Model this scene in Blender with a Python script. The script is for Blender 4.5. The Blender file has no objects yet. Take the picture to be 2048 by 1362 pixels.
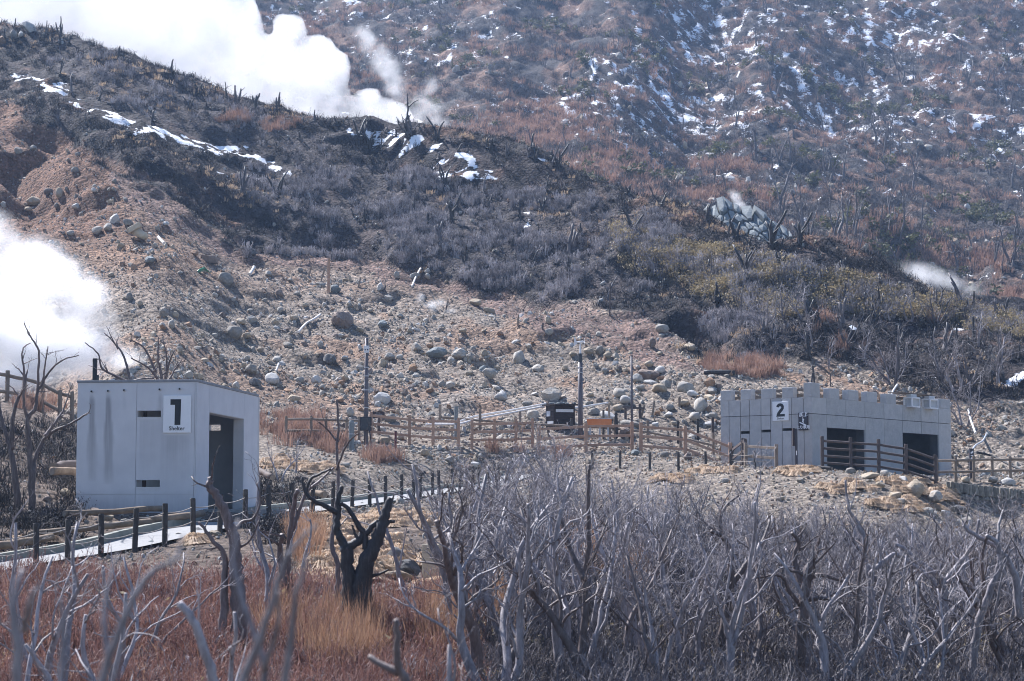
import bpy, math, random
import numpy as np
from mathutils import Vector, Matrix, Euler

random.seed(7)
RNG = np.random.default_rng(11)
SC = bpy.context.scene
COL = SC.collection
R = math.radians

# ------------------------------------------------------------------ camera
F = 3982.0                       # focal length in pixels of the 2048 px wide photograph (70 mm lens)
HORIZON = 1035.0                 # pixel row of the eye level
PITCH = math.atan((HORIZON - 681.0) / F)
cam_data = bpy.data.cameras.new('camera')
cam_data.sensor_width = 36.0
cam_data.lens = F / 2048.0 * 36.0
cam_data.clip_start = 0.1
cam_data.clip_end = 5000.0
cam_data.dof.use_dof = True
cam_data.dof.focus_distance = 62.0
cam_data.dof.aperture_fstop = 2.5
cam = bpy.data.objects.new('camera', cam_data)
COL.objects.link(cam)
cam.location = (0, 0, 0)
cam.rotation_euler = (math.pi / 2 + PITCH, 0, 0)
SC.camera = cam

# ------------------------------------------------------------------ sky and sun (backlit, from behind the hill)
SUN_EL, SUN_AZ = R(48.0), R(-42.0)          # azimuth measured from +Y towards +X
world = bpy.data.worlds.new('World')
SC.world = world
world.use_nodes = True
wn = world.node_tree
sky = wn.nodes.new('ShaderNodeTexSky')
sky.sky_type = 'NISHITA'
sky.sun_disc = False
sky.sun_elevation = SUN_EL
sky.sun_rotation = SUN_AZ
sky.altitude = 1000.0
sky.air_density = 1.0
sky.dust_density = 0.6
sky.ozone_density = 1.5
bg = wn.nodes['Background']
bg.inputs['Strength'].default_value = 0.066
wn.links.new(sky.outputs[0], bg.inputs['Color'])
sun_data = bpy.data.lights.new('sun', 'SUN')
sun_data.energy = 5.0
sun_data.angle = R(0.53)
sun_data.color = (1.0, 0.94, 0.85)
sun = bpy.data.objects.new('sun', sun_data)
COL.objects.link(sun)
sd = Vector((math.sin(SUN_AZ) * math.cos(SUN_EL), math.cos(SUN_AZ) * math.cos(SUN_EL), math.sin(SUN_EL)))
sun.rotation_euler = (-sd).to_track_quat('-Z', 'Y').to_euler()
sun.location = sd * 600
SC.view_settings.view_transform = 'Standard'
SC.view_settings.look = 'None'
SC.view_settings.gamma = 1.0
SC.view_settings.use_curve_mapping = False
SC.view_settings.exposure = 1.38
SC.view_settings.use_white_balance = True       # the camera's cool daylight balance
SC.view_settings.white_balance_temperature = 5900.0
SC.view_settings.white_balance_tint = 14.0
SC.cycles.volume_bounces = 24
SC.cycles.max_bounces = 24
SC.cycles.volume_step_rate = 1.0
SC.cycles.volume_max_steps = 128
SC.cycles.use_denoising = True
SC.cycles.filter_width = 1.0

# ------------------------------------------------------------------ pixel <-> world helpers
CP, SP = math.cos(PITCH), math.sin(PITCH)
def ray(px, py):
    xr = (px - 1024.0) / F
    yu = (681.0 - py) / F
    y = CP - SP * yu
    return xr / y, (SP + CP * yu) / y            # X and Z for each metre of depth
def at(px, py, d):
    X, Z = ray(px, py)
    return Vector((X * d, d, Z * d))
def project(x, y, z):
    y = np.maximum(y, 0.5)
    fw = CP * y + SP * z
    up = -SP * y + CP * z
    return 1024.0 + F * x / fw, 681.0 - F * up / fw

# ------------------------------------------------------------------ numpy noise
_perm = np.random.default_rng(3).permutation(512).astype(np.int64)
_ga = np.random.default_rng(4).uniform(0, 2 * np.pi, 512)
_gx, _gy = np.cos(_ga), np.sin(_ga)
def perlin(x, y, seed=0):
    x = np.asarray(x, float); y = np.asarray(y, float)
    xi = np.floor(x).astype(np.int64); yi = np.floor(y).astype(np.int64)
    xf = x - xi; yf = y - yi
    u = xf * xf * xf * (xf * (xf * 6 - 15) + 10); v = yf * yf * yf * (yf * (yf * 6 - 15) + 10)
    def g(ix, iy, dx, dy):
        h = _perm[(_perm[(ix + seed * 37) & 511] + iy) & 511]
        return _gx[h] * dx + _gy[h] * dy
    a = g(xi, yi, xf, yf); b = g(xi + 1, yi, xf - 1, yf)
    c = g(xi, yi + 1, xf, yf - 1); d = g(xi + 1, yi + 1, xf - 1, yf - 1)
    return ((a * (1 - u) + b * u) * (1 - v) + (c * (1 - u) + d * u) * v) * 1.5
def fbm(x, y, octaves=4, seed=0, gain=0.5):
    s = 0.0; a = 1.0; f = 1.0
    for o in range(octaves):
        s = s + a * perlin(x * f, y * f, seed + o * 5)
        a *= gain; f *= 2.03
    return s
def smooth(a, b, x):
    t = np.clip((x - a) / (b - a), 0, 1)
    return t * t * (3 - 2 * t)

# ------------------------------------------------------------------ materials
def new_mat(name):
    m = bpy.data.materials.new(name); m.use_nodes = True
    nt = m.node_tree
    return m, nt, nt.nodes['Principled BSDF']
def N(nt, kind, **kw):
    n = nt.nodes.new(kind)
    for k, v in kw.items(): setattr(n, k, v)
    return n
def ramp(nt, fac, stops):
    r = N(nt, 'ShaderNodeValToRGB')
    e = r.color_ramp.elements
    while len(e) < len(stops): e.new(0.5)
    for el, (p, c) in zip(e, stops):
        el.position = p; el.color = (*c, 1.0) if len(c) == 3 else c
    nt.links.new(fac, r.inputs[0])
    return r.outputs[0]
def noise_node(nt, scale, detail=5.0, rough=0.6, vec=None, dist=0.0):
    n = N(nt, 'ShaderNodeTexNoise')
    n.inputs['Scale'].default_value = scale; n.inputs['Detail'].default_value = detail
    n.inputs['Roughness'].default_value = rough; n.inputs['Distortion'].default_value = dist
    if vec is not None: nt.links.new(vec, n.inputs['Vector'])
    return n.outputs['Fac']
def mixc(nt, fac, a, b, mode='MIX'):
    m = N(nt, 'ShaderNodeMix', data_type='RGBA', blend_type=mode)
    for sock, val in ((m.inputs[0], fac), (m.inputs[6], a), (m.inputs[7], b)):
        if isinstance(val, (int, float)): sock.default_value = val
        elif isinstance(val, tuple): sock.default_value = (*val, 1.0)
        else: nt.links.new(val, sock)
    return m.outputs[2]
def mathn(nt, op, a, b=None):
    m = N(nt, 'ShaderNodeMath', operation=op)
    for s, v in ((m.inputs[0], a), (m.inputs[1], b)):
        if v is None: continue
        if isinstance(v, (int, float)): s.default_value = v
        else: nt.links.new(v, s)
    return m.outputs[0]
def bump(nt, bs, height, strength=0.5, dist=0.02):
    b = N(nt, 'ShaderNodeBump')
    b.inputs['Strength'].default_value = strength; b.inputs['Distance'].default_value = dist
    nt.links.new(height, b.inputs['Height']); nt.links.new(b.outputs[0], bs.inputs['Normal'])
def wpos(nt): return N(nt, 'ShaderNodeNewGeometry').outputs['Position']
def opos(nt): return N(nt, 'ShaderNodeTexCoord').outputs['Object']

def simple(name, c1, c2, scale=6.0, rough=0.85, bmp=0.4, bdist=0.01, stretch=None, rand=0.0, obj=True, spec=0.3):
    m, nt, bs = new_mat(name)
    v = opos(nt) if obj else wpos(nt)
    if stretch:
        mp = N(nt, 'ShaderNodeMapping'); mp.inputs['Scale'].default_value = stretch
        nt.links.new(v, mp.inputs[0]); v = mp.outputs[0]
    n = noise_node(nt, scale, 6, 0.65, v)
    c = ramp(nt, n, [(0.3, c1), (0.7, c2)])
    if rand:
        oi = N(nt, 'ShaderNodeObjectInfo')
        hs = N(nt, 'ShaderNodeHueSaturation')
        nt.links.new(c, hs.inputs['Color'])
        nt.links.new(mathn(nt, 'ADD', mathn(nt, 'MULTIPLY', oi.outputs['Random'], rand * 2), 1.0 - rand), hs.inputs['Value'])
        c = hs.outputs[0]
    nt.links.new(c, bs.inputs['Base Color'])
    bs.inputs['Roughness'].default_value = rough
    bs.inputs['Specular IOR Level'].default_value = spec
    if bmp:
        n2 = noise_node(nt, scale * 3.1, 6, 0.7, v)
        bump(nt, bs, n2, bmp, bdist)
    return m

M = {}
M['concrete'] = simple('concrete', (0.50, 0.50, 0.51), (0.58, 0.58, 0.59), 2.2, 0.8, 0.25, 0.004)
M['room_grey'] = simple('grey_render', (0.44, 0.44, 0.45), (0.52, 0.52, 0.53), 2.0, 0.9, 0.2, 0.004)
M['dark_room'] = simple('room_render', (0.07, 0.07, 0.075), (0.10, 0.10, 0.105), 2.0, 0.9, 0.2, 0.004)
M['roof_felt'] = simple('roof_felt', (0.20, 0.21, 0.23), (0.27, 0.28, 0.30), 5, 0.8, 0.3, 0.004)
M['metal_dark'] = simple('dark_metal', (0.03, 0.032, 0.036), (0.06, 0.062, 0.066), 8, 0.5, 0.1, 0.002)
M['sign_white'] = simple('sign_white', (0.72, 0.73, 0.76), (0.78, 0.79, 0.81), 3, 0.5, 0, 0)
M['sign_black'] = simple('sign_black', (0.012, 0.013, 0.016), (0.018, 0.02, 0.024), 3, 0.5, 0, 0)
M['sign_slate'] = simple('sign_slate', (0.035, 0.034, 0.045), (0.05, 0.048, 0.06), 3, 0.5, 0, 0)
M['sign_brown'] = simple('sign_brown', (0.028, 0.02, 0.02), (0.045, 0.03, 0.03), 6, 0.7, 0.1, 0.003)
M['white_paint'] = simple('white_paint', (0.62, 0.62, 0.64), (0.74, 0.74, 0.75), 8, 0.6, 0.1, 0.003)
M['timber_new'] = simple('orange_timber', (0.31, 0.19, 0.13), (0.44, 0.29, 0.205), 3, 0.8, 0.4, 0.006, (1, 1, 1), 0.12)
M['timber_grey'] = simple('weathered_timber', (0.17, 0.13, 0.10), (0.27, 0.22, 0.17), 4, 0.85, 0.5, 0.006, None, 0.15)
M['timber_dark'] = simple('dark_timber', (0.060, 0.046, 0.042), (0.115, 0.09, 0.08), 5, 0.8, 0.5, 0.006, None, 0.12)
M['post_dark'] = simple('dark_post', (0.040, 0.036, 0.034), (0.075, 0.068, 0.062), 6, 0.8, 0.5, 0.006, None, 0.15)
M['hut_wood'] = simple('hut_wood', (0.022, 0.014, 0.012), (0.055, 0.036, 0.03), 4, 0.8, 0.4, 0.006, (1, 1, 9))
M['rope'] = simple('rope', (0.32, 0.28, 0.24), (0.42, 0.38, 0.33), 20, 0.9, 0.3, 0.002)
M['steel_pole'] = simple('steel_pole', (0.085, 0.075, 0.085), (0.14, 0.125, 0.135), 4, 0.55, 0.2, 0.003, (1, 1, 0.3))
M['galv'] = simple('galvanised', (0.38, 0.39, 0.41), (0.48, 0.49, 0.5), 6, 0.5, 0.1, 0.002)
M['rust_red'] = simple('red_steel', (0.10, 0.028, 0.03), (0.15, 0.05, 0.045), 8, 0.7, 0.2, 0.003)
M['orange'] = simple('orange_board', (0.52, 0.17, 0.055), (0.62, 0.24, 0.09), 3, 0.7, 0.1, 0.003)
M['pvc'] = simple('white_pipe', (0.60, 0.57, 0.54), (0.74, 0.71, 0.68), 4, 0.5, 0.1, 0.002)
M['black_pipe'] = simple('black_pipe', (0.012, 0.012, 0.014), (0.026, 0.026, 0.03), 4, 0.7, 0.1, 0.002)
M['log'] = simple('log_wood', (0.12, 0.085, 0.06), (0.30, 0.23, 0.16), 3, 0.85, 0.6, 0.01, None, 0.2)
M['kerb'] = simple('kerb_concrete', (0.19, 0.20, 0.17), (0.28, 0.28, 0.24), 3, 0.9, 0.4, 0.004)
M['path'] = simple('path_concrete', (0.21, 0.21, 0.21), (0.28, 0.28, 0.275), 9, 0.9, 0.4, 0.004, None, 0, False)
M['beige_stone'] = simple('beige_concrete', (0.42, 0.36, 0.26), (0.52, 0.46, 0.35), 3, 0.85, 0.3, 0.006)
M['wall_stone'] = simple('wall_stone', (0.13, 0.12, 0.10), (0.27, 0.25, 0.21), 5, 0.9, 0.6, 0.012, None, 0.3)
M['green_sheet'] = simple('green_sheet', (0.10, 0.35, 0.25), (0.2, 0.5, 0.4), 5, 0.5, 0, 0)

# split-faced granite panels of the second shelter
def granite():
    m, nt, bs = new_mat('split_granite')
    v = wpos(nt)
    oi = N(nt, 'ShaderNodeObjectInfo')
    c = ramp(nt, noise_node(nt, 3.0, 8, 0.7, v), [(0.3, (0.37, 0.375, 0.39)), (0.55, (0.45, 0.45, 0.46)), (0.75, (0.52, 0.51, 0.50))])
    w = noise_node(nt, 0.5, 3, 0.6, v)
    c = mixc(nt, mathn(nt, 'MULTIPLY', w, 0.22), c, (0.43, 0.38, 0.31))
    hs = N(nt, 'ShaderNodeHueSaturation'); nt.links.new(c, hs.inputs['Color'])
    nt.links.new(mathn(nt, 'ADD', mathn(nt, 'MULTIPLY', oi.outputs['Random'], 0.16), 0.92), hs.inputs['Value'])
    nt.links.new(hs.outputs[0], bs.inputs['Base Color'])
    bs.inputs['Roughness'].default_value = 0.9
    bump(nt, bs, noise_node(nt, 9.0, 8, 0.75, v, 0.6), 0.9, 0.05)
    return m
M['granite'] = granite()

# painted render of the first shelter, with the water stains that run down under the drain spouts
def stained_wall():
    m, nt, bs = new_mat('stained_concrete')
    v = opos(nt)
    c = ramp(nt, noise_node(nt, 1.6, 6, 0.6, v), [(0.3, (0.52, 0.525, 0.555)), (0.7, (0.60, 0.605, 0.63))])
    at_ = N(nt, 'ShaderNodeAttribute', attribute_name='stain')
    mp = N(nt, 'ShaderNodeMapping'); mp.inputs['Scale'].default_value = (14, 14, 0.7); nt.links.new(v, mp.inputs[0])
    st = noise_node(nt, 1.0, 4, 0.6, mp.outputs[0])
    f = mathn(nt, 'MULTIPLY', at_.outputs['Fac'], mathn(nt, 'ADD', mathn(nt, 'MULTIPLY', st, 1.1), 0.15))
    f.node.use_clamp = True
    c = mixc(nt, f, c, (0.15, 0.145, 0.155))
    nt.links.new(c, bs.inputs['Base Color'])
    bs.inputs['Roughness'].default_value = 0.75
    bump(nt, bs, noise_node(nt, 30, 5, 0.6, v), 0.12, 0.004)
    return m
M['stained'] = stained_wall()

def bark(name, c1, c2, c3, rand=0.2):
    m, nt, bs = new_mat(name)
    v = opos(nt)
    mp = N(nt, 'ShaderNodeMapping'); mp.inputs['Scale'].default_value = (1, 1, 0.22); nt.links.new(v, mp.inputs[0])
    n = noise_node(nt, 22, 6, 0.7, mp.outputs[0])
    c = ramp(nt, n, [(0.28, c1), (0.55, c2), (0.78, c3)])
    big = noise_node(nt, 1.3, 3, 0.6, v)
    oi = N(nt, 'ShaderNodeObjectInfo')
    hs = N(nt, 'ShaderNodeHueSaturation'); nt.links.new(c, hs.inputs['Color'])
    val = mathn(nt, 'ADD', mathn(nt, 'MULTIPLY', oi.outputs['Random'], rand * 2), 1 - rand)
    val = mathn(nt, 'MULTIPLY', val, mathn(nt, 'ADD', mathn(nt, 'MULTIPLY', big, 0.9), 0.55))
    nt.links.new(val, hs.inputs['Value'])
    nt.links.new(hs.outputs[0], bs.inputs['Base Color'])
    bs.inputs['Roughness'].default_value = 0.62
    bs.inputs['Specular IOR Level'].default_value = 0.45
    bump(nt, bs, n, 0.7, 0.015)
    return m
M['bark_grey'] = bark('weathered_bark', (0.11, 0.095, 0.102), (0.28, 0.255, 0.27), (0.46, 0.435, 0.445), 0.3)
M['bark_brown'] = bark('brown_bark', (0.055, 0.04, 0.038), (0.13, 0.10, 0.095), (0.25, 0.21, 0.20))
M['bark_char'] = bark('charred_bark', (0.012, 0.011, 0.012), (0.03, 0.027, 0.028), (0.075, 0.066, 0.066))
M['bark_far'] = bark('far_bark', (0.055, 0.047, 0.05), (0.10, 0.088, 0.092), (0.16, 0.145, 0.15))

def rockmat(name, stops, patch, patch_amt, rand=0.22):
    m, nt, bs = new_mat(name)
    v = opos(nt)
    n = noise_node(nt, 3.0, 8, 0.68, v, 0.4)
    c = ramp(nt, n, stops)
    pm = ramp(nt, noise_node(nt, 1.3, 4, 0.6, v), [(0.5 - 0.12 * patch_amt, (0, 0, 0)), (0.68, (1, 1, 1))])
    c = mixc(nt, mathn(nt, 'MULTIPLY', pm, patch_amt), c, patch)
    oi = N(nt, 'ShaderNodeObjectInfo')
    hs = N(nt, 'ShaderNodeHueSaturation'); nt.links.new(c, hs.inputs['Color'])
    nt.links.new(mathn(nt, 'ADD', mathn(nt, 'MULTIPLY', oi.outputs['Random'], rand * 2), 1 - rand), hs.inputs['Value'])
    nt.links.new(hs.outputs[0], bs.inputs['Base Color'])
    bs.inputs['Roughness'].default_value = 0.88
    bs.inputs['Specular IOR Level'].default_value = 0.3
    bump(nt, bs, noise_node(nt, 9.0, 8, 0.75, v), 0.75, 0.06)
    return m
M['rock_grey'] = rockmat('grey_rock', [(0.3, (0.21, 0.20, 0.18)), (0.55, (0.35, 0.335, 0.305)), (0.75, (0.46, 0.44, 0.40))], (0.34, 0.25, 0.155), 0.45, 0.3)
M['rock_tan'] = rockmat('tan_rock', [(0.3, (0.26, 0.21, 0.15)), (0.55, (0.38, 0.31, 0.22)), (0.75, (0.46, 0.40, 0.31))], (0.34, 0.33, 0.31), 0.4)
M['rock_rust'] = rockmat('rust_rock', [(0.3, (0.21, 0.115, 0.06)), (0.55, (0.31, 0.19, 0.11)), (0.75, (0.38, 0.28, 0.20))], (0.30, 0.27, 0.24), 0.4)
M['rock_dark'] = rockmat('dark_rock', [(0.3, (0.07, 0.07, 0.07)), (0.55, (0.14, 0.14, 0.14)), (0.75, (0.24, 0.235, 0.23))], (0.2, 0.18, 0.15), 0.3)
M['rock_white'] = rockmat('pale_rock', [(0.3, (0.36, 0.355, 0.34)), (0.55, (0.49, 0.48, 0.46)), (0.75, (0.58, 0.57, 0.55))], (0.40, 0.34, 0.26), 0.3, 0.12)
M['rock_brown'] = rockmat('brown_rock', [(0.3, (0.14, 0.10, 0.08)), (0.55, (0.22, 0.17, 0.14)), (0.75, (0.32, 0.27, 0.23))], (0.3, 0.28, 0.26), 0.4)
M['rock_blue'] = rockmat('blue_grey_rock', [(0.3, (0.135, 0.155, 0.16)), (0.55, (0.20, 0.225, 0.23)), (0.75, (0.28, 0.30, 0.30))], (0.26, 0.26, 0.25), 0.3, 0.12)

def blade_mat(name, c1, c2, rand=0.25, trans=0.25):
    m, nt, bs = new_mat(name)
    oi = N(nt, 'ShaderNodeObjectInfo')
    c = mixc(nt, oi.outputs['Random'], c1, c2)
    n = noise_node(nt, 0.35, 3, 0.6, wpos(nt))
    hs = N(nt, 'ShaderNodeHueSaturation'); nt.links.new(c, hs.inputs['Color'])
    nt.links.new(mathn(nt, 'ADD', mathn(nt, 'MULTIPLY', n, 1.3 * rand * 2), 1 - 1.3 * rand), hs.inputs['Value'])
    nt.links.new(hs.outputs[0], bs.inputs['Base Color'])
    bs.inputs['Roughness'].default_value = 0.7
    bs.inputs['Specular IOR Level'].default_value = 0.35
    if trans:
        tr = N(nt, 'ShaderNodeBsdfTranslucent'); nt.links.new(hs.outputs[0], tr.inputs['Color'])
        ms = N(nt, 'ShaderNodeMixShader'); ms.inputs[0].default_value = trans
        nt.links.new(bs.outputs[0], ms.inputs[1]); nt.links.new(tr.outputs[0], ms.inputs[2])
        nt.links.new(ms.outputs[0], nt.nodes['Material Output'].inputs['Surface'])
    return m
M['g_red'] = blade_mat('red_brush', (0.14, 0.066, 0.055), (0.30, 0.175, 0.145), 0.35)
M['g_reed'] = blade_mat('orange_reed', (0.30, 0.175, 0.11), (0.43, 0.275, 0.175))
M['g_straw'] = blade_mat('straw', (0.42, 0.30, 0.19), (0.60, 0.46, 0.32), 0.2)
M['g_thatch'] = blade_mat('thatch_heart', (0.20, 0.13, 0.08), (0.30, 0.21, 0.13), 0.2, 0)
M['g_grey'] = blade_mat('grey_brush', (0.08, 0.072, 0.076), (0.42, 0.395, 0.41), 0.35, 0.12)
M['g_pink'] = blade_mat('pink_grass', (0.24, 0.145, 0.11), (0.39, 0.255, 0.19), 0.3)
M['g_char'] = blade_mat('charred_brush', (0.012, 0.011, 0.012), (0.05, 0.044, 0.044), 0.3, 0.0)
M['g_far'] = blade_mat('far_brush', (0.04, 0.034, 0.037), (0.15, 0.135, 0.135), 0.35, 0.1)
M['g_sasa'] = blade_mat('bamboo_grass', (0.21, 0.165, 0.09), (0.38, 0.31, 0.175), 0.3)
M['g_green'] = blade_mat('evergreen', (0.06, 0.065, 0.03), (0.12, 0.12, 0.05), 0.25)
M['g_under'] = blade_mat('dead_undergrowth', (0.035, 0.030, 0.033), (0.20, 0.18, 0.19), 0.35, 0.05)
# ------------------------------------------------------------------ terrain: profiles down twelve sight lines
# every entry is (depth in metres, photo row) or (depth, 'z', height); the depth comes from slopes of loose debris, fence and door heights
Z = 'z'
FARL = [(235, 330), (262, 262), (295, 170), (330, 80), (362, 0), (440, Z, 138)]
PROF = {
 -900: [(40, 1240), (47, 1120), (49, 1100), (60, 930), (74, 770), (90, Z, 2.5), (118, 540), (158, 150), (173, 60), (186, -20)] + [(202, Z, 40)] + FARL,
 0:    [(33, 1235), (41, 1139), (43.5, 1104), (55, 950), (70, 805), (84, Z, 2.2), (110, 570), (150, 210), (165, 125), (178, 46)] + [(194, Z, 37)] + FARL,
 300:  [(36, 1180), (44.6, 1085), (48.0, 1058), (58, 1000), (70, 900), (85, 768), (110, 550), (135, 335), (152, 235), (168, 140)] + [(184, Z, 31)] + FARL,
 500:  [(38, 1170), (50.0, 1044), (55.5, 1022), (63, 985), (78, 905), (90, 820), (112, 630), (132, 460), (150, 330), (166, 207)] + [(182, Z, 28)] + FARL,
 750:  [(42, 1140), (66, 1006), (72, 985), (78, 945), (87, 890), (95, 820), (115, 640), (130, 525), (147, 390), (163, 262)] + [(180, Z, 26)] + FARL,
 1000: [(46, 1115), (81.5, 969), (84.5, 958), (87, 932), (89.5, 895), (96, 828), (114, 670), (128, 580), (144, 430), (158, 291)] + [(174, Z, 25), (225, 330), (248, 285), (282, 190), (320, 80), (350, 0), (430, Z, 136)],
 1250: [(46, 1125), (74, 990), (80, 950), (86, 912), (89.5, 894), (97, 820), (110, 710), (122, 615), (134, 490), (146, 372)] + [(160, Z, 20), (205, 400), (232, 340), (270, 235), (310, 110), (345, 0), (430, Z, 136)],
 1500: [(50, 1125), (70, 1030), (78.5, 940), (82, 935), (89, 925), (98, 812), (107, 730), (116, 640), (125, 555), (133, 480)] + [(147, Z, 14), (180, 490), (215, 435), (262, 320), (308, 185), (366, 0), (440, Z, 136)],
 1750: [(50, 1140), (66, 1060), (77.5, 950), (82, 946), (92, 953), (101, 815), (107, 760), (113, 690), (119, 622), (126, 556)] + [(140, Z, 11), (165, 575), (215, 480), (262, 370), (312, 230), (384, 0), (450, Z, 138)],
 2048: [(50, 1160), (66, 1105), (79, 1046), (81.4, 976), (91, 940), (100, 835), (106, 770), (112, 705), (118, 660), (123, 637)] + [(137, Z, 8.5), (160, 650), (210, 560), (262, 420), (312, 270), (392, 0), (455, Z, 138)],
 2900: [(50, 1170), (66, 1110), (79.5, 1050), (82, 985), (92, 940), (100, 880), (108, 830), (115, 780), (121, 750), (127, 735)] + [(140, Z, 7), (160, 700), (210, 590), (262, 440), (312, 290), (395, 0), (460, Z, 138)],
}
cols = sorted(PROF)
CU = np.array([(c - 1024.0) / F for c in cols])
KD, KZ = [], []
for c in cols:
    d_, z_ = [-40, 2, 12, 25], [-3.2, -3.2, -3.4, -2.9 if c < 800 else -3.0]
    for e in PROF[c]:
        d_.append(e[0]); z_.append(e[2] if e[1] == Z else ray(c, e[1])[1] * e[0])
    d_ += [600, 950]; z_ += [215, 330]
    KD.append(d_); KZ.append(z_)
KD, KZ = np.array(KD, float), np.array(KZ, float)

def pchip(x, y, q):
    h = np.diff(x); dl = np.diff(y) / h
    m = np.zeros_like(y); m[0] = dl[0]; m[-1] = dl[-1]
    w1 = 2 * h[1:] + h[:-1]; w2 = h[1:] + 2 * h[:-1]
    ok = dl[1:] * dl[:-1] > 0
    with np.errstate(all='ignore'):
        hm = (w1 + w2) / (w1 / dl[:-1] + w2 / dl[1:])
    m[1:-1] = np.where(ok, hm, 0)
    i = np.clip(np.searchsorted(x, q) - 1, 0, len(x) - 2)
    t = (q - x[i]) / h[i]
    return ((2 * t**3 - 3 * t**2 + 1) * y[i] + (t**3 - 2 * t**2 + t) * h[i] * m[i]
            + (-2 * t**3 + 3 * t**2) * y[i + 1] + (t**3 - t**2) * h[i] * m[i + 1])

TU = np.linspace(-0.62, 0.62, 420)
TY = np.concatenate([np.linspace(-40, 20, 60, endpoint=False), np.linspace(20, 200, 720, endpoint=False), np.linspace(200, 950, 500)])
TAB = np.zeros((len(TU), len(TY)))
for i, u in enumerate(TU):
    uu = min(max(u, CU[0]), CU[-1])
    kd = np.array([pchip(CU, KD[:, k], np.array([uu]))[0] for k in range(KD.shape[1])])
    kz = np.array([pchip(CU, KZ[:, k], np.array([uu]))[0] for k in range(KD.shape[1])])
    TAB[i] = pchip(kd, kz, TY)
# soften the kinks a little across and along
for _ in range(2):
    TAB[1:-1] = 0.25 * TAB[:-2] + 0.5 * TAB[1:-1] + 0.25 * TAB[2:]

def H0(x, y):
    x = np.asarray(x, float); y = np.asarray(y, float)
    u = np.clip(x / np.maximum(y, 22.0), TU[0], TU[-1])
    fi = (u - TU[0]) / (TU[1] - TU[0]); i = np.clip(fi.astype(int), 0, len(TU) - 2); a = fi - i
    j = np.clip(np.searchsorted(TY, y) - 1, 0, len(TY) - 2); b = np.clip((y - TY[j]) / (TY[j + 1] - TY[j]), 0, 1)
    return (TAB[i, j] * (1 - a) + TAB[i + 1, j] * a) * (1 - b) + (TAB[i, j + 1] * (1 - a) + TAB[i + 1, j + 1] * a) * b

def march(Hf, px, py, y0=25.0, y1=460.0):
    X, Zs = ray(px, py)
    ys = np.linspace(y0, y1, 1800)
    hit = Hf(X * ys, ys) >= Zs * ys
    k = int(np.argmax(hit)) if hit.any() else len(ys) - 1
    return Vector((X * ys[k], ys[k], Zs * ys[k]))

def pl_dist(x, y, pts):
    """distance to a polyline in plan, and the position along it (0..1)"""
    best = np.full(np.shape(x), 1e9); tt = np.zeros(np.shape(x)); zz = np.zeros(np.shape(x))
    n = len(pts) - 1
    for k in range(n):
        a, b = pts[k], pts[k + 1]
        dx, dy = b[0] - a[0], b[1] - a[1]
        t = np.clip(((x - a[0]) * dx + (y - a[1]) * dy) / (dx * dx + dy * dy + 1e-9), 0, 1)
        d = np.hypot(x - a[0] - t * dx, y - a[1] - t * dy)
        s = d < best
        best = np.where(s, d, best); tt = np.where(s, (k + t) / n, tt); zz = np.where(s, a[2] + t * (b[2] - a[2]), zz)
    return best, tt, zz

# gullies and banks read off the photograph, as lines on the hillside: (points, depth of cut, half width)
GULLIES = [
 ([(60, 238), (170, 290), (260, 330), (380, 380), (520, 425), (600, 470)], 1.6, 2.2),
 ([(560, 440), (680, 470), (780, 510), (880, 545), (1000, 590), (1060, 610)], 1.9, 2.4),
 ([(1240, 520), (1330, 560), (1430, 605), (1520, 640)], 1.3, 1.6),
 ([(1370, 640), (1440, 690), (1530, 720)], 1.4, 1.8),
 ([(1560, 590), (1650, 640), (1760, 665), (1900, 690)], 1.4, 2.0),
 ([(700, 275), (760, 300), (850, 320)], 1.2, 2.5),
 ([(1080, 510), (1160, 525)], 1.3, 1.2),
 ([(0, 300), (60, 360), (110, 430)], 1.8, 3.0),
 ([(1430, -40), (1400, 60), (1385, 140), (1390, 230), (1350, 300), (1310, 330)], 5.0, 7.0),
 ([(1150, -20), (1100, 100), (1070, 200)], 2.5, 6.0),
 ([(1800, 60), (1720, 160), (1640, 260)], 2.5, 6.0),
 ([(2000, 520), (1880, 540), (1780, 545)], 3.0, 5.0),
]
GUL = []
for pts, dep, wid in GULLIES:
    GUL.append(([tuple(march(H0, px, py, 86.0)) for px, py in pts], dep * (1.4 if wid < 4 else 1), wid * (.8 if wid < 4 else 1)))
MOUNDS = [  # (px, row, height, radius)
 (1640, 540, 1.6, 5), (1790, 500, 3.5, 6), (1700, 450, 3.0, 7), (2010, 545, 3.0, 4), (1560, 330, 2.0, 7),
 (1300, 500, 1.0, 6), (1650, 690, 0.8, 3), (850, 300, 1.2, 6), (180, 330, 1.0, 5), (420, 560, 0.6, 5), (1100, 650, 0.5, 4),
 (1830, 690, 1.0, 4), (1250, 300, 2.0, 6), (1480, 600, 0.8, 4)]
MND = [(march(H0, px, py, 86.0), h, r) for px, py, h, r in MOUNDS]

# the footpath climbs away from the viewer; its near edge was read at the rope posts
PATH_PTS = [(-130, 1172, 39.5), (0, 1140, 41.0), (125, 1117, 42.3), (258, 1096, 43.8), (374, 1071, 45.8), (477, 1049, 49.0), (571, 1031, 54.2),
            (655, 1018, 59.6), (730, 1008, 64.6), (794, 999, 69.2), (870, 988, 74.5), (950, 976, 79.5), (1010, 968, 82.0), (1070, 948, 85.5)]
PATH_NEAR = [at(*p) for p in PATH_PTS]
PATH_W = 1.45
def offset_line(pts, w):
    out = []
    for i, p in enumerate(pts):
        a = pts[max(i - 1, 0)]; b = pts[min(i + 1, len(pts) - 1)]
        t = Vector((b.x - a.x, b.y - a.y, 0)).normalized()
        out.append(Vector((p.x - t.y * w, p.y + t.x * w, p.z)))
    return out
PATH_MID = offset_line(PATH_NEAR, PATH_W / 2)

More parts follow.
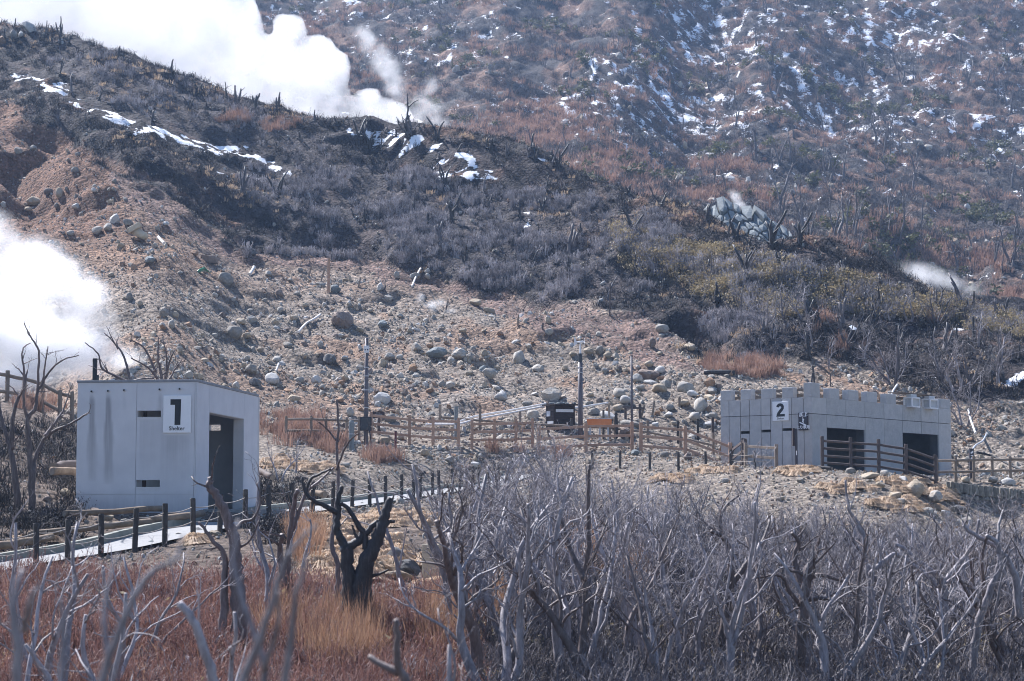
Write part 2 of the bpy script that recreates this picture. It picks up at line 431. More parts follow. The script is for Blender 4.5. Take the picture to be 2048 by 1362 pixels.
S1C = at(390, 1015, 51.5)        # near corner of the first shelter
S2C = at(1625, 940, 84.0)        # near corner of the second shelter

def H(x, y, detail=True):
    x = np.asarray(x, float); y = np.asarray(y, float)
    z = H0(x, y)
    for pts, dep, wid in GUL:
        wx = x + 1.2 * perlin(x * 0.25, y * 0.25, 3); wy = y + 1.2 * perlin(x * 0.25, y * 0.25, 9)
        d, t, _ = pl_dist(wx, wy, pts)
        z = z - dep * np.exp(-(d / wid) ** 2) * smooth(0, 0.08, t) * (1 - 0.6 * smooth(0.85, 1, t))
    for p, h, r in MND:
        z = z + h * np.exp(-(((x - p.x) ** 2 + (y - p.y) ** 2) / r ** 2))
    # natural unevenness, larger further up
    am = smooth(88, 110, y) * 0.5 + smooth(180, 260, y) * 1.0
    z = z + am * fbm(x * 0.09, y * 0.09, 3, 1)
    if detail:
        a2 = 0.05 + 0.07 * smooth(30, 60, y) * (1 - smooth(70, 80, y)) + 0.14 * smooth(90, 104, y) + 0.35 * smooth(190, 260, y)
        z = z + a2 * fbm(x * 0.45, y * 0.45, 4, 21, 0.6)
        # burnt turf and tussocks: sharper hummocks on the dark ridge
        rg = smooth(112, 128, y) * (1 - smooth(185, 210, y))
        z = z + rg * (0.22 * (1 - np.abs(perlin(x * 0.9, y * 0.9, 50))) ** 2 + 0.55 * (1 - np.abs(perlin(x * 0.16 + 0.05 * y, y * 0.22, 52))) ** 3 - 0.55)
        # small scarps and slumps where the debris slope has slipped
        db = smooth(92, 100, y) * (1 - rg * .6) * (1 - smooth(170, 190, y))
        z = z + db * 0.35 * smooth(0.05, 0.12, fbm(x * 0.07, y * 0.10, 3, 57)) + db * 0.30 * smooth(0.25, 0.31, fbm(x * 0.10, y * 0.13, 3, 58))
        vl = 1 - smooth(40, 70, y)
        z = z + vl * 0.10 * fbm(x * 0.8, y * 0.8, 3, 31)
    # level the footpath and its shoulders
    d, t, zp = pl_dist(x, y, [tuple(p) for p in PATH_MID])
    w = 1 - smooth(PATH_W * 0.5 + 0.25, PATH_W * 0.5 + 2.2, d)
    z = z * (1 - w) + (zp - 0.10) * w
    # the pad round the first shelter's doorway
    dx, dy = x - S1C.x, y - S1C.y
    s = dx * 0.122 + dy * 0.9925; q = dx * 0.9925 - dy * 0.122
    w = smooth(-1.2, 0.2, s) * (1 - smooth(6.5, 8.5, s)) * smooth(-3.6, -2.4, q) * (1 - smooth(0.7, 2.2, q))
    z = z * (1 - w) + (S1C.z - 0.12) * w
    # and the one in front of the second shelter
    dx, dy = x - S2C.x, y - S2C.y
    s = dx * 0.643 + dy * 0.766; q = dx * 0.766 - dy * 0.643
    w = smooth(-1.5, 0.5, s) * (1 - smooth(12, 14, s)) * smooth(-5.2, -4.6, q) * (1 - smooth(0.8, 3.0, q))
    z = z * (1 - w) + (S2C.z - 0.15 - 0.02 * s) * w
    return z

def Hs(x, y): return float(H(np.array([x]), np.array([y]))[0])
def ground_at(px, d):
    x = (px - 1024.0) / F * d * 1.0
    for _ in range(3):
        z = Hs(x, d)
        x = (px - 1024.0) / F * (CP * d + SP * z)
    return Vector((x, d, z))
def hit(px, py, y0=25.0, y1=460.0):
    p = march(lambda a, b: H(a, b), px, py, y0, y1)
    return Vector((p.x, p.y, Hs(p.x, p.y)))

# ------------------------------------------------------------------ the sheet itself
SX = np.linspace(-0.46, 0.46, 600)
SY = np.concatenate([np.linspace(-18, 22, 40, endpoint=False), np.linspace(22, 86, 270, endpoint=False), np.linspace(86, 186, 400, endpoint=False),
                     np.linspace(186, 400, 330, endpoint=False), np.linspace(400, 900, 45)])
GX = SX[None, :] * (SY[:, None] + 26.0)
GY = np.repeat(SY[:, None], len(SX), 1)
GZ = H(GX.ravel(), GY.ravel()).reshape(GX.shape)
PX, PY = project(GX, GY, GZ)

def inpoly(px, py, poly):
    ins = np.zeros(px.shape, bool)
    n = len(poly)
    for i in range(n):
        x1, y1 = poly[i]; x2, y2 = poly[(i + 1) % n]
        c = ((y1 > py) != (y2 > py)) & (px < (x2 - x1) * (py - y1) / (y2 - y1 + 1e-9) + x1)
        ins ^= c
    return ins
def zones(x, y, z):
    """what covers the ground at each point; outlines are those of the photograph, with ragged edges"""
    px, py = project(x, y, z)
    wx = px + 26 * fbm(x * 0.18, y * 0.18, 4, 61, 0.6); wy = py + 16 * fbm(x * 0.18, y * 0.18, 4, 71, 0.6)
    near = y < 190
    burnt_edge = [(-2000, 150), (0, 205), (110, 262), (230, 330), (330, 375), (420, 430), (480, 490), (560, 510), (700, 520), (830, 540), (950, 575), (1060, 600),
                  (1200, 610), (1300, 640), (1370, 690), (1440, 745), (1560, 730), (1650, 720), (1760, 745), (1900, 790), (2048, 800), (4000, 900),
                  (4000, -3000), (-2000, -3000)]
    burnt = inpoly(wx, wy, burnt_edge) & near & (y > 95)
    greyb = (inpoly(wx, wy, [(480, 350), (620, 300), (760, 330), (900, 360), (1050, 380), (1250, 410), (1400, 470), (1330, 570), (1240, 590), (1060, 590), (900, 560),
                             (760, 500), (640, 470), (520, 430)]) | inpoly(wx, wy, [(540, 470), (620, 455), (760, 480), (840, 530), (700, 520), (500, 505)])
             | inpoly(wx, wy, [(1380, 640), (1480, 620), (1560, 650), (1600, 700), (1540, 730), (1420, 700)])
             | inpoly(wx, wy, [(250, 120), (460, 190), (560, 240), (700, 270), (620, 310), (480, 290), (330, 250), (180, 190), (60, 120)])) & near
    sasa = inpoly(wx, wy, [(1220, 455), (1330, 470), (1500, 520), (1640, 530), (1800, 580), (1980, 625), (2100, 650), (2100, 680), (1900, 650), (1800, 640), (1740, 620), (1620, 620), (1560, 640),
                           (1450, 600), (1330, 560), (1250, 520)]) & near
    ash = (inpoly(wx, wy, [(230, 330), (330, 375), (480, 480), (700, 515), (900, 565), (1060, 600), (1300, 640), (1420, 740), (1300, 720), (1180, 690), (1020, 640),
                           (860, 575), (640, 535), (460, 520), (340, 470), (240, 400)]) & near & (y > 95))
    return dict(px=px, py=py, burnt=burnt, grey=greyb, sasa=sasa, ash=ash, near=near)

zn = zones(GX, GY, GZ)
n1 = fbm(GX * 0.12, GY * 0.12, 4, 81); n2 = fbm(GX * 0.5, GY * 0.5, 4, 91); n3 = fbm(GX * 0.05, GY * 0.05, 3, 95)
def lerp(a, b, t): return a + (np.asarray(b, float) - a) * t[..., None]
C = np.zeros(GX.shape + (3,)) + np.array([0.13, 0.10, 0.08])
C = lerp(C, (0.075, 0.06, 0.05), smooth(930, 1000, zn['px']) * smooth(60, 54, GY))                # darker ground colour under the thicket
C = lerp(C, (0.22, 0.185, 0.15), smooth(58, 66, GY) * smooth(250, 420, zn['px']))                                   # gravel bank and terrace
C = lerp(C, (0.212, 0.178, 0.146), smooth(86, 92, GY))                                   # debris slope
C = lerp(C, (0.275, 0.24, 0.205), smooth(0.0, 0.7, n1) * smooth(86, 92, GY) * 0.8)
uph = smooth(640, 480, zn['py'] + 60 * n1) * smooth(95, 105, GY)
C = lerp(C, (0.19, 0.118, 0.078), uph * 0.8)
rust = smooth(0.15, 0.6, n1 * 0.6 + n2 * 0.45 + 0.5 * n3) * smooth(88, 95, GY)
C = lerp(C, (0.20, 0.105, 0.055), rust * 0.55)
lf = smooth(330, 180, zn['px']) * smooth(60, 0, np.abs(zn['py'] - 330) - 130) * smooth(95, 100, GY)   # bare brown scarp at the far left
C = lerp(C, (0.155, 0.085, 0.055), lf * 0.9)
C = lerp(C, (0.17, 0.115, 0.095), zn['ash'] * (0.7 + 0.3 * smooth(-0.3, 0.3, n2)))
bt = zn['burnt'].astype(float)
bb = smooth(-0.5, 0.5, n2 + 0.6 * n1)[..., None]
C = lerp(C, (0.020, 0.018, 0.019), bt)
C = C + bt[..., None] * bb * np.array([0.026, 0.019, 0.018])
rb = zn['burnt'] * smooth(0.35, 0.8, n1 + 0.5 * n2)
C = lerp(C, (0.17, 0.095, 0.06), rb * 0.7)
C = lerp(C, (0.06, 0.052, 0.053), zn['grey'] * 0.8)
C = lerp(C, (0.12, 0.095, 0.055), zn['sasa'] * 0.7)
far = smooth(150, 172, GY) * (~zn['burnt'])
fc = lerp(np.zeros(GX.shape + (3,)) + np.array([0.05, 0.046, 0.047]), (0.15, 0.095, 0.07), smooth(-0.2, 0.6, n1 + 0.4 * n2))
C = C * (1 - far[..., None]) + fc * far[..., None]
C = np.clip(C * (1 + 0.18 * n2[..., None]), 0.01, 0.9)
# snow: narrow drifts left lying on the burnt ridge and in the furrows of the far slope
SNOWP = [([(30, 150), (110, 170), (150, 205), (215, 235), (260, 245), (300, 258), (390, 288), (440, 300), (480, 300), (530, 322), (575, 345)], 11),
         ([(270, 265), (300, 258)], 12), ([(200, 225), (250, 240)], 9), ([(60, 158), (150, 200)], 9), ([(730, 270), (790, 265), (830, 280)], 7),
         ([(790, 300), (830, 275)], 12), ([(740, 290), (780, 270)], 9), ([(860, 300), (900, 295)], 7), ([(705, 262), (760, 258)], 5), ([(790, 318), (812, 290)], 6), ([(880, 360), (930, 330)], 5), ([(1010, 385), (1040, 388)], 4), ([(880, 330), (905, 318)], 5), ([(1080, 312), (1110, 318)], 4), ([(920, 310), (960, 335), (975, 350)], 11),
         ([(860, 340), (890, 345)], 8), ([(930, 350), (985, 352)], 9), ([(440, 345), (520, 360)], 6), ([(1040, 430), (1050, 450)], 7),
         ([(1680, 632), (1720, 630)], 9), ([(1700, 650), (1720, 660)], 5), ([(1910, 657), (1930, 655)], 6), ([(2015, 765), (2060, 750)], 12), ([(2020, 735), (2048, 740)], 7),
         ([(1860, 760), (1880, 755)], 3)]
snow = np.zeros(GX.shape)
for pts, w in SNOWP:
    w = w * (1.2 if 700 < pts[0][0] < 1000 else .95)
    d, t, _ = pl_dist(zn['px'] + 20 * perlin(GX * 0.5, GY * 0.5, 5), zn['py'] + 9 * perlin(GX * 0.6, GY * 0.6, 6), [(a, b, 0) for a, b in pts])
    snow = np.maximum(snow, smooth(1.5, 0.3, d / w) * zn['near'])
snow = snow * (0.62 + 0.7 * fbm(GX * 0.7, GY * 1.0, 3, 41))
sp = smooth(0.25, 0.75, fbm(GX * 0.35, GY * 0.5, 4, 43)) * 0.42 * smooth(320, 420, zn['px']) * smooth(900, 700, zn['px']) * smooth(330, 360, zn['py']) * smooth(470, 440, zn['py']) * zn['near']
snow = np.maximum(snow, sp)
# far slope
fz = ((GY > 195) | ((GY > 150) & ~zn['burnt'] & (zn['py'] < 520)))
gd = np.full(GX.shape, 1e9)
for pts, dep, wid in GUL[8:9]:
    gd, _, _ = pl_dist(GX, GY, pts)
fs = 0.235 + 0.22 * fbm(GX * 0.035, GY * 0.035, 3, 47) + 0.17 * np.exp(-(gd / 11.0) ** 2)
fs = fs + 0.10 * smooth(1100, 1700, zn['px']) - 0.18 * smooth(220, 420, zn['py']) - 0.16 * smooth(1050, 850, zn['px']) * smooth(60, 200, zn['py'])
streak = fbm(GX * 0.45, GY * 0.30 + GX * 0.05, 4, 53, 0.7)
snow = np.where(fz, np.clip(fs + 0.42 * streak, 0, 1), snow)

def sheet(name, mask_rows, label):
    j0, j1 = mask_rows
    ny, nx = j1 - j0, len(SX)
    v = np.stack([GX[j0:j1], GY[j0:j1], GZ[j0:j1]], -1).reshape(-1, 3)
    idx = np.arange(ny * nx).reshape(ny, nx)
    q = np.stack([idx[:-1, :-1], idx[:-1, 1:], idx[1:, 1:], idx[1:, :-1]], -1).reshape(-1, 4)
    me = bpy.data.meshes.new(name)
    me.vertices.add(len(v)); me.vertices.foreach_set('co', v.ravel().astype(np.float32))
    me.loops.add(q.size); me.loops.foreach_set('vertex_index', q.ravel().astype(np.int32))
    me.polygons.add(len(q)); me.polygons.foreach_set('loop_start', (np.arange(len(q)) * 4).astype(np.int32))
    me.polygons.foreach_set('use_smooth', np.ones(len(q), bool))
    me.update()
    a = me.color_attributes.new('Col', 'FLOAT_COLOR', 'POINT')
    c4 = np.ones((len(v), 4), np.float32); c4[:, :3] = C[j0:j1].reshape(-1, 3)
    a.data.foreach_set('color', c4.ravel())
    s = me.attributes.new('snow', 'FLOAT', 'POINT'); s.data.foreach_set('value', snow[j0:j1].ravel().astype(np.float32))
    o = bpy.data.objects.new(name, me); COL.objects.link(o)
    o['kind'] = 'structure'; o['label'] = label
    return o

def ground_mat():
    m, nt, bs = new_mat('ground')
    p = wpos(nt)
    col = N(nt, 'ShaderNodeAttribute', attribute_name='Col').outputs['Color']
    fine = noise_node(nt, 5.5, 8, 0.75, p)
    c = mixc(nt, 1.0, col, ramp(nt, fine, [(0.28, (0.5, 0.5, 0.5)), (0.5, (0.95, 0.95, 0.95)), (0.72, (1.6, 1.58, 1.55))]), 'MULTIPLY')
    vor = N(nt, 'ShaderNodeTexVoronoi'); vor.inputs['Scale'].default_value = 5.0; nt.links.new(p, vor.inputs['Vector'])
    vc = N(nt, 'ShaderNodeSeparateColor'); nt.links.new(vor.outputs['Color'], vc.inputs[0])
    c = mixc(nt, 1.0, c, ramp(nt, vc.outputs[0], [(0.1, (0.7, 0.68, 0.66)), (0.6, (1.0, 1.0, 1.0)), (0.95, (1.5, 1.5, 1.48))]), 'MULTIPLY')
    sn = N(nt, 'ShaderNodeAttribute', attribute_name='snow').outputs['Fac']
    mp = N(nt, 'ShaderNodeMapping'); mp.inputs['Scale'].default_value = (0.8, 0.8, 1.6); nt.links.new(p, mp.inputs[0])
    sf = mathn(nt, 'ADD', sn, mathn(nt, 'MULTIPLY', mathn(nt, 'SUBTRACT', noise_node(nt, 2.2, 6, 0.72, mp.outputs[0]), 0.5), 1.25))
    sm = ramp(nt, sf, [(0.56, (0, 0, 0)), (0.61, (1, 1, 1))])
    c = mixc(nt, sm, c, (0.82, 0.83, 0.86))
    nt.links.new(c, bs.inputs['Base Color'])
    bs.inputs['Roughness'].default_value = 0.92
    bs.inputs['Specular IOR Level'].default_value = 0.2
    h = mathn(nt, 'ADD', mathn(nt, 'MULTIPLY', fine, 1.0), mathn(nt, 'MULTIPLY', vor.outputs['Distance'], -0.8))
    h = mathn(nt, 'MULTIPLY', h, mathn(nt, 'SUBTRACT', 1.0, mathn(nt, 'MULTIPLY', sm, 0.85)))
    bump(nt, bs, h, 0.9, 0.16)
    return m
M['ground'] = ground_mat()
j86 = int(np.searchsorted(SY, 86.0)); j200 = int(np.searchsorted(SY, 186.0)) + 4
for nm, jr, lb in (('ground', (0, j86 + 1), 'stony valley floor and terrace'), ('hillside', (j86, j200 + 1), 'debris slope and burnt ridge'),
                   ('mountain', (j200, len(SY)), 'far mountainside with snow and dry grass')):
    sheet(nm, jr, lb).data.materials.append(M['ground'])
# ------------------------------------------------------------------ mesh helpers
class MB:
    def __init__(s): s.v, s.f, s.sm = [], [], []
    def box(s, c, ax, ay, az):
        """box from its centre and three half-axis vectors"""
        b = len(s.v); c = Vector(c)
        for k in range(8):
            s.v.append(c + ax * (1 if k & 1 else -1) + ay * (1 if k & 2 else -1) + az * (1 if k & 4 else -1))
        for q in ((0, 2, 3, 1), (4, 5, 7, 6), (0, 1, 5, 4), (2, 6, 7, 3), (0, 4, 6, 2), (1, 3, 7, 5)): s.f.append([b + i for i in q])
        return s
    def beam(s, p, q, w, h, up=Vector((0, 0, 1))):
        p, q = Vector(p), Vector(q); t = (q - p); L = t.length; t = t / L
        sd_ = t.cross(up)
        sd_ = sd_.normalized() if sd_.length > 1e-4 else Vector((1, 0, 0))
        u = sd_.cross(t)
        return s.box((p + q) / 2, t * (L / 2), sd_ * (w / 2), u * (h / 2))
    def tube(s, pts, rad, n=8, cap=True, rough=0.0, rng=random):
        pts = [Vector(p) for p in pts]
        if not isinstance(rad, (list, tuple)): rad = [rad] * len(pts)
        t0 = (pts[1] - pts[0]).normalized()
        a = t0.orthogonal().normalized(); rings = []
        for i, p in enumerate(pts):
            t = (pts[min(i + 1, len(pts) - 1)] - pts[max(i - 1, 0)])
            t = t.normalized() if t.length > 1e-9 else t0
            a = a - t * a.dot(t)
            a = a.normalized() if a.length > 1e-6 else t.orthogonal().normalized()
            b2 = t.cross(a); base = len(s.v)
            for k in range(n):
                an = 2 * math.pi * k / n
                r = rad[i] * (1 + (rng.uniform(-rough, rough) if rough else 0))
                s.v.append(p + a * (math.cos(an) * r) + b2 * (math.sin(an) * r))
            rings.append(base)
        for i in range(len(rings) - 1):
            for k in range(n):
                k2 = (k + 1) % n
                s.f.append([rings[i] + k, rings[i] + k2, rings[i + 1] + k2, rings[i + 1] + k])
        if cap and n > 2:
            s.f.append([rings[0] + k for k in reversed(range(n))]); s.f.append([rings[-1] + k for k in range(n)])
        return s
    def mesh(s, name, origin=(0, 0, 0), smooth_=False):
        o = Vector(origin)
        me = bpy.data.meshes.new(name)
        me.from_pydata([tuple(v - o) for v in s.v], [], s.f)
        if smooth_: me.polygons.foreach_set('use_smooth', np.ones(len(me.polygons), bool))
        me.update()
        return me
    def build(s, name, mat, parent=None, origin=None, smooth_=False, bevel=0.0):
        org = Vector(origin) if origin is not None else (Vector(parent['_o']) if parent is not None else Vector((0, 0, 0)))
        ob = bpy.data.objects.new(name, s.mesh(name, org, smooth_))
        ob.data.materials.append(mat)
        COL.objects.link(ob)
        if parent is not None: ob.parent = parent
        else: ob.location = org
        ob['_o'] = tuple(org)
        if bevel:
            bv = ob.modifiers.new('bevel', 'BEVEL'); bv.width = bevel; bv.segments = 2; bv.limit_method = 'ANGLE'
        return ob
def thing(name, loc, label, cat, group=None):
    o = bpy.data.objects.new(name, None); COL.objects.link(o)
    o.location = loc; o['_o'] = tuple(loc)
    return tag(o, label, cat, group)
def tag(o, label, cat, group=None):
    o['label'] = label; o['category'] = cat; o['kind'] = 'thing'
    if group: o['group'] = group
    return o
UP = Vector((0, 0, 1))
def text_mesh(body, size, mat, name, parent, origin, right, up, align='CENTER', bold=0.0, sx=1.0):
    """flat lettering laid on a board: origin, reading direction and up in world space"""
    cu = bpy.data.curves.new('lettering', 'FONT'); cu.body = body; cu.size = size
    cu.align_x = align; cu.align_y = 'CENTER'; cu.offset = bold; cu.extrude = 0.002; cu.resolution_u = 4
    tmp = bpy.data.objects.new('lettering', cu); COL.objects.link(tmp)
    dg = bpy.context.evaluated_depsgraph_get()
    me = bpy.data.meshes.new_from_object(tmp.evaluated_get(dg))
    bpy.data.objects.remove(tmp); bpy.data.curves.remove(cu)
    nrm = right.cross(up)
    po = Vector(parent['_o'])
    for v in me.vertices:
        c = v.co.copy(); v.co = (Vector(origin) + right * c.x * sx + up * c.y + nrm * c.z) - po
    me.materials.clear(); me.materials.append(mat)
    ob = bpy.data.objects.new(name, me); COL.objects.link(ob); ob.parent = parent
    return ob
def on_wall(C_, d, px, row):
    """where the sight line through a pixel meets the upright wall plane through C_ along d: (metres along the wall, height)"""
    X, Zs = ray(px, row)
    s = (C_.x - X * C_.y) / (X * d.y - d.x)
    y = C_.y + s * d.y
    return s, Zs * y
def wall_box(mb, C_, d, n, s0, s1, z0, z1, t0, t1):
    """slab in a wall: along the wall, in height, and from t0 to t1 behind the face (n points out)"""
    c = C_ + d * ((s0 + s1) / 2) - n * ((t0 + t1) / 2)
    c = Vector((c.x, c.y, (z0 + z1) / 2))
    return mb.box(c, d * ((s1 - s0) / 2), n * (abs(t1 - t0) / 2), UP * ((z1 - z0) / 2))
def wall_core(mb, C_, d, n, L, z0, z1, holes, t0, t1, e=0.0):
    ss = sorted({e, L - e} | {h[0] for h in holes} | {h[1] for h in holes})
    for a, b in zip(ss[:-1], ss[1:]):
        hs = sorted([(h[2], h[3]) for h in holes if h[0] <= a + 1e-6 and h[1] >= b - 1e-6])
        z = z0
        for h0, h1 in hs:
            if h0 > z + 1e-4: wall_box(mb, C_, d, n, a, b, z, h0, t0, t1)
            z = h1
        if z1 > z + 1e-4: wall_box(mb, C_, d, n, a, b, z, z1, t0, t1)

# ------------------------------------------------------------------ first shelter
def shelter_one():
    dL = Vector((-0.9925, 0.122, 0)); dR = Vector((0.122, 0.9925, 0)); nL = -dR; nR = -dL
    C_ = Vector((S1C.x, S1C.y, 0)); LL, LR = 3.19, 6.4
    zb, zt = S1C.z - 1.3, 3.50
    t = thing('shelter_hut', (S1C.x, S1C.y, S1C.z), 'pale grey concrete shelter with flat roof and a number one sign beside the path', 'shelter', 'volcanic shelters')
    up0 = [on_wall(C_, dL, 322, 821), on_wall(C_, dL, 274.5, 834)]
    lo0 = [on_wall(C_, dL, 320, 960), on_wall(C_, dL, 271, 974)]
    holesL = [(up0[0][0], up0[1][0], up0[1][1], up0[0][1]), (up0[0][0], up0[1][0], lo0[1][1], lo0[0][1])]
    o0 = on_wall(C_, dR, 419, 826)[0]; o1 = on_wall(C_, dR, 488, 843)[0]; zl = 2.78
    holesR = [(o0, o1, S1C.z - 0.1, zl)]
    TH = 0.30
    mb = MB()
    wall_core(mb, C_, dL, nL, LL, zb, zt, holesL, 0.02, TH, 0.02)
    wall_core(mb, C_ + dR * 0.0, dR, nR, LR, zb, zt, holesR, 0.021, TH, 0.03)
    CE = C_ + dR * LR
    wall_core(mb, CE, dL, nL, LL, zb, zt - 0.002, [(on_wall(CE, dL, 441, 855)[0], on_wall(CE, dL, 417, 855)[0], on_wall(CE, dL, 430, 861)[1], on_wall(CE, dL, 430, 849)[1])], 0.0, TH, 0.025)       # far end wall with its own slit
    wall_core(mb, C_ + dL * LL, dR, -nR, LR, zb, zt - 0.003, [], 0.002, TH, 0.03)
    mb.build('wall', M['room_grey'], t)
    # outer faces as panels, fine enough to carry the water stains
    spouts = [on_wall(C_, dL, p, r) for p, r in ((184, 783), (217, 782), (249, 780.5), (320, 779), (360, 778))]
    def stain_at(s, z):
        v = 0.0
        for (sp, zp), amt, ln, w0 in zip(spouts, (0.85, 1.0, 0.18, 0.55, 0.1), (2.3, 2.4, 0.5, 0.75, 0.4), (0.05, 0.055, 0.03, 0.06, 0.03)):
            dz = zp - 0.03 - z
            if 0 < dz < ln:
                w = w0 + 0.085 * min(1.0, dz / 1.2) + 0.012 * math.sin(dz * 5 + sp * 9)
                k = max(0.0, 1 - (abs(s - sp + 0.02 * dz) / w) ** 4)
                v = max(v, amt * k * min(1, dz * 5) * (1 - dz / ln) ** 0.4)
        if z < 2.13 and s < 1.1:                                    # streaks below the sign
            v = max(v, 0.42 * max(0, 1 - ((s - 0.6) / 0.55) ** 2) * max(0, min(1, (z - 0.55) / 1.2)))
        if z < 2.52 and 0.85 < s < 1.52: v = max(v, 0.22 * max(0, min(1, (z - 0.9) / 0.9)))
        if z < S1C.z + .55: v = max(v, .5 * max(0.0, 1 - (z - S1C.z + .1) / .6))      # splashed dirt along the foot
        return v
    def panel(name, C0, d, n, s0, s1, z0, z1, holes, stain=False):
        cuts = sorted({s0, s1} | {x for h in holes for x in h[:2] if s0 < x < s1}); zc = sorted({z0, z1} | {x for h in holes for x in h[2:] if z0 < x < z1})
        st = 0.05 if stain else 0.6
        def fine(cs):
            out = []
            for a, b in zip(cs[:-1], cs[1:]):
                k = max(1, int(round((b - a) / st))); out += [a + (b - a) * i / k for i in range(k)]
            return out + [cs[-1]]
        S_, Z_ = fine(cuts), fine(zc)
        m2 = MB(); vals = []
        def P(s, z, tt): q = C0 + d * s - n * tt; return Vector((q.x, q.y, z))
        idx = {}
        def vid(i, j, k):
            if (i, j, k) not in idx:
                idx[(i, j, k)] = len(m2.v); m2.v.append(P(S_[i], Z_[j], 0.0 if k == 0 else 0.018)); vals.append(stain_at(S_[i], Z_[j]) if stain else 0.0)
            return idx[(i, j, k)]
        def solid(i, j):
            if i < 0 or j < 0 or i >= len(S_) - 1 or j >= len(Z_) - 1: return False
            sm, zm = (S_[i] + S_[i + 1]) / 2, (Z_[j] + Z_[j + 1]) / 2
            return not any(h[0] < sm < h[1] and h[2] < zm < h[3] for h in holes)
        for i in range(len(S_) - 1):
            for j in range(len(Z_) - 1):
                if not solid(i, j): continue
                m2.f.append([vid(i, j, 0), vid(i + 1, j, 0), vid(i + 1, j + 1, 0), vid(i, j + 1, 0)])
                for (di, dj, e) in ((-1, 0, ((i, j), (i, j + 1))), (1, 0, ((i + 1, j), (i + 1, j + 1))), (0, -1, ((i, j), (i + 1, j))), (0, 1, ((i, j + 1), (i + 1, j + 1)))):
                    if not solid(i + di, j + dj):
                        (a1, b1), (a2, b2) = e
                        m2.f.append([vid(a1, b1, 0), vid(a2, b2, 0), vid(a2, b2, 1), vid(a1, b1, 1)])
        ob = m2.build(name, M['stained'], t)
        a = ob.data.attributes.new('stain', 'FLOAT', 'POINT'); a.data.foreach_set('value', np.array(vals, np.float32))
        return ob
    g = 0.006; zj = on_wall(C_, dL, 330, 988.5)[1]; sj = up0[1][0] + 0.02
    for (a, b) in ((0.05, sj - g), (sj + g, LL)):
        panel('wall_panel', C_, dL, nL, a, b, zj + g, zt, holesL, True)
        panel('wall_panel', C_, dL, nL, a, b, zb, zj - g, holesL, True)
    panel('corner_panel', C_, dL, nL, -0.018, 0.05 - 2 * g, zb, zt, [])
    panel('wall_panel', C_, dR, nR, 0.0, o0 - g, zb, zt, [])
    panel('lintel_panel', C_, dR, nR, o0 + g, o1 - g, zl, zt, [])
    panel('wall_panel', C_, dR, nR, o1 + g, LR, zb, zt, [])
    # plain linings of the doorway
    m = MB(); wall_box(m, C_, dR, nR, o1 - 0.012, o1 - 0.002, S1C.z - 0.1, zl - 0.01, 0.02, TH); m.build('door_jamb', M['concrete'], t)
    m = MB(); wall_box(m, C_, dR, nR, o0 + 0.002, o1 - 0.014, zl - 0.012, zl - 0.002, 0.02, TH); m.build('door_soffit', M['concrete'], t)
    m = MB(); m.box(C_ + dL * (LL / 2) + dR * (LR / 2) + UP * (S1C.z - 0.14), dL * (LL / 2 - 0.3), dR * (LR / 2 - 0.3), UP * 0.05); m.build('floor_slab', M['concrete'], t)
    m = MB()
    m.box(C_ + dL * (LL / 2) + dR * (LR / 2) + UP * (zt + 0.035), dL * (LL / 2 + 0.025), dR * (LR / 2 + 0.025), UP * 0.033)
    m.build('roof', M['roof_felt'], t, bevel=0.008)
    for s_, z_ in spouts:
        p = C_ + dL * s_; p = Vector((p.x, p.y, z_))
        m = MB(); m.tube([p - nL * 0.02, p + nL * 0.05], 0.032, 10); sp = m.build('drain_spout', M['galv'], t, smooth_=False)
        m = MB(); m.tube([p + nL * 0.045, p + nL * 0.054], 0.024, 10); m.build('spout_mouth', M['sign_black'], sp, origin=t['_o'])
    for h in holesL:                                                # sills under the slits
        m = MB(); wall_box(m, C_, dL, nL, h[0] - 0.01, h[1] + 0.01, h[2] - 0.028, h[2] - 0.004, -0.012, 0.1); m.build('slit_sill', M['concrete'], t)
        m = MB(); wall_box(m, C_, dL, nL, h[1] - 0.16, h[1] - 0.06, h[2] + 0.002, h[3] - 0.002, 0.31, 0.34); m.build('slit_shutter', M['hut_wood'], t)
    p = at(225, 766, 54.0); m = MB(); m.tube([p - UP * 0.1, p + UP * 0.06], 0.05, 12); m.tube([p + UP * 0.06, p + UP * 0.1], 0.06, 12); m.build('roof_vent', M['galv'], t)
    m = MB(); m.box(C_ + dR * ((o0 + o1) / 2) + nR * 0.55 + UP * (S1C.z - 0.13), dR * ((o1 - o0) / 2 + 0.5), nR * 0.55, UP * 0.09); m.build('door_step', M['path'], t, bevel=0.01)
    # the sign
    a = on_wall(C_, dL, 383.5, 790.5); b = on_wall(C_, dL, 326.5, 866)
    sg = thing('number_sign', C_ + dL * ((a[0] + b[0]) / 2) + UP * b[1], 'white board with black numeral one and the word Shelter', 'sign', 'shelter number signs')
    sign_board(sg, C_, dL, nL, a[0], b[0], b[1], a[1], '1')
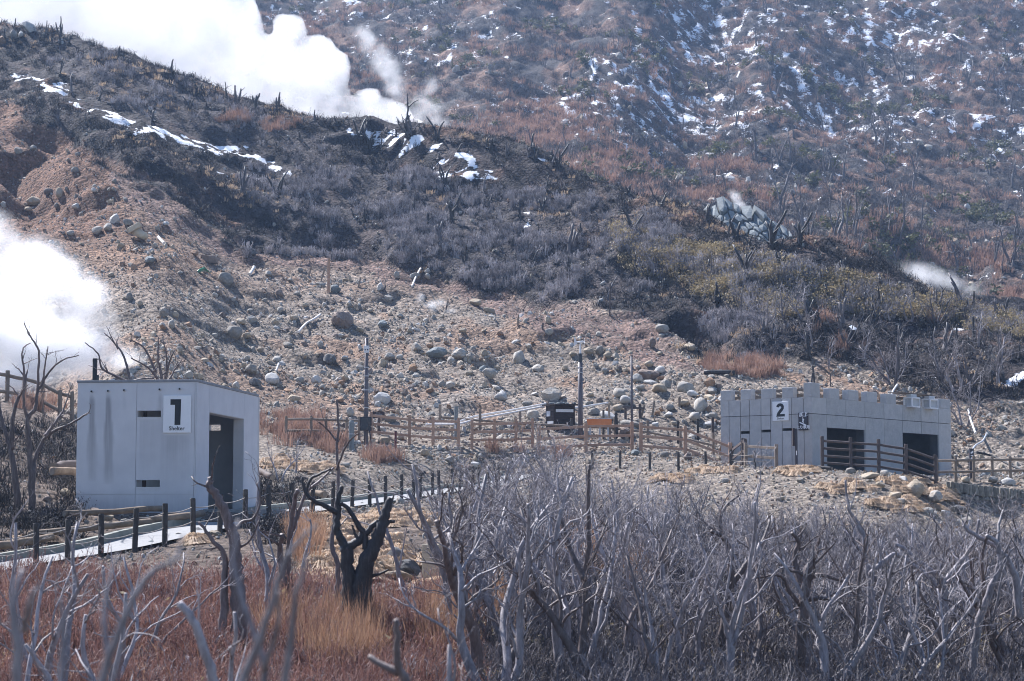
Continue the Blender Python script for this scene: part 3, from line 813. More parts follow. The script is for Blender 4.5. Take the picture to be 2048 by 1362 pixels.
def sign_board(sg, C_, d, n, s0, s1, z0, z1, digit):
    w, h = abs(s1 - s0), z1 - z0
    right = -d if d.x < 0 else d
    org = C_ + d * max(s0, s1) if d.x < 0 else C_ + d * min(s0, s1)   # left edge as read
    m = MB(); wall_box(m, C_, d, n, min(s0, s1), max(s0, s1), z0, z1, -0.045, -0.02)
    m.build('board', M['sign_white'], sg, bevel=0.012)
    def q(fx, fy, lift): p = org + right * (fx * w) + n * lift; return Vector((p.x, p.y, z1 - fy * h))
    L0 = 0.047
    if digit == '1':
        m = MB()
        pts = [(0.26, 0.105), (0.645, 0.105), (0.625, 0.79), (0.415, 0.79), (0.425, 0.255), (0.26, 0.255)]
        m.v = [q(x, y, L0) for x, y in pts]
        m.f = [[0, 5, 4, 1], [1, 4, 3, 2]]
        m.build('numeral', M['sign_black'], sg)
    else:
        m = MB()
        # outline of a heavy 2: outer and inner edge of one stroke
        ctr = [(0.33, 0.30), (0.345, 0.235), (0.40, 0.195), (0.49, 0.18), (0.585, 0.20), (0.635, 0.265), (0.635, 0.345), (0.575, 0.435), (0.48, 0.52), (0.39, 0.615), (0.325, 0.745)]
        wd = 0.082
        for i, (x, y) in enumerate(ctr):
            xa, ya = ctr[max(i - 1, 0)]; xb, yb = ctr[min(i + 1, len(ctr) - 1)]
            tx, ty = (xb - xa) * w, (yb - ya) * h; L = math.hypot(tx, ty); nx, ny = -ty / L, tx / L
            m.v += [q(x + nx * wd, y + ny * wd * w / h, L0), q(x - nx * wd, y - ny * wd * w / h, L0)]
        m.f = [[2 * i, 2 * i + 1, 2 * i + 3, 2 * i + 2] for i in range(len(ctr) - 1)]
        b = len(m.v); m.v += [q(x, y, L0 + 0.001) for x, y in ((0.24, 0.79), (0.77, 0.79), (0.77, 0.66), (0.30, 0.66))]; m.f.append([b, b + 1, b + 2, b + 3])
        m.build('numeral', M['sign_black'], sg)
    text_mesh('Shelter', h * 0.15, M['sign_black'], 'lettering', sg, q(0.5, 0.885, L0), right, UP, 'CENTER', 0.002 if digit == '1' else 0.001)
    for fx, fy in ((0.03, 0.5), (0.97, 0.5), (0.5, 0.02), (0.5, 0.98)):
        c = q(fx, fy, L0 - 0.004); m = MB(); m.tube([c, c + n * 0.008], 0.008, 8); m.build('screw', M['galv'], sg)
shelter_one()

# ------------------------------------------------------------------ second shelter, faced with split granite, battlemented
def shelter_two():
    dL = Vector((-0.766, 0.643, 0)); dR = Vector((0.643, 0.766, 0)); nL = -dR; nR = -dL
    C_ = Vector((S2C.x, S2C.y, 0))
    zt = ray(1625, 794)[1] * 84.0; zj = ray(1625, 827)[1] * 84.0; zb = S2C.z - 1.6
    LL = on_wall(C_, dL, 1441, 805)[0]; LR = on_wall(C_, dR, 1901, 822)[0]
    t = thing('battlemented_shelter', (S2C.x, S2C.y, S2C.z), 'grey stone-clad shelter with battlements and two dark doorways', 'shelter', 'volcanic shelters')
    slits = []
    for pa, pb, ra, rb in ((1498, 1482, 862, 868), (1540, 1524, 859, 865), (1583, 1566, 856, 862)):
        a = on_wall(C_, dL, pa, ra); b = on_wall(C_, dL, pb, rb); slits.append((a[0], b[0], b[1], a[1]))
    zl = on_wall(C_, dR, 1653.5, 855)[1]
    doors = [(on_wall(C_, dR, 1653.5, 855)[0], on_wall(C_, dR, 1729.5, 865)[0], zb + 0.2, zl), (on_wall(C_, dR, 1805, 870)[0], on_wall(C_, dR, 1877, 880)[0], zb + 0.2, zl)]
    mb = MB(); TH = 0.45
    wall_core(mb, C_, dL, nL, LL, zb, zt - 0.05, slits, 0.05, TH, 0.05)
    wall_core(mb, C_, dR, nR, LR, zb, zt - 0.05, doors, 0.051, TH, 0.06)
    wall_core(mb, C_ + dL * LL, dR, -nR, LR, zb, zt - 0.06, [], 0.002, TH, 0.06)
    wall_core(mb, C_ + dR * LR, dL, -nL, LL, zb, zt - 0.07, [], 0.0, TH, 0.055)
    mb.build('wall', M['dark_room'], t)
    m = MB(); m.box(C_ + dL * (LL / 2) + dR * (LR / 2) + UP * (zt - 0.20), dL * (LL / 2 - 0.06), dR * (LR / 2 - 0.06), UP * 0.13); m.build('roof', M['roof_felt'], t)
    jl = sorted([0.0] + [on_wall(C_, dL, p, 830)[0] for p in (1607.6, 1583, 1564, 1541, 1522, 1499, 1480.6, 1458)] + [LL])
    jr = sorted([0.0] + [on_wall(C_, dR, p, 830)[0] for p in (1653.5, 1692, 1730, 1768, 1805, 1842, 1877)] + [LR])
    rng = random.Random(5); g = 0.014
    def cladding(d, n, js, holes):
        for a, b in zip(js[:-1], js[1:]):
            for z0, z1 in ((zb, zj - g), (zj + g, zt)):
                hs = sorted([h for h in holes if h[0] < b - 0.05 and h[1] > a + 0.05 and h[2] < z1 and h[3] > z0])
                m2 = MB(); pr = rng.uniform(-0.004, 0.006); zc0 = z0
                aa = a + (g if a > 0 else -0.05 * 0); bb = b - (g if b < js[-1] else 0)
                if not hs: wall_box(m2, C_, d, n, aa, bb, z0, z1, -pr, 0.05)
                else:
                    h = hs[0]
                    ha, hb = max(h[0], aa), min(h[1], bb)
                    if h[2] > z0 + 0.02: wall_box(m2, C_, d, n, aa, bb, z0, h[2], -pr, 0.05)
                    if h[3] < z1 - 0.02: wall_box(m2, C_, d, n, aa, bb, h[3], z1, -pr, 0.05)
                    zz0, zz1 = max(h[2], z0), min(h[3], z1)
                    if ha > aa + 0.03: wall_box(m2, C_, d, n, aa, ha, zz0, zz1, -pr, 0.05)
                    if hb < bb - 0.03: wall_box(m2, C_, d, n, hb, bb, zz0, zz1, -pr, 0.05)
                for k8 in range(len(m2.f) // 6):
                    m4 = MB(); m4.v = m2.v[8 * k8:8 * k8 + 8]; m4.f = [[i - 8 * k8 for i in f_] for f_ in m2.f[6 * k8:6 * k8 + 6]]
                    m4.build('stone_panel', M['granite'], t)
    cladding(dL, nL, jl, slits); cladding(dR, nR, jr, doors)
    # battlements
    hz = 0.45
    def merlon(d, n, pa, pb):
        a, b = sorted((on_wall(C_, d, pa, 790)[0], on_wall(C_, d, pb, 790)[0]))
        m2 = MB(); wall_box(m2, C_, d, n, max(a, 0.0), b, zt + 0.001, zt + hz + rng.uniform(-0.01, 0.01), 0.0, 0.33); m2.build('merlon', M['granite'], t, bevel=0.015)
    for pa, pb in ((1441, 1462), (1481, 1502.5), (1522, 1544.5), (1564, 1586)): merlon(dL, nL, pa, pb)
    for pa, pb in ((1659.5, 1679), (1697, 1717), (1735, 1754.5), (1773, 1792), (1881, 1900)): merlon(dR, nR, pa, pb)
    a = on_wall(C_, dL, 1607, 790)[0]; b = on_wall(C_, dR, 1640, 790)[0]
    m2 = MB(); m2.box(C_ + dL * (a / 2) + dR * (b / 2) + UP * (zt + 0.31), dL * (a / 2), dR * (b / 2), UP * 0.308); m2.build('corner_merlon', M['granite'], t, bevel=0.015)
    # timber rails that run behind the battlements
    for k, zr in enumerate((zt + 0.13, zt + 0.36)):
        m2 = MB(); m2.beam(C_ + dL * LL * 0.98 + dR * 0.5 + UP * zr, C_ + dL * 0.5 + dR * 0.5 + UP * zr, 0.06, 0.12); m2.build('parapet_rail', M['timber_grey'], t)
        m2 = MB(); m2.beam(C_ + dL * 0.5 + dR * 0.62 + UP * zr, C_ + dL * 0.5 + dR * (LR - 0.1) + UP * zr, 0.06, 0.12); m2.build('parapet_rail', M['timber_grey'], t)
    # two louvred lantern boxes on the parapet under a plank
    for pa, pb in ((1807, 1833), (1843.5, 1869)):
        a = on_wall(C_, dR, pa, 800)[0]; b = on_wall(C_, dR, pb, 800)[0] - 0.25; c0 = a + 0.25
        z0, z1 = zt - 0.06, zt + 0.34
        m2 = MB()
        for zz in (z0, z1):
            for tt in (-0.28, 0.1): wall_box(m2, C_, dR, nR, c0, b, zz - 0.035, zz + 0.035, tt - 0.035, tt + 0.035)
            for ss in (c0, b): wall_box(m2, C_, dR, nR, ss - 0.034, ss + 0.034, zz - 0.034, zz + 0.034, -0.28, 0.1)
        for ss in (c0, b):
            for tt in (-0.28, 0.1): wall_box(m2, C_, dR, nR, ss - 0.033, ss + 0.033, z0, z1, tt - 0.033, tt + 0.033)
        vb = m2.build('vent_frame', M['white_paint'], t)
        m2 = MB(); wall_box(m2, C_, dR, nR, c0 + 0.04, b - 0.04, z0 + 0.04, z1 - 0.04, -0.24, 0.08); m2.build('vent_louvre', M['galv'], vb, origin=t['_o'])
        m2 = MB(); wall_box(m2, C_, dR, nR, c0 + 0.1, b - 0.1, z1 + 0.037, z1 + 0.17, -0.2, 0.05); m2.build('vent_cap', M['concrete'], vb, origin=t['_o'])
    pa, pb = on_wall(C_, dR, 1795, 790)[0], on_wall(C_, dR, 1862, 797)[0]
    m2 = MB(); wall_box(m2, C_, dR, nR, pa, pb, zt + 0.535, zt + 0.57, -0.15, 0.5); m2.build('roof_plank', M['timber_grey'], t)
    # number sign and the small pictogram sign
    a = on_wall(C_, dL, 1578, 802); b = on_wall(C_, dL, 1546, 842)
    sg = thing('number_sign', C_ + dL * a[0] + UP * b[1], 'white board with black numeral two and the word Shelter', 'sign', 'shelter number signs')
    sign_board(sg, C_, dL, nL, a[0], b[0], b[1], a[1], '2')
    a = on_wall(C_, dL, 1617, 825); b = on_wall(C_, dL, 1598.5, 861)
    sp = thing('direction_sign', C_ + dL * a[0] + UP * b[1], 'small dark sign with white walking figure on a slope and Japanese lettering', 'sign')
    m2 = MB(); wall_box(m2, C_, dL, nL, a[0], b[0], b[1], a[1], -0.06, -0.02); m2.build('frame', M['sign_brown'], sp)
    m2 = MB(); wall_box(m2, C_, dL, nL, a[0] + 0.05, b[0] - 0.05, b[1] + 0.03, a[1] - 0.03, -0.066, -0.058); m2.build('board', M['sign_slate'], sp)
    w, h = b[0] - a[0], a[1] - b[1]; right = -dL; org = C_ + dL * b[0]
    def q(fx, fy, lift=0.07): p = org + right * (fx * w) + nL * lift; return Vector((p.x, p.y, a[1] - fy * h))
    def poly(pts, nm, mat=M['sign_white'], lift=0.07):
        m3 = MB(); m3.v = [q(x, y, lift) for x, y in pts]; m3.f = [list(range(len(pts)))]; return m3.build(nm, mat, sp)
    poly([(0.1, 0.04), (0.34, 0.04), (0.34, 0.22), (0.1, 0.22)], 'arrow_box')
    poly([(0.15, 0.08), (0.26, 0.08), (0.22, 0.11), (0.30, 0.17), (0.26, 0.19), (0.19, 0.13), (0.15, 0.17)], 'arrow', M['sign_black'], 0.072)
    poly([(0.12, 0.53), (0.17, 0.52), (0.85, 0.69), (0.85, 0.75), (0.8, 0.75), (0.12, 0.58)], 'slope_bar')
    poly([(0.44, 0.27), (0.50, 0.27), (0.52, 0.31), (0.48, 0.34), (0.43, 0.31)], 'figure_head')
    poly([(0.44, 0.345), (0.55, 0.34), (0.64, 0.41), (0.58, 0.44), (0.56, 0.47), (0.58, 0.60), (0.53, 0.60), (0.48, 0.51), (0.43, 0.56), (0.38, 0.53), (0.44, 0.45)], 'figure')
    text_mesh('順 路', 0.17, M['sign_white'], 'lettering', sp, q(0.64, 0.11), right, UP, 'CENTER', 0.004)
    text_mesh('上り専用', 0.165, M['sign_white'], 'lettering', sp, q(0.5, 0.84), right, UP, 'CENTER', 0.004)
    text_mesh('Route', 0.08, M['sign_white'], 'lettering', sp, q(0.64, 0.20), right, UP)
shelter_two()

# ------------------------------------------------------------------ footpath, kerb
def ribbon(pts_a, pts_b, name, mat, lift=0.0):
    m = MB(); n = len(pts_a)
    for p, q in zip(pts_a, pts_b): m.v += [p + UP * lift, q + UP * lift]
    m.f = [[2 * i, 2 * i + 2, 2 * i + 3, 2 * i + 1] for i in range(n - 1)]
    return m.build(name, mat)
def refine(pts, k=6):
    out = []
    for i in range(len(pts) - 1):
        p0, p1, p2, p3 = pts[max(i - 1, 0)], pts[i], pts[i + 1], pts[min(i + 2, len(pts) - 1)]
        for j in range(k):
            t = j / k
            out.append(0.5 * ((2 * p1) + (p2 - p0) * t + (2 * p0 - 5 * p1 + 4 * p2 - p3) * t * t + (3 * p1 - p0 - 3 * p2 + p3) * t ** 3))
    return out + [pts[-1]]
PN = refine(PATH_NEAR); PFAR = offset_line(PN, PATH_W)
po = ribbon(PN, PFAR, 'path', M['path'], -0.02); po['kind'] = 'structure'; po['label'] = 'pale concrete footpath climbing past the shelter'
k0, k1 = offset_line(PN, PATH_W), offset_line(PN, PATH_W + 0.16)
m = MB()
for p, q in zip(k0, k1): m.v += [p - UP * 0.2, p + UP * 0.15, q + UP * 0.15, q - UP * 0.2]
for i in range(len(k0) - 1):
    for a in range(3): m.f.append([4 * i + a, 4 * i + a + 1, 4 * i + 4 + a + 1, 4 * i + 4 + a])
kb = m.build('kerb', M['kerb']); kb['kind'] = 'structure'; kb['label'] = 'greenish concrete kerb along the far side of the footpath'

# ------------------------------------------------------------------ fences
def sag(p, q, s=0.05, n=6): return [p.lerp(q, i / n) - UP * (s * 4 * (i / n) * (1 - i / n)) for i in range(n + 1)]
def rope_fence(label, posts, h, group=None, r=0.062, sink=0.25, fr=(0.42, 0.78)):
    t = thing('rope_fence', posts[0], label, 'fence', group)
    rng = random.Random(len(posts))
    tops = []
    for p in posts:
        lean = Vector((rng.uniform(-.03, .03), rng.uniform(-.03, .03), 0)); hh = h * rng.uniform(0.96, 1.04)
        m = MB(); m.tube([p - UP * sink, p + UP * hh * 0.5 + lean * 0.5, p + UP * (hh - 0.02) + lean, p + UP * hh + lean], [r, r, r * 0.97, r * 0.8], 10); m.build('post', M['post_dark'], t, smooth_=False)
        tops.append((p, p + UP * hh + lean))
    for f in fr:
        for (a0, a1), (b0, b1) in zip(tops[:-1], tops[1:]):
            m = MB(); m.tube(sag(a0.lerp(a1, f), b0.lerp(b1, f), 0.05), 0.011, 5); m.build('rope', M['rope'], t, smooth_=True)
    return t
def near_edge(px, off=-0.16):
    best = min(range(len(PN)), key=lambda i: abs(project(PN[i].x, PN[i].y, PN[i].z)[0] - px))
    e = offset_line(PN, off)[best]; return Vector((e.x, e.y, e.z - 0.06))
PX1 = [-22, 55, 125, 194, 258, 317, 374, 427, 477, 525, 571, 613, 655, 693, 730, 766, 794, 819, 836, 857, 874, 892, 908, 924, 938, 955, 972, 990, 1008]
rope_fence('dark posts strung with ropes along the near edge of the footpath', [near_edge(p) for p in PX1], 0.92)
rope_fence('row of short dark posts on the gravel bank below the second shelter', [hit(px, py, 60) for px, py in
           ((1185, 935), (1240, 938), (1299, 941), (1357, 940), (1412, 937), (1462, 936), (1510, 938), (1555, 936))], 0.72, None, 0.055)
rope_fence('two dark chain posts at the corner of the granite shelter', [hit(px, py, 60) for px, py in ((1566, 926), (1601, 931), (1640, 932))], 0.75, None, 0.05)

def rail_fence(label, posts, h, rails, mat, pw=0.13, rw=0.055, rh=0.11, rnd=False, group=None, name='timber_fence', sink=0.3):
    t = thing(name, posts[0], label, 'fence', group)
    rng = random.Random(int(abs(posts[0].x) * 100))
    for p in posts:
        hh = h * rng.uniform(0.98, 1.03)
        m = MB()
        if rnd: m.tube([p - UP * sink, p + UP * (hh - .02), p + UP * hh], [pw / 2, pw / 2, pw / 2 * .85], 10)
        else: m.beam(p - UP * sink, p + UP * hh, pw, pw, Vector((0, 1, 0)))
        m.build('post', mat, t, bevel=0 if rnd else 0.012)
    for f in rails:
        for a, b in zip(posts[:-1], posts[1:]):
            d = (b - a).normalized(); off = Vector((0, 0, rng.uniform(-.012, .012)))
            fr = Vector((0, -0.0, 0))
            p, q = a + UP * h * f + d * (pw * 0.4) + off + fr, b + UP * h * f - d * (pw * 0.4) + off + fr
            m = MB()
            if rnd: m.tube([p, p.lerp(q, .5) + UP * rng.uniform(-.01, .01), q], rh / 2, 8)
            else: m.beam(p, q, rw, rh)
            m.build('rail', mat, t, smooth_=False, bevel=0 if rnd else 0.008)
    return t
def G(pts, y0=60): return [hit(px, py, y0) for px, py in pts]
def GD(pts): return [ground_at(px, d) for px, d in pts]
TG = 'orange timber fences on the terrace'
rail_fence('orange timber fence between the pole with the dark box and the dark hut', GD([(742, 88.0), (819, 88.4), (866, 88.8), (917, 89.2)]), 1.28, (0.30, 0.58, 0.86), M['timber_new'], group=TG)
rail_fence('short doubled bay of orange timber fence below the long white pipes', GD([(944, 89.0), (989, 89.3), (1032, 89.3), (1065, 89.4)]), 1.28, (0.30, 0.58, 0.86), M['timber_new'], group=TG)
rail_fence('orange timber fence in front of the dark hut and the wind vane pole', GD([(1078, 88.4), (1172, 88.2), (1264, 88.0)]), 1.28, (0.22, 0.54, 0.88), M['timber_new'], 0.15, group=TG)
rail_fence('orange timber fence running from the thin steel pole towards the granite shelter', GD([(1282, 87.6), (1371, 87.2), (1461, 86.6)]), 1.28, (0.22, 0.54, 0.88), M['timber_new'], 0.15, group=TG)
rail_fence('brown return of the timber fence in front of the granite wall', GD([(1464, 86.6), (1486, 84.0), (1491, 83.2)]), 1.15, (0.2, 0.52, 0.86), M['timber_dark'], 0.14)
rail_fence('low two-rail timber fence below the slits of the granite wall', GD([(1492, 82.6), (1553, 81.0)]), 1.0, (0.45, 0.85), M['timber_grey'], 0.13)
rail_fence('weathered log fence with posts behind the orange timber fence', GD([(880, 92.5), (960, 92.5), (1040, 92.2), (1230, 91.6), (1296, 91.2), (1361, 90.6), (1427, 90.0)]), 1.0, (0.45,), M['timber_grey'], 0.13, rnd=True)
rail_fence('pale weathered rail fence beside the blue-grey bollard', GD([(572, 84), (622, 85.5), (652, 86.2), (693, 87.0), (718, 87.4)]), 1.05, (0.4, 0.85), M['timber_grey'], 0.12, rnd=True)
rail_fence('four-rail dark brown fence in front of the two doorways', GD([(1645, 80.2), (1702, 80.0), (1758, 79.8), (1813, 79.5), (1872, 79.3)]), 1.35, (0.21, 0.43, 0.65, 0.87), M['timber_dark'], 0.15, 0.09, 0.10, rnd=True)
rail_fence('brown two-rail log fence on top of the stone retaining wall', GD([(1874, 80.6), (1912, 81.6), (1948, 82.4), (1985, 83.0), (2021, 83.4), (2075, 83.8), (2130, 84.2)]), 1.05, (0.42, 0.86), M['timber_grey'], 0.13, rnd=True)
rail_fence('weathered log fence above the bank at the steaming pit', GD([(-60, 68.5), (-22, 69), (14, 69.4), (48, 69.8), (84, 70), (119, 70), (143, 70.2)]), 1.18, (0.36, 0.86), M['timber_grey'], 0.15, rnd=True, rh=0.13)

# ------------------------------------------------------------------ poles, boxes, boards and the hut
def top_at(base, row): X, Zs = ray(0, row); return Zs * base.y
p = ground_at(732, 86.5); z1 = top_at(p, 676)
t = thing('utility_pole', p, 'tall dark pole with a black box and a white plate near its top', 'pole', 'poles on the terrace')
P1 = Vector((p.x, p.y, z1)); m = MB(); m.tube([p - UP * .5, p.lerp(P1, .5), P1], [.098, .09, .078], 12); m.build('shaft', M['steel_pole'], t, smooth_=True)
zc = top_at(p, 848); m = MB(); m.box((p.x, p.y - .22, zc), Vector((.25, 0, 0)), Vector((0, .11, 0)), UP * .30); bx = m.build('control_box', M['sign_brown'], t, bevel=.015)
m = MB(); m.box((p.x, p.y - .34, zc), Vector((.215, 0, 0)), Vector((0, .008, 0)), UP * .265); m.build('box_door', M['metal_dark'], bx, origin=t['_o'])
zc = top_at(p, 699); m = MB(); m.box((p.x, p.y - .1, zc), Vector((.115, 0, 0)), Vector((0, .05, 0)), UP * .155); pl = m.build('white_plate', M['white_paint'], t, bevel=.01)
for dx in (-.05, .06): m = MB(); m.box((p.x + dx, p.y - .153, zc - .02), Vector((.022, 0, 0)), Vector((0, .003, 0)), UP * .03); m.build('socket', M['sign_black'], pl, origin=t['_o'])
for rr in (735, 752, 780, 815):
    z_ = top_at(p, rr); m = MB(); m.tube([(p.x, p.y, z_ - .02), (p.x, p.y, z_ + .02)], .1, 12); m.build('band', M['galv'], t)
m = MB(); m.tube([at(739, 860, 86.2), at(742, 885, 86), at(747, 905, 85.8), at(748, 915, 85.6)], .028, 6); m.build('cable', M['black_pipe'], t)
p = ground_at(1161, 91.5); z1 = top_at(p, 707)
t = thing('weather_mast', p, 'thick dark mast carrying a white wind vane', 'mast', 'poles on the terrace')
P1 = Vector((p.x, p.y, z1)); m = MB(); m.tube([p - UP * .5, P1 - UP * .4], [.115, .108], 14); m.build('shaft', M['steel_pole'], t, smooth_=True)
m = MB(); m.tube([P1 - UP * .4, P1], [.10, .095], 12); m.build('collar', M['metal_dark'], t)
for rr in (735, 745): z_ = top_at(p, rr); m = MB(); m.tube([(p.x, p.y, z_ - .02), (p.x, p.y, z_ + .02)], .125, 12); m.build('band', M['galv'], t)
m = MB(); m.tube([P1, P1 + UP * .34, P1 + UP * .5], [.06, .035, .03], 10); v = m.build('vane_post', M['white_paint'], t)
b0 = P1 + UP * .52
m = MB(); m.tube([b0 + Vector((-.16, 0, .0)), b0 + Vector((.12, 0, .02)), b0 + Vector((.2, 0, .02))], [.04, .055, .02], 8); m.build('vane_body', M['white_paint'], t)
m = MB()
fin = [(-.13, -.04), (-.29, -.20), (-.29, .24), (-.24, .24), (-.17, .06)]
m.v = [b0 + Vector((x, y_, z_)) for y_ in (-.008, .008) for x, z_ in fin]; m.f = [[4, 3, 2, 1, 0], [5, 6, 7, 8, 9]] + [[i, (i + 1) % 5, 5 + (i + 1) % 5, 5 + i] for i in range(5)]; m.build('tail_fin', M['white_paint'], t)
for k in range(4):
    an = k * math.pi / 2 + .5; e = Vector((0, math.cos(an), math.sin(an)))
    m = MB(); m.box(b0 + Vector((.2, 0, .02)) + e * .09, Vector((.008, 0, 0)), e * .09, e.cross(Vector((1, 0, 0))) * .025); m.build('propeller_blade', M['white_paint'], t)
p = ground_at(1264, 92.5); z1 = top_at(p, 712); m = MB(); m.tube([p - UP * .4, Vector((p.x, p.y, z1))], [.055, .05], 10)
t = thing('steel_pole', p, 'thin bare brown pole right of the wind vane mast', 'pole', 'poles on the terrace'); m.build('shaft', M['steel_pole'], t, smooth_=True)
m = MB(); m.tube([(p.x, p.y, z1), (p.x, p.y, z1 + .03)], .056, 10); m.build('cap', M['metal_dark'], t)
p = ground_at(187, 66); z1 = top_at(p, 717); m = MB(); m.beam(p - UP * .3, Vector((p.x, p.y, z1)), .13, .13, Vector((0, 1, 0)))
t = thing('black_post', p, 'black square post rising behind the roof of shelter 1', 'post'); m.build('shaft', M['sign_black'], t)
m = MB(); m.tube([(p.x, p.y, z1 - .02), (p.x + .16, p.y, z1 - .02), (p.x + .2, p.y, z1 - .08)], .02, 6); m.build('bracket', M['metal_dark'], t)
m = MB(); q = p + Vector((.1, 0, 0)); m.beam(q, Vector((q.x, q.y, top_at(p, 750))), .06, .1, Vector((0, 1, 0))); m.build('brace', M['metal_dark'], t)
# dark notice board on legs
p = ground_at(757, 89.6); t = thing('notice_board', p, 'dark notice board with lines of white writing above the fence', 'sign')
zc = top_at(p, 829.5); m = MB(); m.box((p.x, p.y, zc), Vector((.27, 0, 0)), Vector((0, .02, 0)), UP * .15); m.build('board', M['sign_brown'], t)
for i, (w_, x_) in enumerate(((.10, -.02), (.17, 0), (.15, .01), (.2, 0))):
    m = MB(); m.box((p.x + x_, p.y - .0225, zc + .08 - .055 * i), Vector((w_, 0, 0)), Vector((0, .001, 0)), UP * .009); m.build('writing_line', M['galv'], t)
m = MB(); m.beam(p - UP * .2, Vector((p.x + .02, p.y, zc)), .12, .06, Vector((0, 1, 0))); m.build('leg', M['timber_dark'], t)
p = ground_at(703, 84.5); m = MB(); m.tube([p - UP * .2, Vector((p.x, p.y, top_at(p, 843))), Vector((p.x, p.y, top_at(p, 841)))], [.12, .12, .09], 14)
t = thing('bollard', p, 'thick blue-grey bollard beside the pale rail fence', 'bollard'); m.build('shaft', M['rock_blue'], t)
z_ = top_at(p, 868); m = MB(); m.tube([(p.x, p.y, z_ - .02), (p.x, p.y, z_ + .02)], .125, 12); m.build('band', M['galv'], t)
p = ground_at(1912 - 1000, 90.3); m = MB(); m.tube([p - UP * .2, Vector((p.x, p.y, top_at(p, 813)))], .09, 12)
t = thing('bollard', p, 'tall blue-grey post with a white strip by the white pipes', 'bollard'); m.build('shaft', M['rock_blue'], t)
z_ = top_at(p, 855); m = MB(); m.box((p.x - .03, p.y - .095, z_), Vector((.03, 0, 0)), Vector((0, .006, 0)), UP * .12); m.build('reflector', M['white_paint'], t)
p = ground_at(791, 83.5); m = MB(); m.tube([p - UP * .2, Vector((p.x, p.y, top_at(p, 863)))], .05, 8); t = thing('red_stake', p, 'thin dark red steel stake in front of the fence', 'stake'); m.build('shaft', M['rust_red'], t)
m = MB(); z_ = top_at(p, 863); m.tube([(p.x, p.y, z_), (p.x, p.y, z_ + .03)], .055, 8); m.build('cap', M['metal_dark'], t)

# dark slatted hut with stones weighing down its roof
def hut():
    y0 = 92.8
    A, B_, C2 = ground_at(1094, y0 + .5), ground_at(1109, y0), ground_at(1148, y0 + .25)
    zb = min(A.z, B_.z, C2.z) - .15; zt = ray(0, 811)[1] * y0
    t = thing('slatted_hut', (B_.x, B_.y, zb), 'small dark slatted timber hut with stones on its roof', 'hut')
    A.z = B_.z = C2.z = 0
    D_ = A + (C2 - B_)
    def side(a, b, nm, mat):
        n_ = 10; hgt = (zt - zb) / n_
        for k in range(n_):
            m2 = MB(); m2.beam(a + UP * (zb + hgt * (k + .5)), b + UP * (zb + hgt * (k + .5)), .03, hgt * .86); m2.build(nm, mat, t)
    side(A, B_, 'slat', M['timber_dark']); side(B_, C2, 'slat', M['hut_wood']); side(C2, D_, 'slat', M['hut_wood'])
    inn = (A + B_ + C2 + D_) / 4
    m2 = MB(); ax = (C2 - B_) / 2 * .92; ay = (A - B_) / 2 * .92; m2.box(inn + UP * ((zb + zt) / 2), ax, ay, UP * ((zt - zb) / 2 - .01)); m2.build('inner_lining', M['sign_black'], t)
    for q_ in (A, B_, C2): m2 = MB(); m2.beam(q_ + UP * zb, q_ + UP * zt, .09, .09, Vector((0, 1, 0))); m2.build('corner_post', M['hut_wood'], t)
    m2 = MB(); m2.box(inn + UP * (zt + .04) + Vector((0, -.05, 0)), ax * 1.35, ay * 1.9, UP * .035); m2.build('roof', M['hut_wood'], t)
    fx = (C2 - B_).normalized(); fn = Vector((fx.y, -fx.x, 0)); L = (C2 - B_).length
    def band(a, f0, f1, r0, r1, d, n):
        m3 = MB(); wall_box(m3, a, d, n, f0, f1, ray(0, r1)[1] * y0, ray(0, r0)[1] * y0, -.05, -.02); m3.build('white_board', M['white_paint'], t)
    band(B_, .06, L - .04, 818, 824, fx, fn)
    gx = (A - B_).normalized(); gn = Vector((-gx.y, gx.x, 0)); gn = gn if gn.y < 0 else -gn
    La = (A - B_).length
    band(B_, La * .5, La, 821, 832, gx, gn); band(B_, .04, La * .85, 842, 847, gx, gn)
    rng = random.Random(3)
    order = ['leftmost', 'second from the left', 'third from the left', 'fourth from the left', 'middle', 'fifth from the right', 'fourth from the right', 'third from the right', 'second from the right', 'next to the rightmost', 'rightmost']
    for k in range(11):
        s = thing('roof_stone', inn + UP * (zt + .1), '', 'stone', 'stones on the hut roof'); s['_o'] = (0, 0, 0)
        s.location = inn + ax * (-1.1 + 2.2 * k / 10 + rng.uniform(-.05, .05)) + ay * rng.uniform(-1.2, .6) + UP * (zt + .10); s['label'] = order[k] + ' blue-grey stone on the slatted hut roof'
        ROOF_STONES.append(s)
ROOF_STONES = []
hut()
# orange board on trestles
p = ground_at(1199, 91.0); zt = top_at(p, 838); zb2 = top_at(p, 851)
t = thing('orange_barrier', p, 'orange tabletop barrier on pale legs behind the fence', 'barrier')
m = MB(); m.box((p.x - .28, p.y, (zt + zb2) / 2), Vector((.29, -.06, 0)), Vector((.004, .02, 0)), UP * ((zt - zb2) / 2)); m.build('board', M['orange'], t)
m = MB(); m.box((p.x + .28, p.y, (zt + zb2) / 2), Vector((.28, .06, 0)), Vector((-.004, .02, 0)), UP * ((zt - zb2) / 2)); m.build('board', M['orange'], t)
m = MB(); m.box((p.x, p.y + .2, zt + .012), Vector((.56, 0, 0)), Vector((0, .26, 0)), UP * .01); m.build('top_sheet', M['white_paint'], t)
for dx in (-.42, 0.02, .4): m = MB(); m.beam((p.x + dx, p.y + .1, p.z - .2), (p.x + dx, p.y + .1, zb2 + .02), .08, .05, Vector((0, 1, 0))); m.build('leg', M['galv'], t)
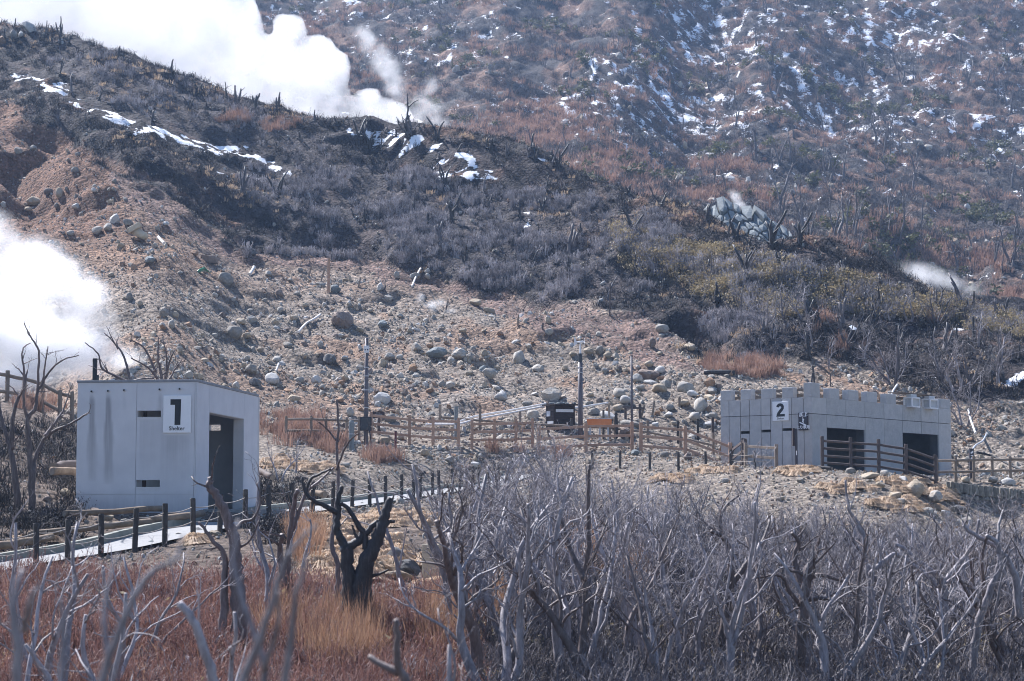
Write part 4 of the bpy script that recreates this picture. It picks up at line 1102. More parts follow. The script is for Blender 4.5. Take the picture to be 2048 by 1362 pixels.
# pipes
def pipe(name, label, pts, r, mat, cat, group=None):
    m = MB(); P = refine([Vector(q) for q in pts], 5); m.tube(P, r, 8)
    t = thing(name, P[0], label, cat, group); m.build('run', mat, t, smooth_=True)
    for q in (P[0], P[-1]):
        d_ = (P[1] - P[0]).normalized() if q is P[0] else (P[-1] - P[-2]).normalized()
        m = MB(); m.tube([q - d_ * .04, q + d_ * .04], r * 1.25, 8); m.build('coupling', mat, t)
    return t
pipe('white_pipe', 'upper of two long white pipes climbing to the dark hut', [at(870, 846, 91), at(913, 844, 92), at(950, 833, 93), at(1020, 821, 94), at(1090, 808, 94.5)], .055, M['pvc'], 'pipe', 'white pipes')
pipe('white_pipe', 'lower of two long white pipes climbing to the dark hut', [at(853, 849, 90.6), at(915, 848, 91.6), at(955, 838, 92.7), at(1020, 826, 93.6), at(1086, 813, 94)], .05, M['pvc'], 'pipe', 'white pipes')
pipe('white_pipe', 'white pipe running off to the right behind the wind vane mast', [at(1148, 816, 94), at(1175, 812, 95), at(1214, 806, 96)], .045, M['pvc'], 'pipe', 'white pipes')
pipe('white_pipe', 'white pipe ending at the left corner of the granite shelter', [at(1408, 803, 97.5), at(1441, 802.5, 98)], .07, M['pvc'], 'pipe', 'white pipes')
pipe('black_pipe', 'black pipe bundle sloping down among stones below the fence', [at(775, 895, 85.5), at(800, 915, 84), at(830, 930, 83), at(848, 945, 82)], .06, M['black_pipe'], 'pipe', 'black pipes')
pipe('black_pipe', 'black pipe on the brown slope right of the granite shelter', [at(1955, 905, 88), at(1985, 912, 88), at(2020, 930, 86.5), at(2050, 943, 85.5)], .05, M['black_pipe'], 'pipe', 'black pipes')
pipe('white_hose', 'white bent hose on top of the granite shelter roof', [at(1783, 793, 98.5), at(1786, 782, 99), at(1794, 770, 100)], .05, M['pvc'], 'hose', 'white hoses')
pipe('white_hose', 'white hose hanging down the burnt stump right of the granite shelter', [at(1937, 820, 98), at(1941, 838, 97), at(1946, 852, 96.2), at(1951, 866, 95)], .05, M['pvc'], 'hose', 'white hoses')
pipe('white_hose', 'pale hose arching to the sign post right of the granite shelter', [at(1944, 900, 88), at(1952, 890, 89), at(1965, 882, 90), at(1972, 870, 91)], .04, M['galv'], 'hose', 'white hoses')
pipe('white_stick', 'long white curved stick lying on the debris slope', [hit(597, 668) + UP * .1, hit(612, 658) + UP * .15, hit(626, 646) + UP * .15, hit(640, 637) + UP * .2], .06, M['pvc'], 'stick', 'white sticks on the debris')
pipe('white_stick', 'white stick leaning out of the debris near the gully', [hit(824, 575) + UP * .05, hit(832, 564) + UP * .2, hit(841, 551) + UP * .3], .06, M['pvc'], 'stick', 'white sticks on the debris')
pipe('white_stick', 'short white stick poking up beside a pale boulder', [hit(552, 745) + UP * .05, hit(557, 740) + UP * .25], .045, M['pvc'], 'stick', 'white sticks on the debris')
pipe('white_stick', 'white pipe end among boulders high on the debris slope', [hit(500, 552) + UP * .1, hit(508, 543) + UP * .2], .09, M['pvc'], 'stick', 'white sticks on the debris')
pipe('white_stick', 'white splinter beside the tilted concrete block', [hit(317, 480) + UP * .1, hit(328, 490) + UP * .1], .09, M['pvc'], 'stick', 'white sticks on the debris')
p = hit(406, 552); t = thing('torn_sheet', p, 'small crumpled white and green sheet among the stones', 'sheet')
m = MB(); m.v = [p + Vector(c) for c in ((-.35, 0, .05), (.1, -.1, .45), (.45, .1, .1), (0, .3, .3), (-.2, -.2, .3))]; m.f = [[0, 4, 1], [1, 4, 0], [1, 2, 3], [0, 1, 3]]; m.build('green_piece', M['green_sheet'], t)
m = MB(); m.v = [p + Vector(c) for c in ((-.5, 0, .1), (-.15, -.12, .35), (.15, .12, .5), (-.35, .2, .3))]; m.f = [[0, 1, 2, 3]]; m.build('white_piece', M['pvc'], t)
# tilted concrete footing on the upper debris slope
p = hit(268, 478); t = thing('concrete_block', p, 'toppled concrete footing with a round stub on the upper debris slope', 'concrete block')
ax = Vector((.75, 0.1, .45)).normalized(); ay = Vector((-.2, 1, 0)).normalized(); az = ax.cross(ay)
m = MB(); m.box(p + UP * .65, ax * .42, ay * .4, az * .16); m.build('slab', M['beige_stone'], t, bevel=.04)
m = MB(); m.tube([p + UP * .55, p + UP * .55 - az * .25 + Vector((.35, -.1, -.1)), p + Vector((.75, -.25, .08))], [.30, .24, .2], 12); m.build('stub', M['beige_stone'], t, smooth_=True)
p = hit(419, 524); t = thing('concrete_slab', p, 'flat broken concrete slab at the edge of the burnt ground', 'concrete slab')
m = MB(); m.box(p + UP * .12, Vector((.5, 0, -.05)), Vector((0, .3, 0)), Vector((.02, -.05, .22))); m.build('body', M['rock_brown'], t, bevel=.05)
m = MB(); m.box(p + Vector((-.1, 0, .38)), Vector((.1, 0, .02)), Vector((0, .08, 0)), UP * .1); m.build('stub', M['rock_brown'], t, bevel=.02)
# beige concrete marker among the trees
p = ground_at(866, 40.5); zt = top_at(p, 1088); t = thing('concrete_marker', p, 'beige concrete block standing among the grey trees', 'concrete block')
m = MB(); m.box((p.x, p.y, (zt + p.z - .2) / 2), Vector((.19, -.03, 0)), Vector((.03, .19, 0)), UP * ((zt - p.z + .2) / 2)); m.build('shaft', M['beige_stone'], t, bevel=.02)
p2 = ground_at(925, 41.3); z2 = top_at(p2, 1098)
m = MB(); m.v = [Vector((p.x + .2, p.y, zt - .02)), Vector((p2.x, p2.y, z2 - .35)), Vector((p2.x, p2.y, z2 - .7)), Vector((p.x + .2, p.y, zt - .32)), Vector((p.x + .2, p.y + .12, zt - .02)), Vector((p2.x, p2.y + .12, z2 - .35)), Vector((p2.x, p2.y + .12, z2 - .7)), Vector((p.x + .2, p.y + .12, zt - .32))]
m.f = [[3, 2, 1, 0], [4, 5, 6, 7], [0, 1, 5, 4], [2, 3, 7, 6], [1, 2, 6, 5], [0, 4, 7, 3]]; m.build('sloping_coping', M['concrete'], t)

# logs
def log(label, a, b, r, mat='log', lift=True):
    a, b = Vector(a), Vector(b); d_ = (b - a).normalized(); rng = random.Random(int(a.x * 77 + a.y * 13))
    t = thing('log', a, label, 'log', 'logs on the ground'); m = MB(); n = 7
    m.tube([a.lerp(b, i / (n - 1)) + Vector((0, 0, rng.uniform(-.02, .02))) for i in range(n)], [r * rng.uniform(.9, 1.08) for _ in range(n)], 12, rough=.03, rng=rng); m.build('bark', M[mat], t, smooth_=True)
    for q, s in ((a, -1), (b, 1)): m = MB(); m.tube([q, q + d_ * s * .006], r * .88, 12); m.build('cut_end', M['timber_grey'], t)
    return t
def gl(px, py, d, up): q = at(px, py, d); return q
log('upper barked log lying beside shelter 1 above the kerb', at(128, 1028, 47.6), at(330, 1017, 50.2), .075)
log('middle long log between shelter 1 and the kerb', at(60, 1070, 44.8), at(300, 1043, 47.6), .08)
log('thick reddish log in front of the doorway corner of shelter 1', at(300, 1040, 47.8), at(405, 1026, 50.0), .09)
log('low log along the far kerb at the left edge of the picture', at(-20, 1096, 43.6), at(105, 1074, 44.8), .09)
log('dark log end jutting from the bank left of shelter 1', at(106, 934, 52.5), at(158, 930, 54.5), .13, 'timber_dark')
log('second log end below the dark one left of shelter 1', at(104, 943, 52.3), at(150, 943, 53.0), .11, 'log')
log('log lying on reddish ground below the fence in the middle', at(735, 931, 82.0), at(835, 935, 82.0), .11)
log('grey log running down to the foot of the pole', at(662, 908, 83.5), at(757, 925, 82.6), .10, 'timber_grey')
log('long low beam under the pale rail fence', at(575, 895, 84.5), at(715, 896, 86), .12, 'timber_grey')
log('short pipe-like log on the gravel by the first doorway of the granite shelter', at(1636, 934, 78.6), at(1664, 937, 78.2), .07, 'post_dark')
log('log beside the right wall of shelter 1', at(513, 938, 60), at(545, 955, 58.5), .09, 'timber_dark')
log('log by the kerb right of shelter 1', at(612, 985, 64.5), at(650, 988, 63.6), .10, 'log')
log('burnt pole lying across the slope behind the granite shelter', hit(1800, 812) + UP * .1, hit(1852, 778) + UP * .1, .07, 'timber_grey')
log('dark fallen trunk on the slope above the boulders', hit(1408, 752) + UP * .1, hit(1470, 753) + UP * .1, .13, 'bark_char')
# sign post on the right, and the one before the granite wall
for px, d, r0, r1, wd, lab in ((1944, 82.9, 897, 962, .17, 'dark slim sign post with white marks beside the log fence'), (1593, 80.4, 857, 932, .10, 'slim purple-grey sign post in front of the granite wall')):
    p = ground_at(px, d); z1 = top_at(p, r0); t = thing('sign_post', p, lab, 'sign post', 'slim sign posts')
    m = MB(); m.beam(p - UP * .3, Vector((p.x, p.y, z1)), wd, wd * .8, Vector((0, 1, 0))); m.build('shaft', M['sign_slate'], t)
    if px > 1900:
        for rr, hh in ((905, .06), (911, .02), (916, .05), (921, .03)): z_ = top_at(p, rr); m = MB(); m.box((p.x, p.y - wd * .5, z_), Vector((wd * .3, 0, hh * .5)), Vector((0, .004, 0)), UP * hh * .7); m.build('white_mark', M['sign_white'], t)
    else:
        z_ = top_at(p, 874); m = MB(); m.box((p.x - .11, p.y, z_), Vector((.04, 0, 0)), Vector((0, .12, 0)), UP * .36); m.build('side_board', M['sign_brown'], t)
        z_ = top_at(p, 906); m = MB(); m.box((p.x, p.y - .045, z_), Vector((.018, 0, 0)), Vector((0, .003, 0)), UP * .09); m.build('white_mark', M['sign_white'], t)
# timber trestle and stakes on the debris
p = ground_at(1268, 95); t = thing('timber_trestle', p, 'brown timber trestle of posts and a crossbar behind the thin pole', 'trestle')
for px, r0, r1 in ((1251, 812, 842), (1280, 808, 838)): b = ground_at(px, 95); m = MB(); m.beam(b - UP * .3, Vector((b.x, b.y, top_at(b, r0))), .12, .1, Vector((0, 1, 0))); m.build('post', M['timber_dark'], t)
b = ground_at(1268, 95); m = MB(); m.beam(at(1245, 814, 94.9), at(1289, 817, 94.9), .08, .1); m.build('crossbar', M['timber_dark'], t)
m = MB(); m.beam(at(1289, 810, 95.1), at(1281, 840, 95.1), .08, .1); m.build('brace', M['timber_grey'], t)
STK = [(657, 585, 516, 0, .16, 'timber_new', 'tall brown stake standing alone on the debris slope below the grey scrub'), (615, 552, 533, 8, .1, 'timber_grey', 'leaning stake left of the tall brown stake, furthest left of its row'),
       (640, 561, 536, 10, .1, 'timber_grey', 'leaning stake just left of the tall brown stake'), (714, 576, 556, 7, .1, 'timber_grey', 'short leaning stake right of the tall brown stake'),
       (766, 586, 571, 5, .1, 'timber_dark', 'stake beside a pale upright boulder near the steaming vent'), (890, 620, 602, 6, .1, 'timber_dark', 'leaning stake at the small steaming vent'),
       (1035, 655, 630, 2, .1, 'timber_grey', 'stake on the pale gravel strip right of the vent'), (1085, 664, 646, 1, .1, 'timber_dark', 'stake at the lower end of the pale gravel strip'),
       (1219, 632, 568, 2, .09, 'timber_dark', 'tall thin stake on the reddish slope below the dark hollow'), (1221, 838, 810, -3, .1, 'timber_grey', 'grey stake among boulders behind the orange barrier'),
       (1303, 832, 802, 6, .1, 'timber_grey', 'grey leaning stake right of the trestle'), (1359, 817, 795, 0, .12, 'timber_grey', 'pale stake standing by boulders left of the granite shelter'),
       (1409, 822, 797, 3, .12, 'timber_grey', 'stake beside the boulders touching the granite shelter'), (1207, 878, 820, 0, .1, 'post_dark', 'dark post standing in front of the orange barrier'),
       (1236, 872, 825, -4, .13, 'post_dark', 'dark double stake right of the orange barrier'), (1143, 882, 838, 0, .12, 'post_dark', 'grey post leaning on the slatted hut'),
       (1100, 885, 855, -4, .12, 'timber_dark', 'brown leaning stake at the left foot of the slatted hut'), (1396, 868, 838, 0, .11, 'post_dark', 'dark stake behind the fence left of the granite wall'),
       (1356, 868, 842, 0, .11, 'post_dark', 'dark stake behind the middle of the right orange fence'), (1426, 880, 835, 0, .12, 'timber_dark', 'brown stake behind the fence next to the granite wall'),
       (1630, 770, 732, -4, .1, 'post_dark', 'burnt stake behind the corner battlement'), (1621, 770, 745, 5, .08, 'bark_char', 'thin charred stake left of the one behind the corner battlement'),
       (1661, 772, 748, 0, .06, 'timber_dark', 'thin stake behind the first right battlement')]
for px, r1, r0, lean, w_, mt, lab in STK:
    b = ground_at(px, 92.0) if r1 > 835 else hit(px, r1)
    if r1 > 835: b = ground_at(px, 91.5)
    tz = top_at(b, r0); tp = Vector((b.x + (b.y / F) * lean, b.y, tz))
    t = thing('stake', b, lab, 'stake', 'stakes on the slope'); m = MB(); m.beam(b - UP * .3, tp, w_, w_ * .8, Vector((0, 1, 0))); m.build('shaft', M[mt], t, bevel=.01)
    m = MB(); d_ = (tp - b).normalized(); m.tube([tp, tp + d_ * .02], w_ * .45, 6); m.build('weathered_top', M['timber_grey'], t)

# retaining wall of rounded stones under the right-hand fence
def stone_mesh(seed, sub=1, flat=1.0, ang=0.25):
    rng = np.random.default_rng(seed)
    import bmesh
    bm = bmesh.new(); bmesh.ops.create_icosphere(bm, subdivisions=sub, radius=1.0)
    v = np.array([x.co[:] for x in bm.verts])
    # chop with random planes, then roughen: broken boulders rather than balls
    for _ in range(int(4 + ang * 24)):
        n_ = rng.normal(size=3); n_ /= np.linalg.norm(n_); d_ = rng.uniform(0.62, 0.95) if ang > .2 else rng.uniform(.78, .98)
        s_ = v @ n_; ov = np.maximum(s_ - d_, 0); v -= ov[:, None] * n_[None] * 0.94
    v *= (1 + 0.07 * rng.normal(size=(len(v), 1)) * (1 if sub < 3 else .25))
    v *= np.array([1, rng.uniform(.7, 1), flat * rng.uniform(.75, 1.0)])
    for a, b in zip(bm.verts, v): a.co = b
    me = bpy.data.meshes.new('stone'); bm.to_mesh(me); bm.free()
    return me
t = thing('retaining_wall', ground_at(1960, 80), 'dry-stone retaining wall of rounded stones under the log fence', 'wall')
wp = [at(1896, 990, 79.2), at(1948, 1000, 79.9), at(2000, 1010, 80.4), at(2060, 1010, 80.8), at(2140, 1010, 81.2)]
tops = [at(px, row, d).z for px, row, d in ((1896, 963, 79.2), (1948, 969, 79.9), (2000, 975, 80.4), (2060, 980, 80.8), (2140, 984, 81.2))]
smesh = [stone_mesh(900 + i, 1, 1, .1) for i in range(8)]
for sm_ in smesh: sm_.materials.append(M['wall_stone'])
def along(f):
    f = min(max(f, 0), .9999) * (len(wp) - 1); i = int(f); a = f - i
    return wp[i].lerp(wp[i + 1], a), tops[i] * (1 - a) + tops[i + 1] * a
rng = random.Random(8)
m = MB()
for i in range(len(wp) - 1):
    a, b = wp[i] + Vector((0, .25, 0)), wp[i + 1] + Vector((0, .25, 0)); za, zb_ = tops[i], tops[i + 1]
    m.v += [Vector((a.x, a.y, za - .05)), Vector((b.x, b.y, zb_ - .05)), Vector((b.x, b.y, zb_ - 2)), Vector((a.x, a.y, za - 2)), Vector((a.x, a.y + .5, za - .05)), Vector((b.x, b.y + .5, zb_ - .05))]
    k = 6 * i; m.f += [[k + 3, k + 2, k + 1, k], [k, k + 1, k + 5, k + 4]]
m.build('backfill', M['rock_dark'], t)
for k in range(34):
    p, z_ = along((k + .5) / 34); m = MB(); w_ = .062
    p0 = p + Vector((rng.uniform(-.01, .01), .02, 0)); z0 = z_ - rng.uniform(.36, .48)
    m.beam(Vector((p0.x, p0.y, z0)), Vector((p0.x + rng.uniform(-.05, .01), p0.y + .04, z_)), .14 * rng.uniform(.85, 1.05), .16, Vector((0, 1, 0))); m.build('coping_stone', M['wall_stone'], t, bevel=.03)
to = Vector(t['_o'])
for r_ in range(6):
    n_ = 30
    for k in range(n_):
        f = (k + .5 * (r_ % 2) + .25) / n_; p, z_ = along(f)
        if f < .10 + .05 * r_: continue
        o = bpy.data.objects.new('stone', rng.choice(smesh)); COL.objects.link(o); o.parent = t
        o.location = Vector((p.x, p.y - .06 * r_ + rng.uniform(-.03, .03), z_ - .55 - .2 * r_ + rng.uniform(-.03, .03))) - to
        o.rotation_euler = (rng.uniform(0, 6), rng.uniform(0, 6), rng.uniform(0, 6)); s_ = rng.uniform(.10, .145); o.scale = (s_, s_, s_ * rng.uniform(.8, 1.1))
for i_, s in enumerate(ROOF_STONES):
    o = bpy.data.objects.new('stone_body', smesh[i_ % 8].copy()); o.data.materials.clear(); o.data.materials.append(M['rock_blue']); COL.objects.link(o); o.parent = s
    o.rotation_euler = (rng.uniform(0, 6), 0, rng.uniform(0, 6)); o.scale = (.13, .11, .07)
# ------------------------------------------------------------------ scattering of what nobody could count
def scatter(name, label, P, rot, scl, protos, idx, mats=None):
    """one object of kind stuff: a point mesh whose points carry instances of a few small meshes"""
    col = bpy.data.collections.new(name + '_pieces')
    for i, me in enumerate(protos):
        o = bpy.data.objects.new('%s_piece_%02d' % (name, i), me); col.objects.link(o)
    me = bpy.data.meshes.new(name); n = len(P)
    me.vertices.add(n); me.vertices.foreach_set('co', np.asarray(P, np.float32).ravel())
    for nm, arr in (('rot', rot), ('scl', scl)):
        a = me.attributes.new(nm, 'FLOAT_VECTOR', 'POINT'); a.data.foreach_set('vector', np.asarray(arr, np.float32).ravel())
    a = me.attributes.new('pick', 'INT', 'POINT'); a.data.foreach_set('value', np.asarray(idx, np.int32))
    me.update()
    ob = bpy.data.objects.new(name, me); COL.objects.link(ob)
    ob['kind'] = 'stuff'; ob['label'] = label
    ng = bpy.data.node_groups.new(name, 'GeometryNodeTree')
    ng.interface.new_socket('Geometry', in_out='INPUT', socket_type='NodeSocketGeometry')
    ng.interface.new_socket('Geometry', in_out='OUTPUT', socket_type='NodeSocketGeometry')
    gi = ng.nodes.new('NodeGroupInput'); go = ng.nodes.new('NodeGroupOutput')
    ip = ng.nodes.new('GeometryNodeInstanceOnPoints'); ci = ng.nodes.new('GeometryNodeCollectionInfo')
    ci.inputs['Collection'].default_value = col; ci.inputs['Separate Children'].default_value = True; ci.inputs['Reset Children'].default_value = True
    def na(nm, dt):
        k = ng.nodes.new('GeometryNodeInputNamedAttribute'); k.data_type = dt; k.inputs['Name'].default_value = nm; return k.outputs[0]
    ng.links.new(gi.outputs[0], ip.inputs['Points']); ng.links.new(ci.outputs[0], ip.inputs['Instance'])
    ip.inputs['Pick Instance'].default_value = True
    ng.links.new(na('pick', 'INT'), ip.inputs['Instance Index'])
    er = ng.nodes.new('FunctionNodeEulerToRotation'); ng.links.new(na('rot', 'FLOAT_VECTOR'), er.inputs[0]); ng.links.new(er.outputs[0], ip.inputs['Rotation'])
    ng.links.new(na('scl', 'FLOAT_VECTOR'), ip.inputs['Scale'])
    ng.links.new(ip.outputs[0], go.inputs[0])
    md = ob.modifiers.new('scatter', 'NODES'); md.node_group = ng
    return ob
DOME = at(1503, 482, 172.0)
def sample_region(n, test, ylo, yhi, ulim=0.30, power=1.0, seed=0):
    """points in plan between two depths that satisfy test(x, y, z, px, py)"""
    rg = np.random.default_rng(seed); out = []; tot = 0
    for _ in range(60):
        k = max(4000, n)
        y = ylo + (yhi - ylo) * rg.random(k) ** power; x = rg.uniform(-ulim, ulim, k) * y
        z = H(x, y); px, py = project(x, y, z)
        keep = (test(x, y, z, px, py) > rg.random(k)) & ~((((x - DOME.x) / 5.2) ** 2 + ((y - DOME.y) / 7.0) ** 2) < 1)
        out.append(np.stack([x, y, z], -1)[keep]); tot += keep.sum()
        if tot >= n: break
    return np.concatenate(out)[:n]
def rand_rot(n, tilt, seed):
    rg = np.random.default_rng(seed); return np.stack([rg.uniform(-tilt, tilt, n), rg.uniform(-tilt, tilt, n), rg.uniform(0, 6.28, n)], -1)

# ------------------------------------------------------------------ boulders
ROCKM = {'grey': 'rock_grey', 'tan': 'rock_tan', 'rust': 'rock_rust', 'dark': 'rock_dark', 'white': 'rock_white', 'brown': 'rock_brown', 'blue': 'rock_blue'}
ROCKV = {}
for ci_, cn in enumerate(ROCKM):
    for k in range(5):
        me = stone_mesh(100 + ci_ * 10 + k, 3, 1.0, [.5, .3, .65, .4, .25][k])
        me.materials.append(M[ROCKM[cn]])
        if k in (1, 4): me.polygons.foreach_set('use_smooth', np.ones(len(me.polygons), bool))
        ROCKV[cn, k] = me
# (centre column, centre row, width, height) in the photograph, and colour
BIG = """230 436 30 24 white|255 444 20 13 grey|216 455 18 18 grey|194 461 24 13 grey|141 471 15 10 grey|152 411 17 15 white|113 411 13 13 grey|67 403 28 20 tan|56 425 21 11 tan|6 411 15 12 grey|241 489 17 13 tan|310 491 15 13 grey|299 521 27 14 blue
504 505 24 17 dark|407 540 19 13 grey|450 557 38 24 grey|536 549 18 13 grey|389 505 17 12 rust|258 591 17 18 grey|327 621 23 27 grey|350 630 15 14 tan|342 647 18 18 grey|377 649 16 14 rust|325 649 14 11 grey|274 669 14 13 white
502 638 24 15 grey|482 644 19 16 tan|550 643 17 17 tan|588 638 26 13 tan|467 669 34 31 grey|494 671 18 15 tan|500 621 15 12 grey|444 711 14 11 white|494 718 17 14 grey|553 716 28 15 grey|575 688 29 15 grey|503 743 34 23 grey|544 757 34 31 white
510 763 25 21 dark|471 771 19 16 grey|450 771 23 14 tan|377 749 17 20 grey|399 752 21 14 tan|588 797 27 16 tan|632 760 23 19 white|66 295 21 13 grey|36 303 19 16 grey|150 344 18 14 grey|97 385 19 14 brown|119 386 18 21 tan|188 380 14 10 white|228 363 14 10 grey
156 308 17 10 grey|639 568 21 13 grey|670 578 26 19 blue|594 585 17 10 grey|558 588 18 15 brown|685 638 64 38 brown|719 658 21 14 tan|670 671 18 14 brown|764 647 26 14 blue|828 552 26 13 grey|855 557 17 13 grey|855 544 19 11 white|794 550 13 15 grey
761 574 21 17 white|777 594 23 13 grey|846 596 17 15 dark|952 603 28 14 tan|978 620 28 15 tan|1097 641 15 16 tan|658 718 42 25 dark|766 725 19 19 tan|778 714 28 19 grey|800 713 17 14 grey|833 694 32 19 grey|872 703 44 22 blue|919 708 40 25 grey|903 719 26 14 grey
1036 713 34 29 grey|1077 736 34 19 grey|977 746 29 23 grey|966 736 19 16 blue|827 735 21 17 rust|763 794 34 32 white|1003 790 29 25 white|1103 786 46 34 grey|991 776 27 13 grey|946 696 19 10 grey|969 705 17 17 tan|1326 658 30 17 grey|1323 670 14 10 grey
1304 686 17 19 brown|1381 692 27 16 tan|1320 705 16 11 tan|1298 727 19 18 tan|1296 748 48 30 brown|1320 738 21 17 white|1301 763 27 13 white|1331 767 32 19 grey|1318 776 42 19 tan|1279 777 20 14 grey|1373 773 36 26 grey|1420 767 27 19 rust|1424 782 24 17 grey
1385 787 21 16 white|1419 794 28 15 tan|1240 784 46 22 grey|1253 801 28 20 white|1274 756 22 22 grey|1176 705 23 16 tan|1198 700 23 16 grey|1215 708 22 17 tan|1057 697 15 11 grey|1098 673 16 12 grey|1145 708 16 11 tan|1070 788 20 10 white|1401 809 30 28 grey
1367 806 30 15 tan|1188 822 27 18 grey|1215 831 36 19 white|1235 816 26 15 tan|1264 848 48 18 grey|1250 864 54 26 brown|1389 872 26 16 grey|1337 829 26 13 white|1389 833 38 22 grey|1425 828 22 16 grey|1066 828 24 24 grey|1056 806 22 13 grey|782 835 26 24 grey
800 872 20 18 grey|768 903 30 18 tan|700 825 18 20 grey|1341 815 20 14 grey|1420 848 26 15 white|1350 845 18 12 tan|1310 850 20 13 white|1180 790 18 12 tan|1160 760 16 12 grey|1130 735 18 12 tan|1150 680 14 10 rust|1210 740 18 13 grey
850 640 16 10 grey|880 660 15 11 brown|925 660 16 11 tan|1000 665 14 11 rust|940 745 20 14 tan|900 770 22 14 grey|860 780 18 13 rust|690 760 18 13 tan|720 735 20 13 grey|640 690 18 13 grey|610 720 18 12 tan|600 760 18 13 grey|680 800 20 13 rust
400 690 15 12 tan|430 670 14 11 grey|410 720 16 12 tan|360 700 14 11 grey|520 700 15 11 tan|530 600 14 10 grey|470 600 14 10 brown|430 590 15 11 grey|380 580 14 10 tan|360 545 14 10 grey|340 560 13 10 brown|300 560 15 11 grey|280 610 14 11 tan
600 540 14 10 grey|580 560 15 10 grey|690 560 14 10 tan|720 600 16 11 grey|740 620 14 10 tan|800 630 15 11 grey|820 660 16 11 tan|860 690 16 12 rust|650 610 16 11 grey|610 610 14 10 tan|560 620 14 11 grey"""
MIDB = """1830 980 48 42 tan 75|1871 974 42 28 grey 75.5|1806 965 28 22 white 76|1737 978 46 15 tan 76|1916 1000 30 19 dark 76|1769 942 20 11 grey 79|1700 960 24 13 grey 77|1760 1000 26 13 tan 74|1855 1040 34 20 grey 72|1700 1040 22 12 tan 70|1800 1030 28 14 grey 72|1935 1045 36 24 grey 74
1790 1012 30 17 tan 73|1890 1025 30 16 white 73|1985 960 26 16 grey 82|1930 960 24 14 tan 82|2015 972 30 18 white 82|765 1094 24 30 rust 39|787 1088 28 20 grey 40|791 1110 40 36 dark 38.5|755 1112 20 20 grey 38|757 1131 32 30 tan 37|818 1132 52 40 dark 37|797 1148 54 18 tan 36.6|820 1155 22 14 rust 36.2
302 1091 26 14 blue 45|397 1073 36 17 dark 47.5|64 1022 22 20 grey 49|216 990 24 16 tan 50|192 982 28 15 brown 50.5|130 960 26 16 tan 53|160 975 22 14 grey 52|95 990 22 14 brown 51|355 1079 22 12 grey 46.5|430 1075 24 13 tan 47
250 1000 20 12 grey 49.5|640 1000 18 12 tan 64|560 960 22 13 grey 66|545 985 20 12 tan 62|600 940 22 13 brown 70|690 930 20 12 grey 78|985 955 22 16 grey 84|1375 905 24 14 brown 84|1330 900 20 12 grey 85|1270 885 22 13 blue 86|1180 905 20 12 tan 85|900 905 24 16 grey 86
850 905 26 16 tan 86|950 905 22 14 white 87|1040 915 22 13 grey 86|1450 960 16 9 grey 76|1520 955 16 9 tan 77|1600 965 20 10 grey 75|1560 1000 18 10 tan 72|1400 980 16 9 grey 73|1650 1010 20 11 brown 72|800 1010 26 14 grey 68|870 1000 24 13 grey 72|700 1040 22 13 tan 60"""
boulders = []
def put_boulder(px, py, w, h, cn, d=None, seed=0):
    rg = random.Random(seed)
    foot = py + h * 0.42
    if d is None: b = hit(px, foot, 88.0)
    elif d < 42: b = hit(px, foot, 28.0, 60.0); d = None
    else: b = ground_at(px, d)
    dep = b.y; sw = w / F * dep / 2 * 1.12; sh = h / F * dep / 2 * 1.12
    k = rg.randrange(5); o = bpy.data.objects.new('boulder', ROCKV[cn, k]); COL.objects.link(o)
    zc = b.z + sh * .45 if d is None else max(b.z + sh * .5, ray(px, py)[1] * dep)
    if d is not None and zc - sh > b.z: zc = b.z + sh * .8
    o.location = (b.x, b.y, zc)
    o.rotation_euler = (rg.uniform(-.25, .25), rg.uniform(-.25, .25), rg.uniform(0, 6.28))
    o.scale = (sw, (sw + sh) / 2, sh * 1.15)
    o['_o'] = (0, 0, 0)
    boulders.append(dict(o=o, px=px, py=py, w=w, h=h, c=cn, k=k, mid=d is not None))
rows = [r.split() for r in BIG.replace('\n', '|').split('|')]
for i, r in enumerate(rows): put_boulder(float(r[0]), float(r[1]), float(r[2]), float(r[3]), r[4], None, i)
rows2 = [r.split() for r in MIDB.replace('\n', '|').split('|')]
for i, r in enumerate(rows2): put_boulder(float(r[0]), float(r[1]), float(r[2]), float(r[3]), r[4], float(r[5]), 500 + i)
rg = random.Random(77); tries = 0
while len(boulders) < 240 and tries < 6000:
    tries += 1
    px, py = rg.uniform(150, 1480), rg.uniform(430, 850)
    zz = zones(*[np.array([v]) for v in hit(px, py, 88.0)])
    if zz['burnt'][0] or zz['near'][0] == False: continue
    if px < 330 and py > 560: continue
    if any(abs(b['px'] - px) < 20 and abs(b['py'] - py) < 13 for b in boulders): continue
    w = rg.uniform(10, 15) + (3 if py > 720 else 0)
    put_boulder(px, py, w, w * rg.uniform(.6, .85), rg.choice(['grey'] * 4 + ['tan'] * 4 + ['rust', 'brown', 'white', 'blue']), None, 1000 + tries)
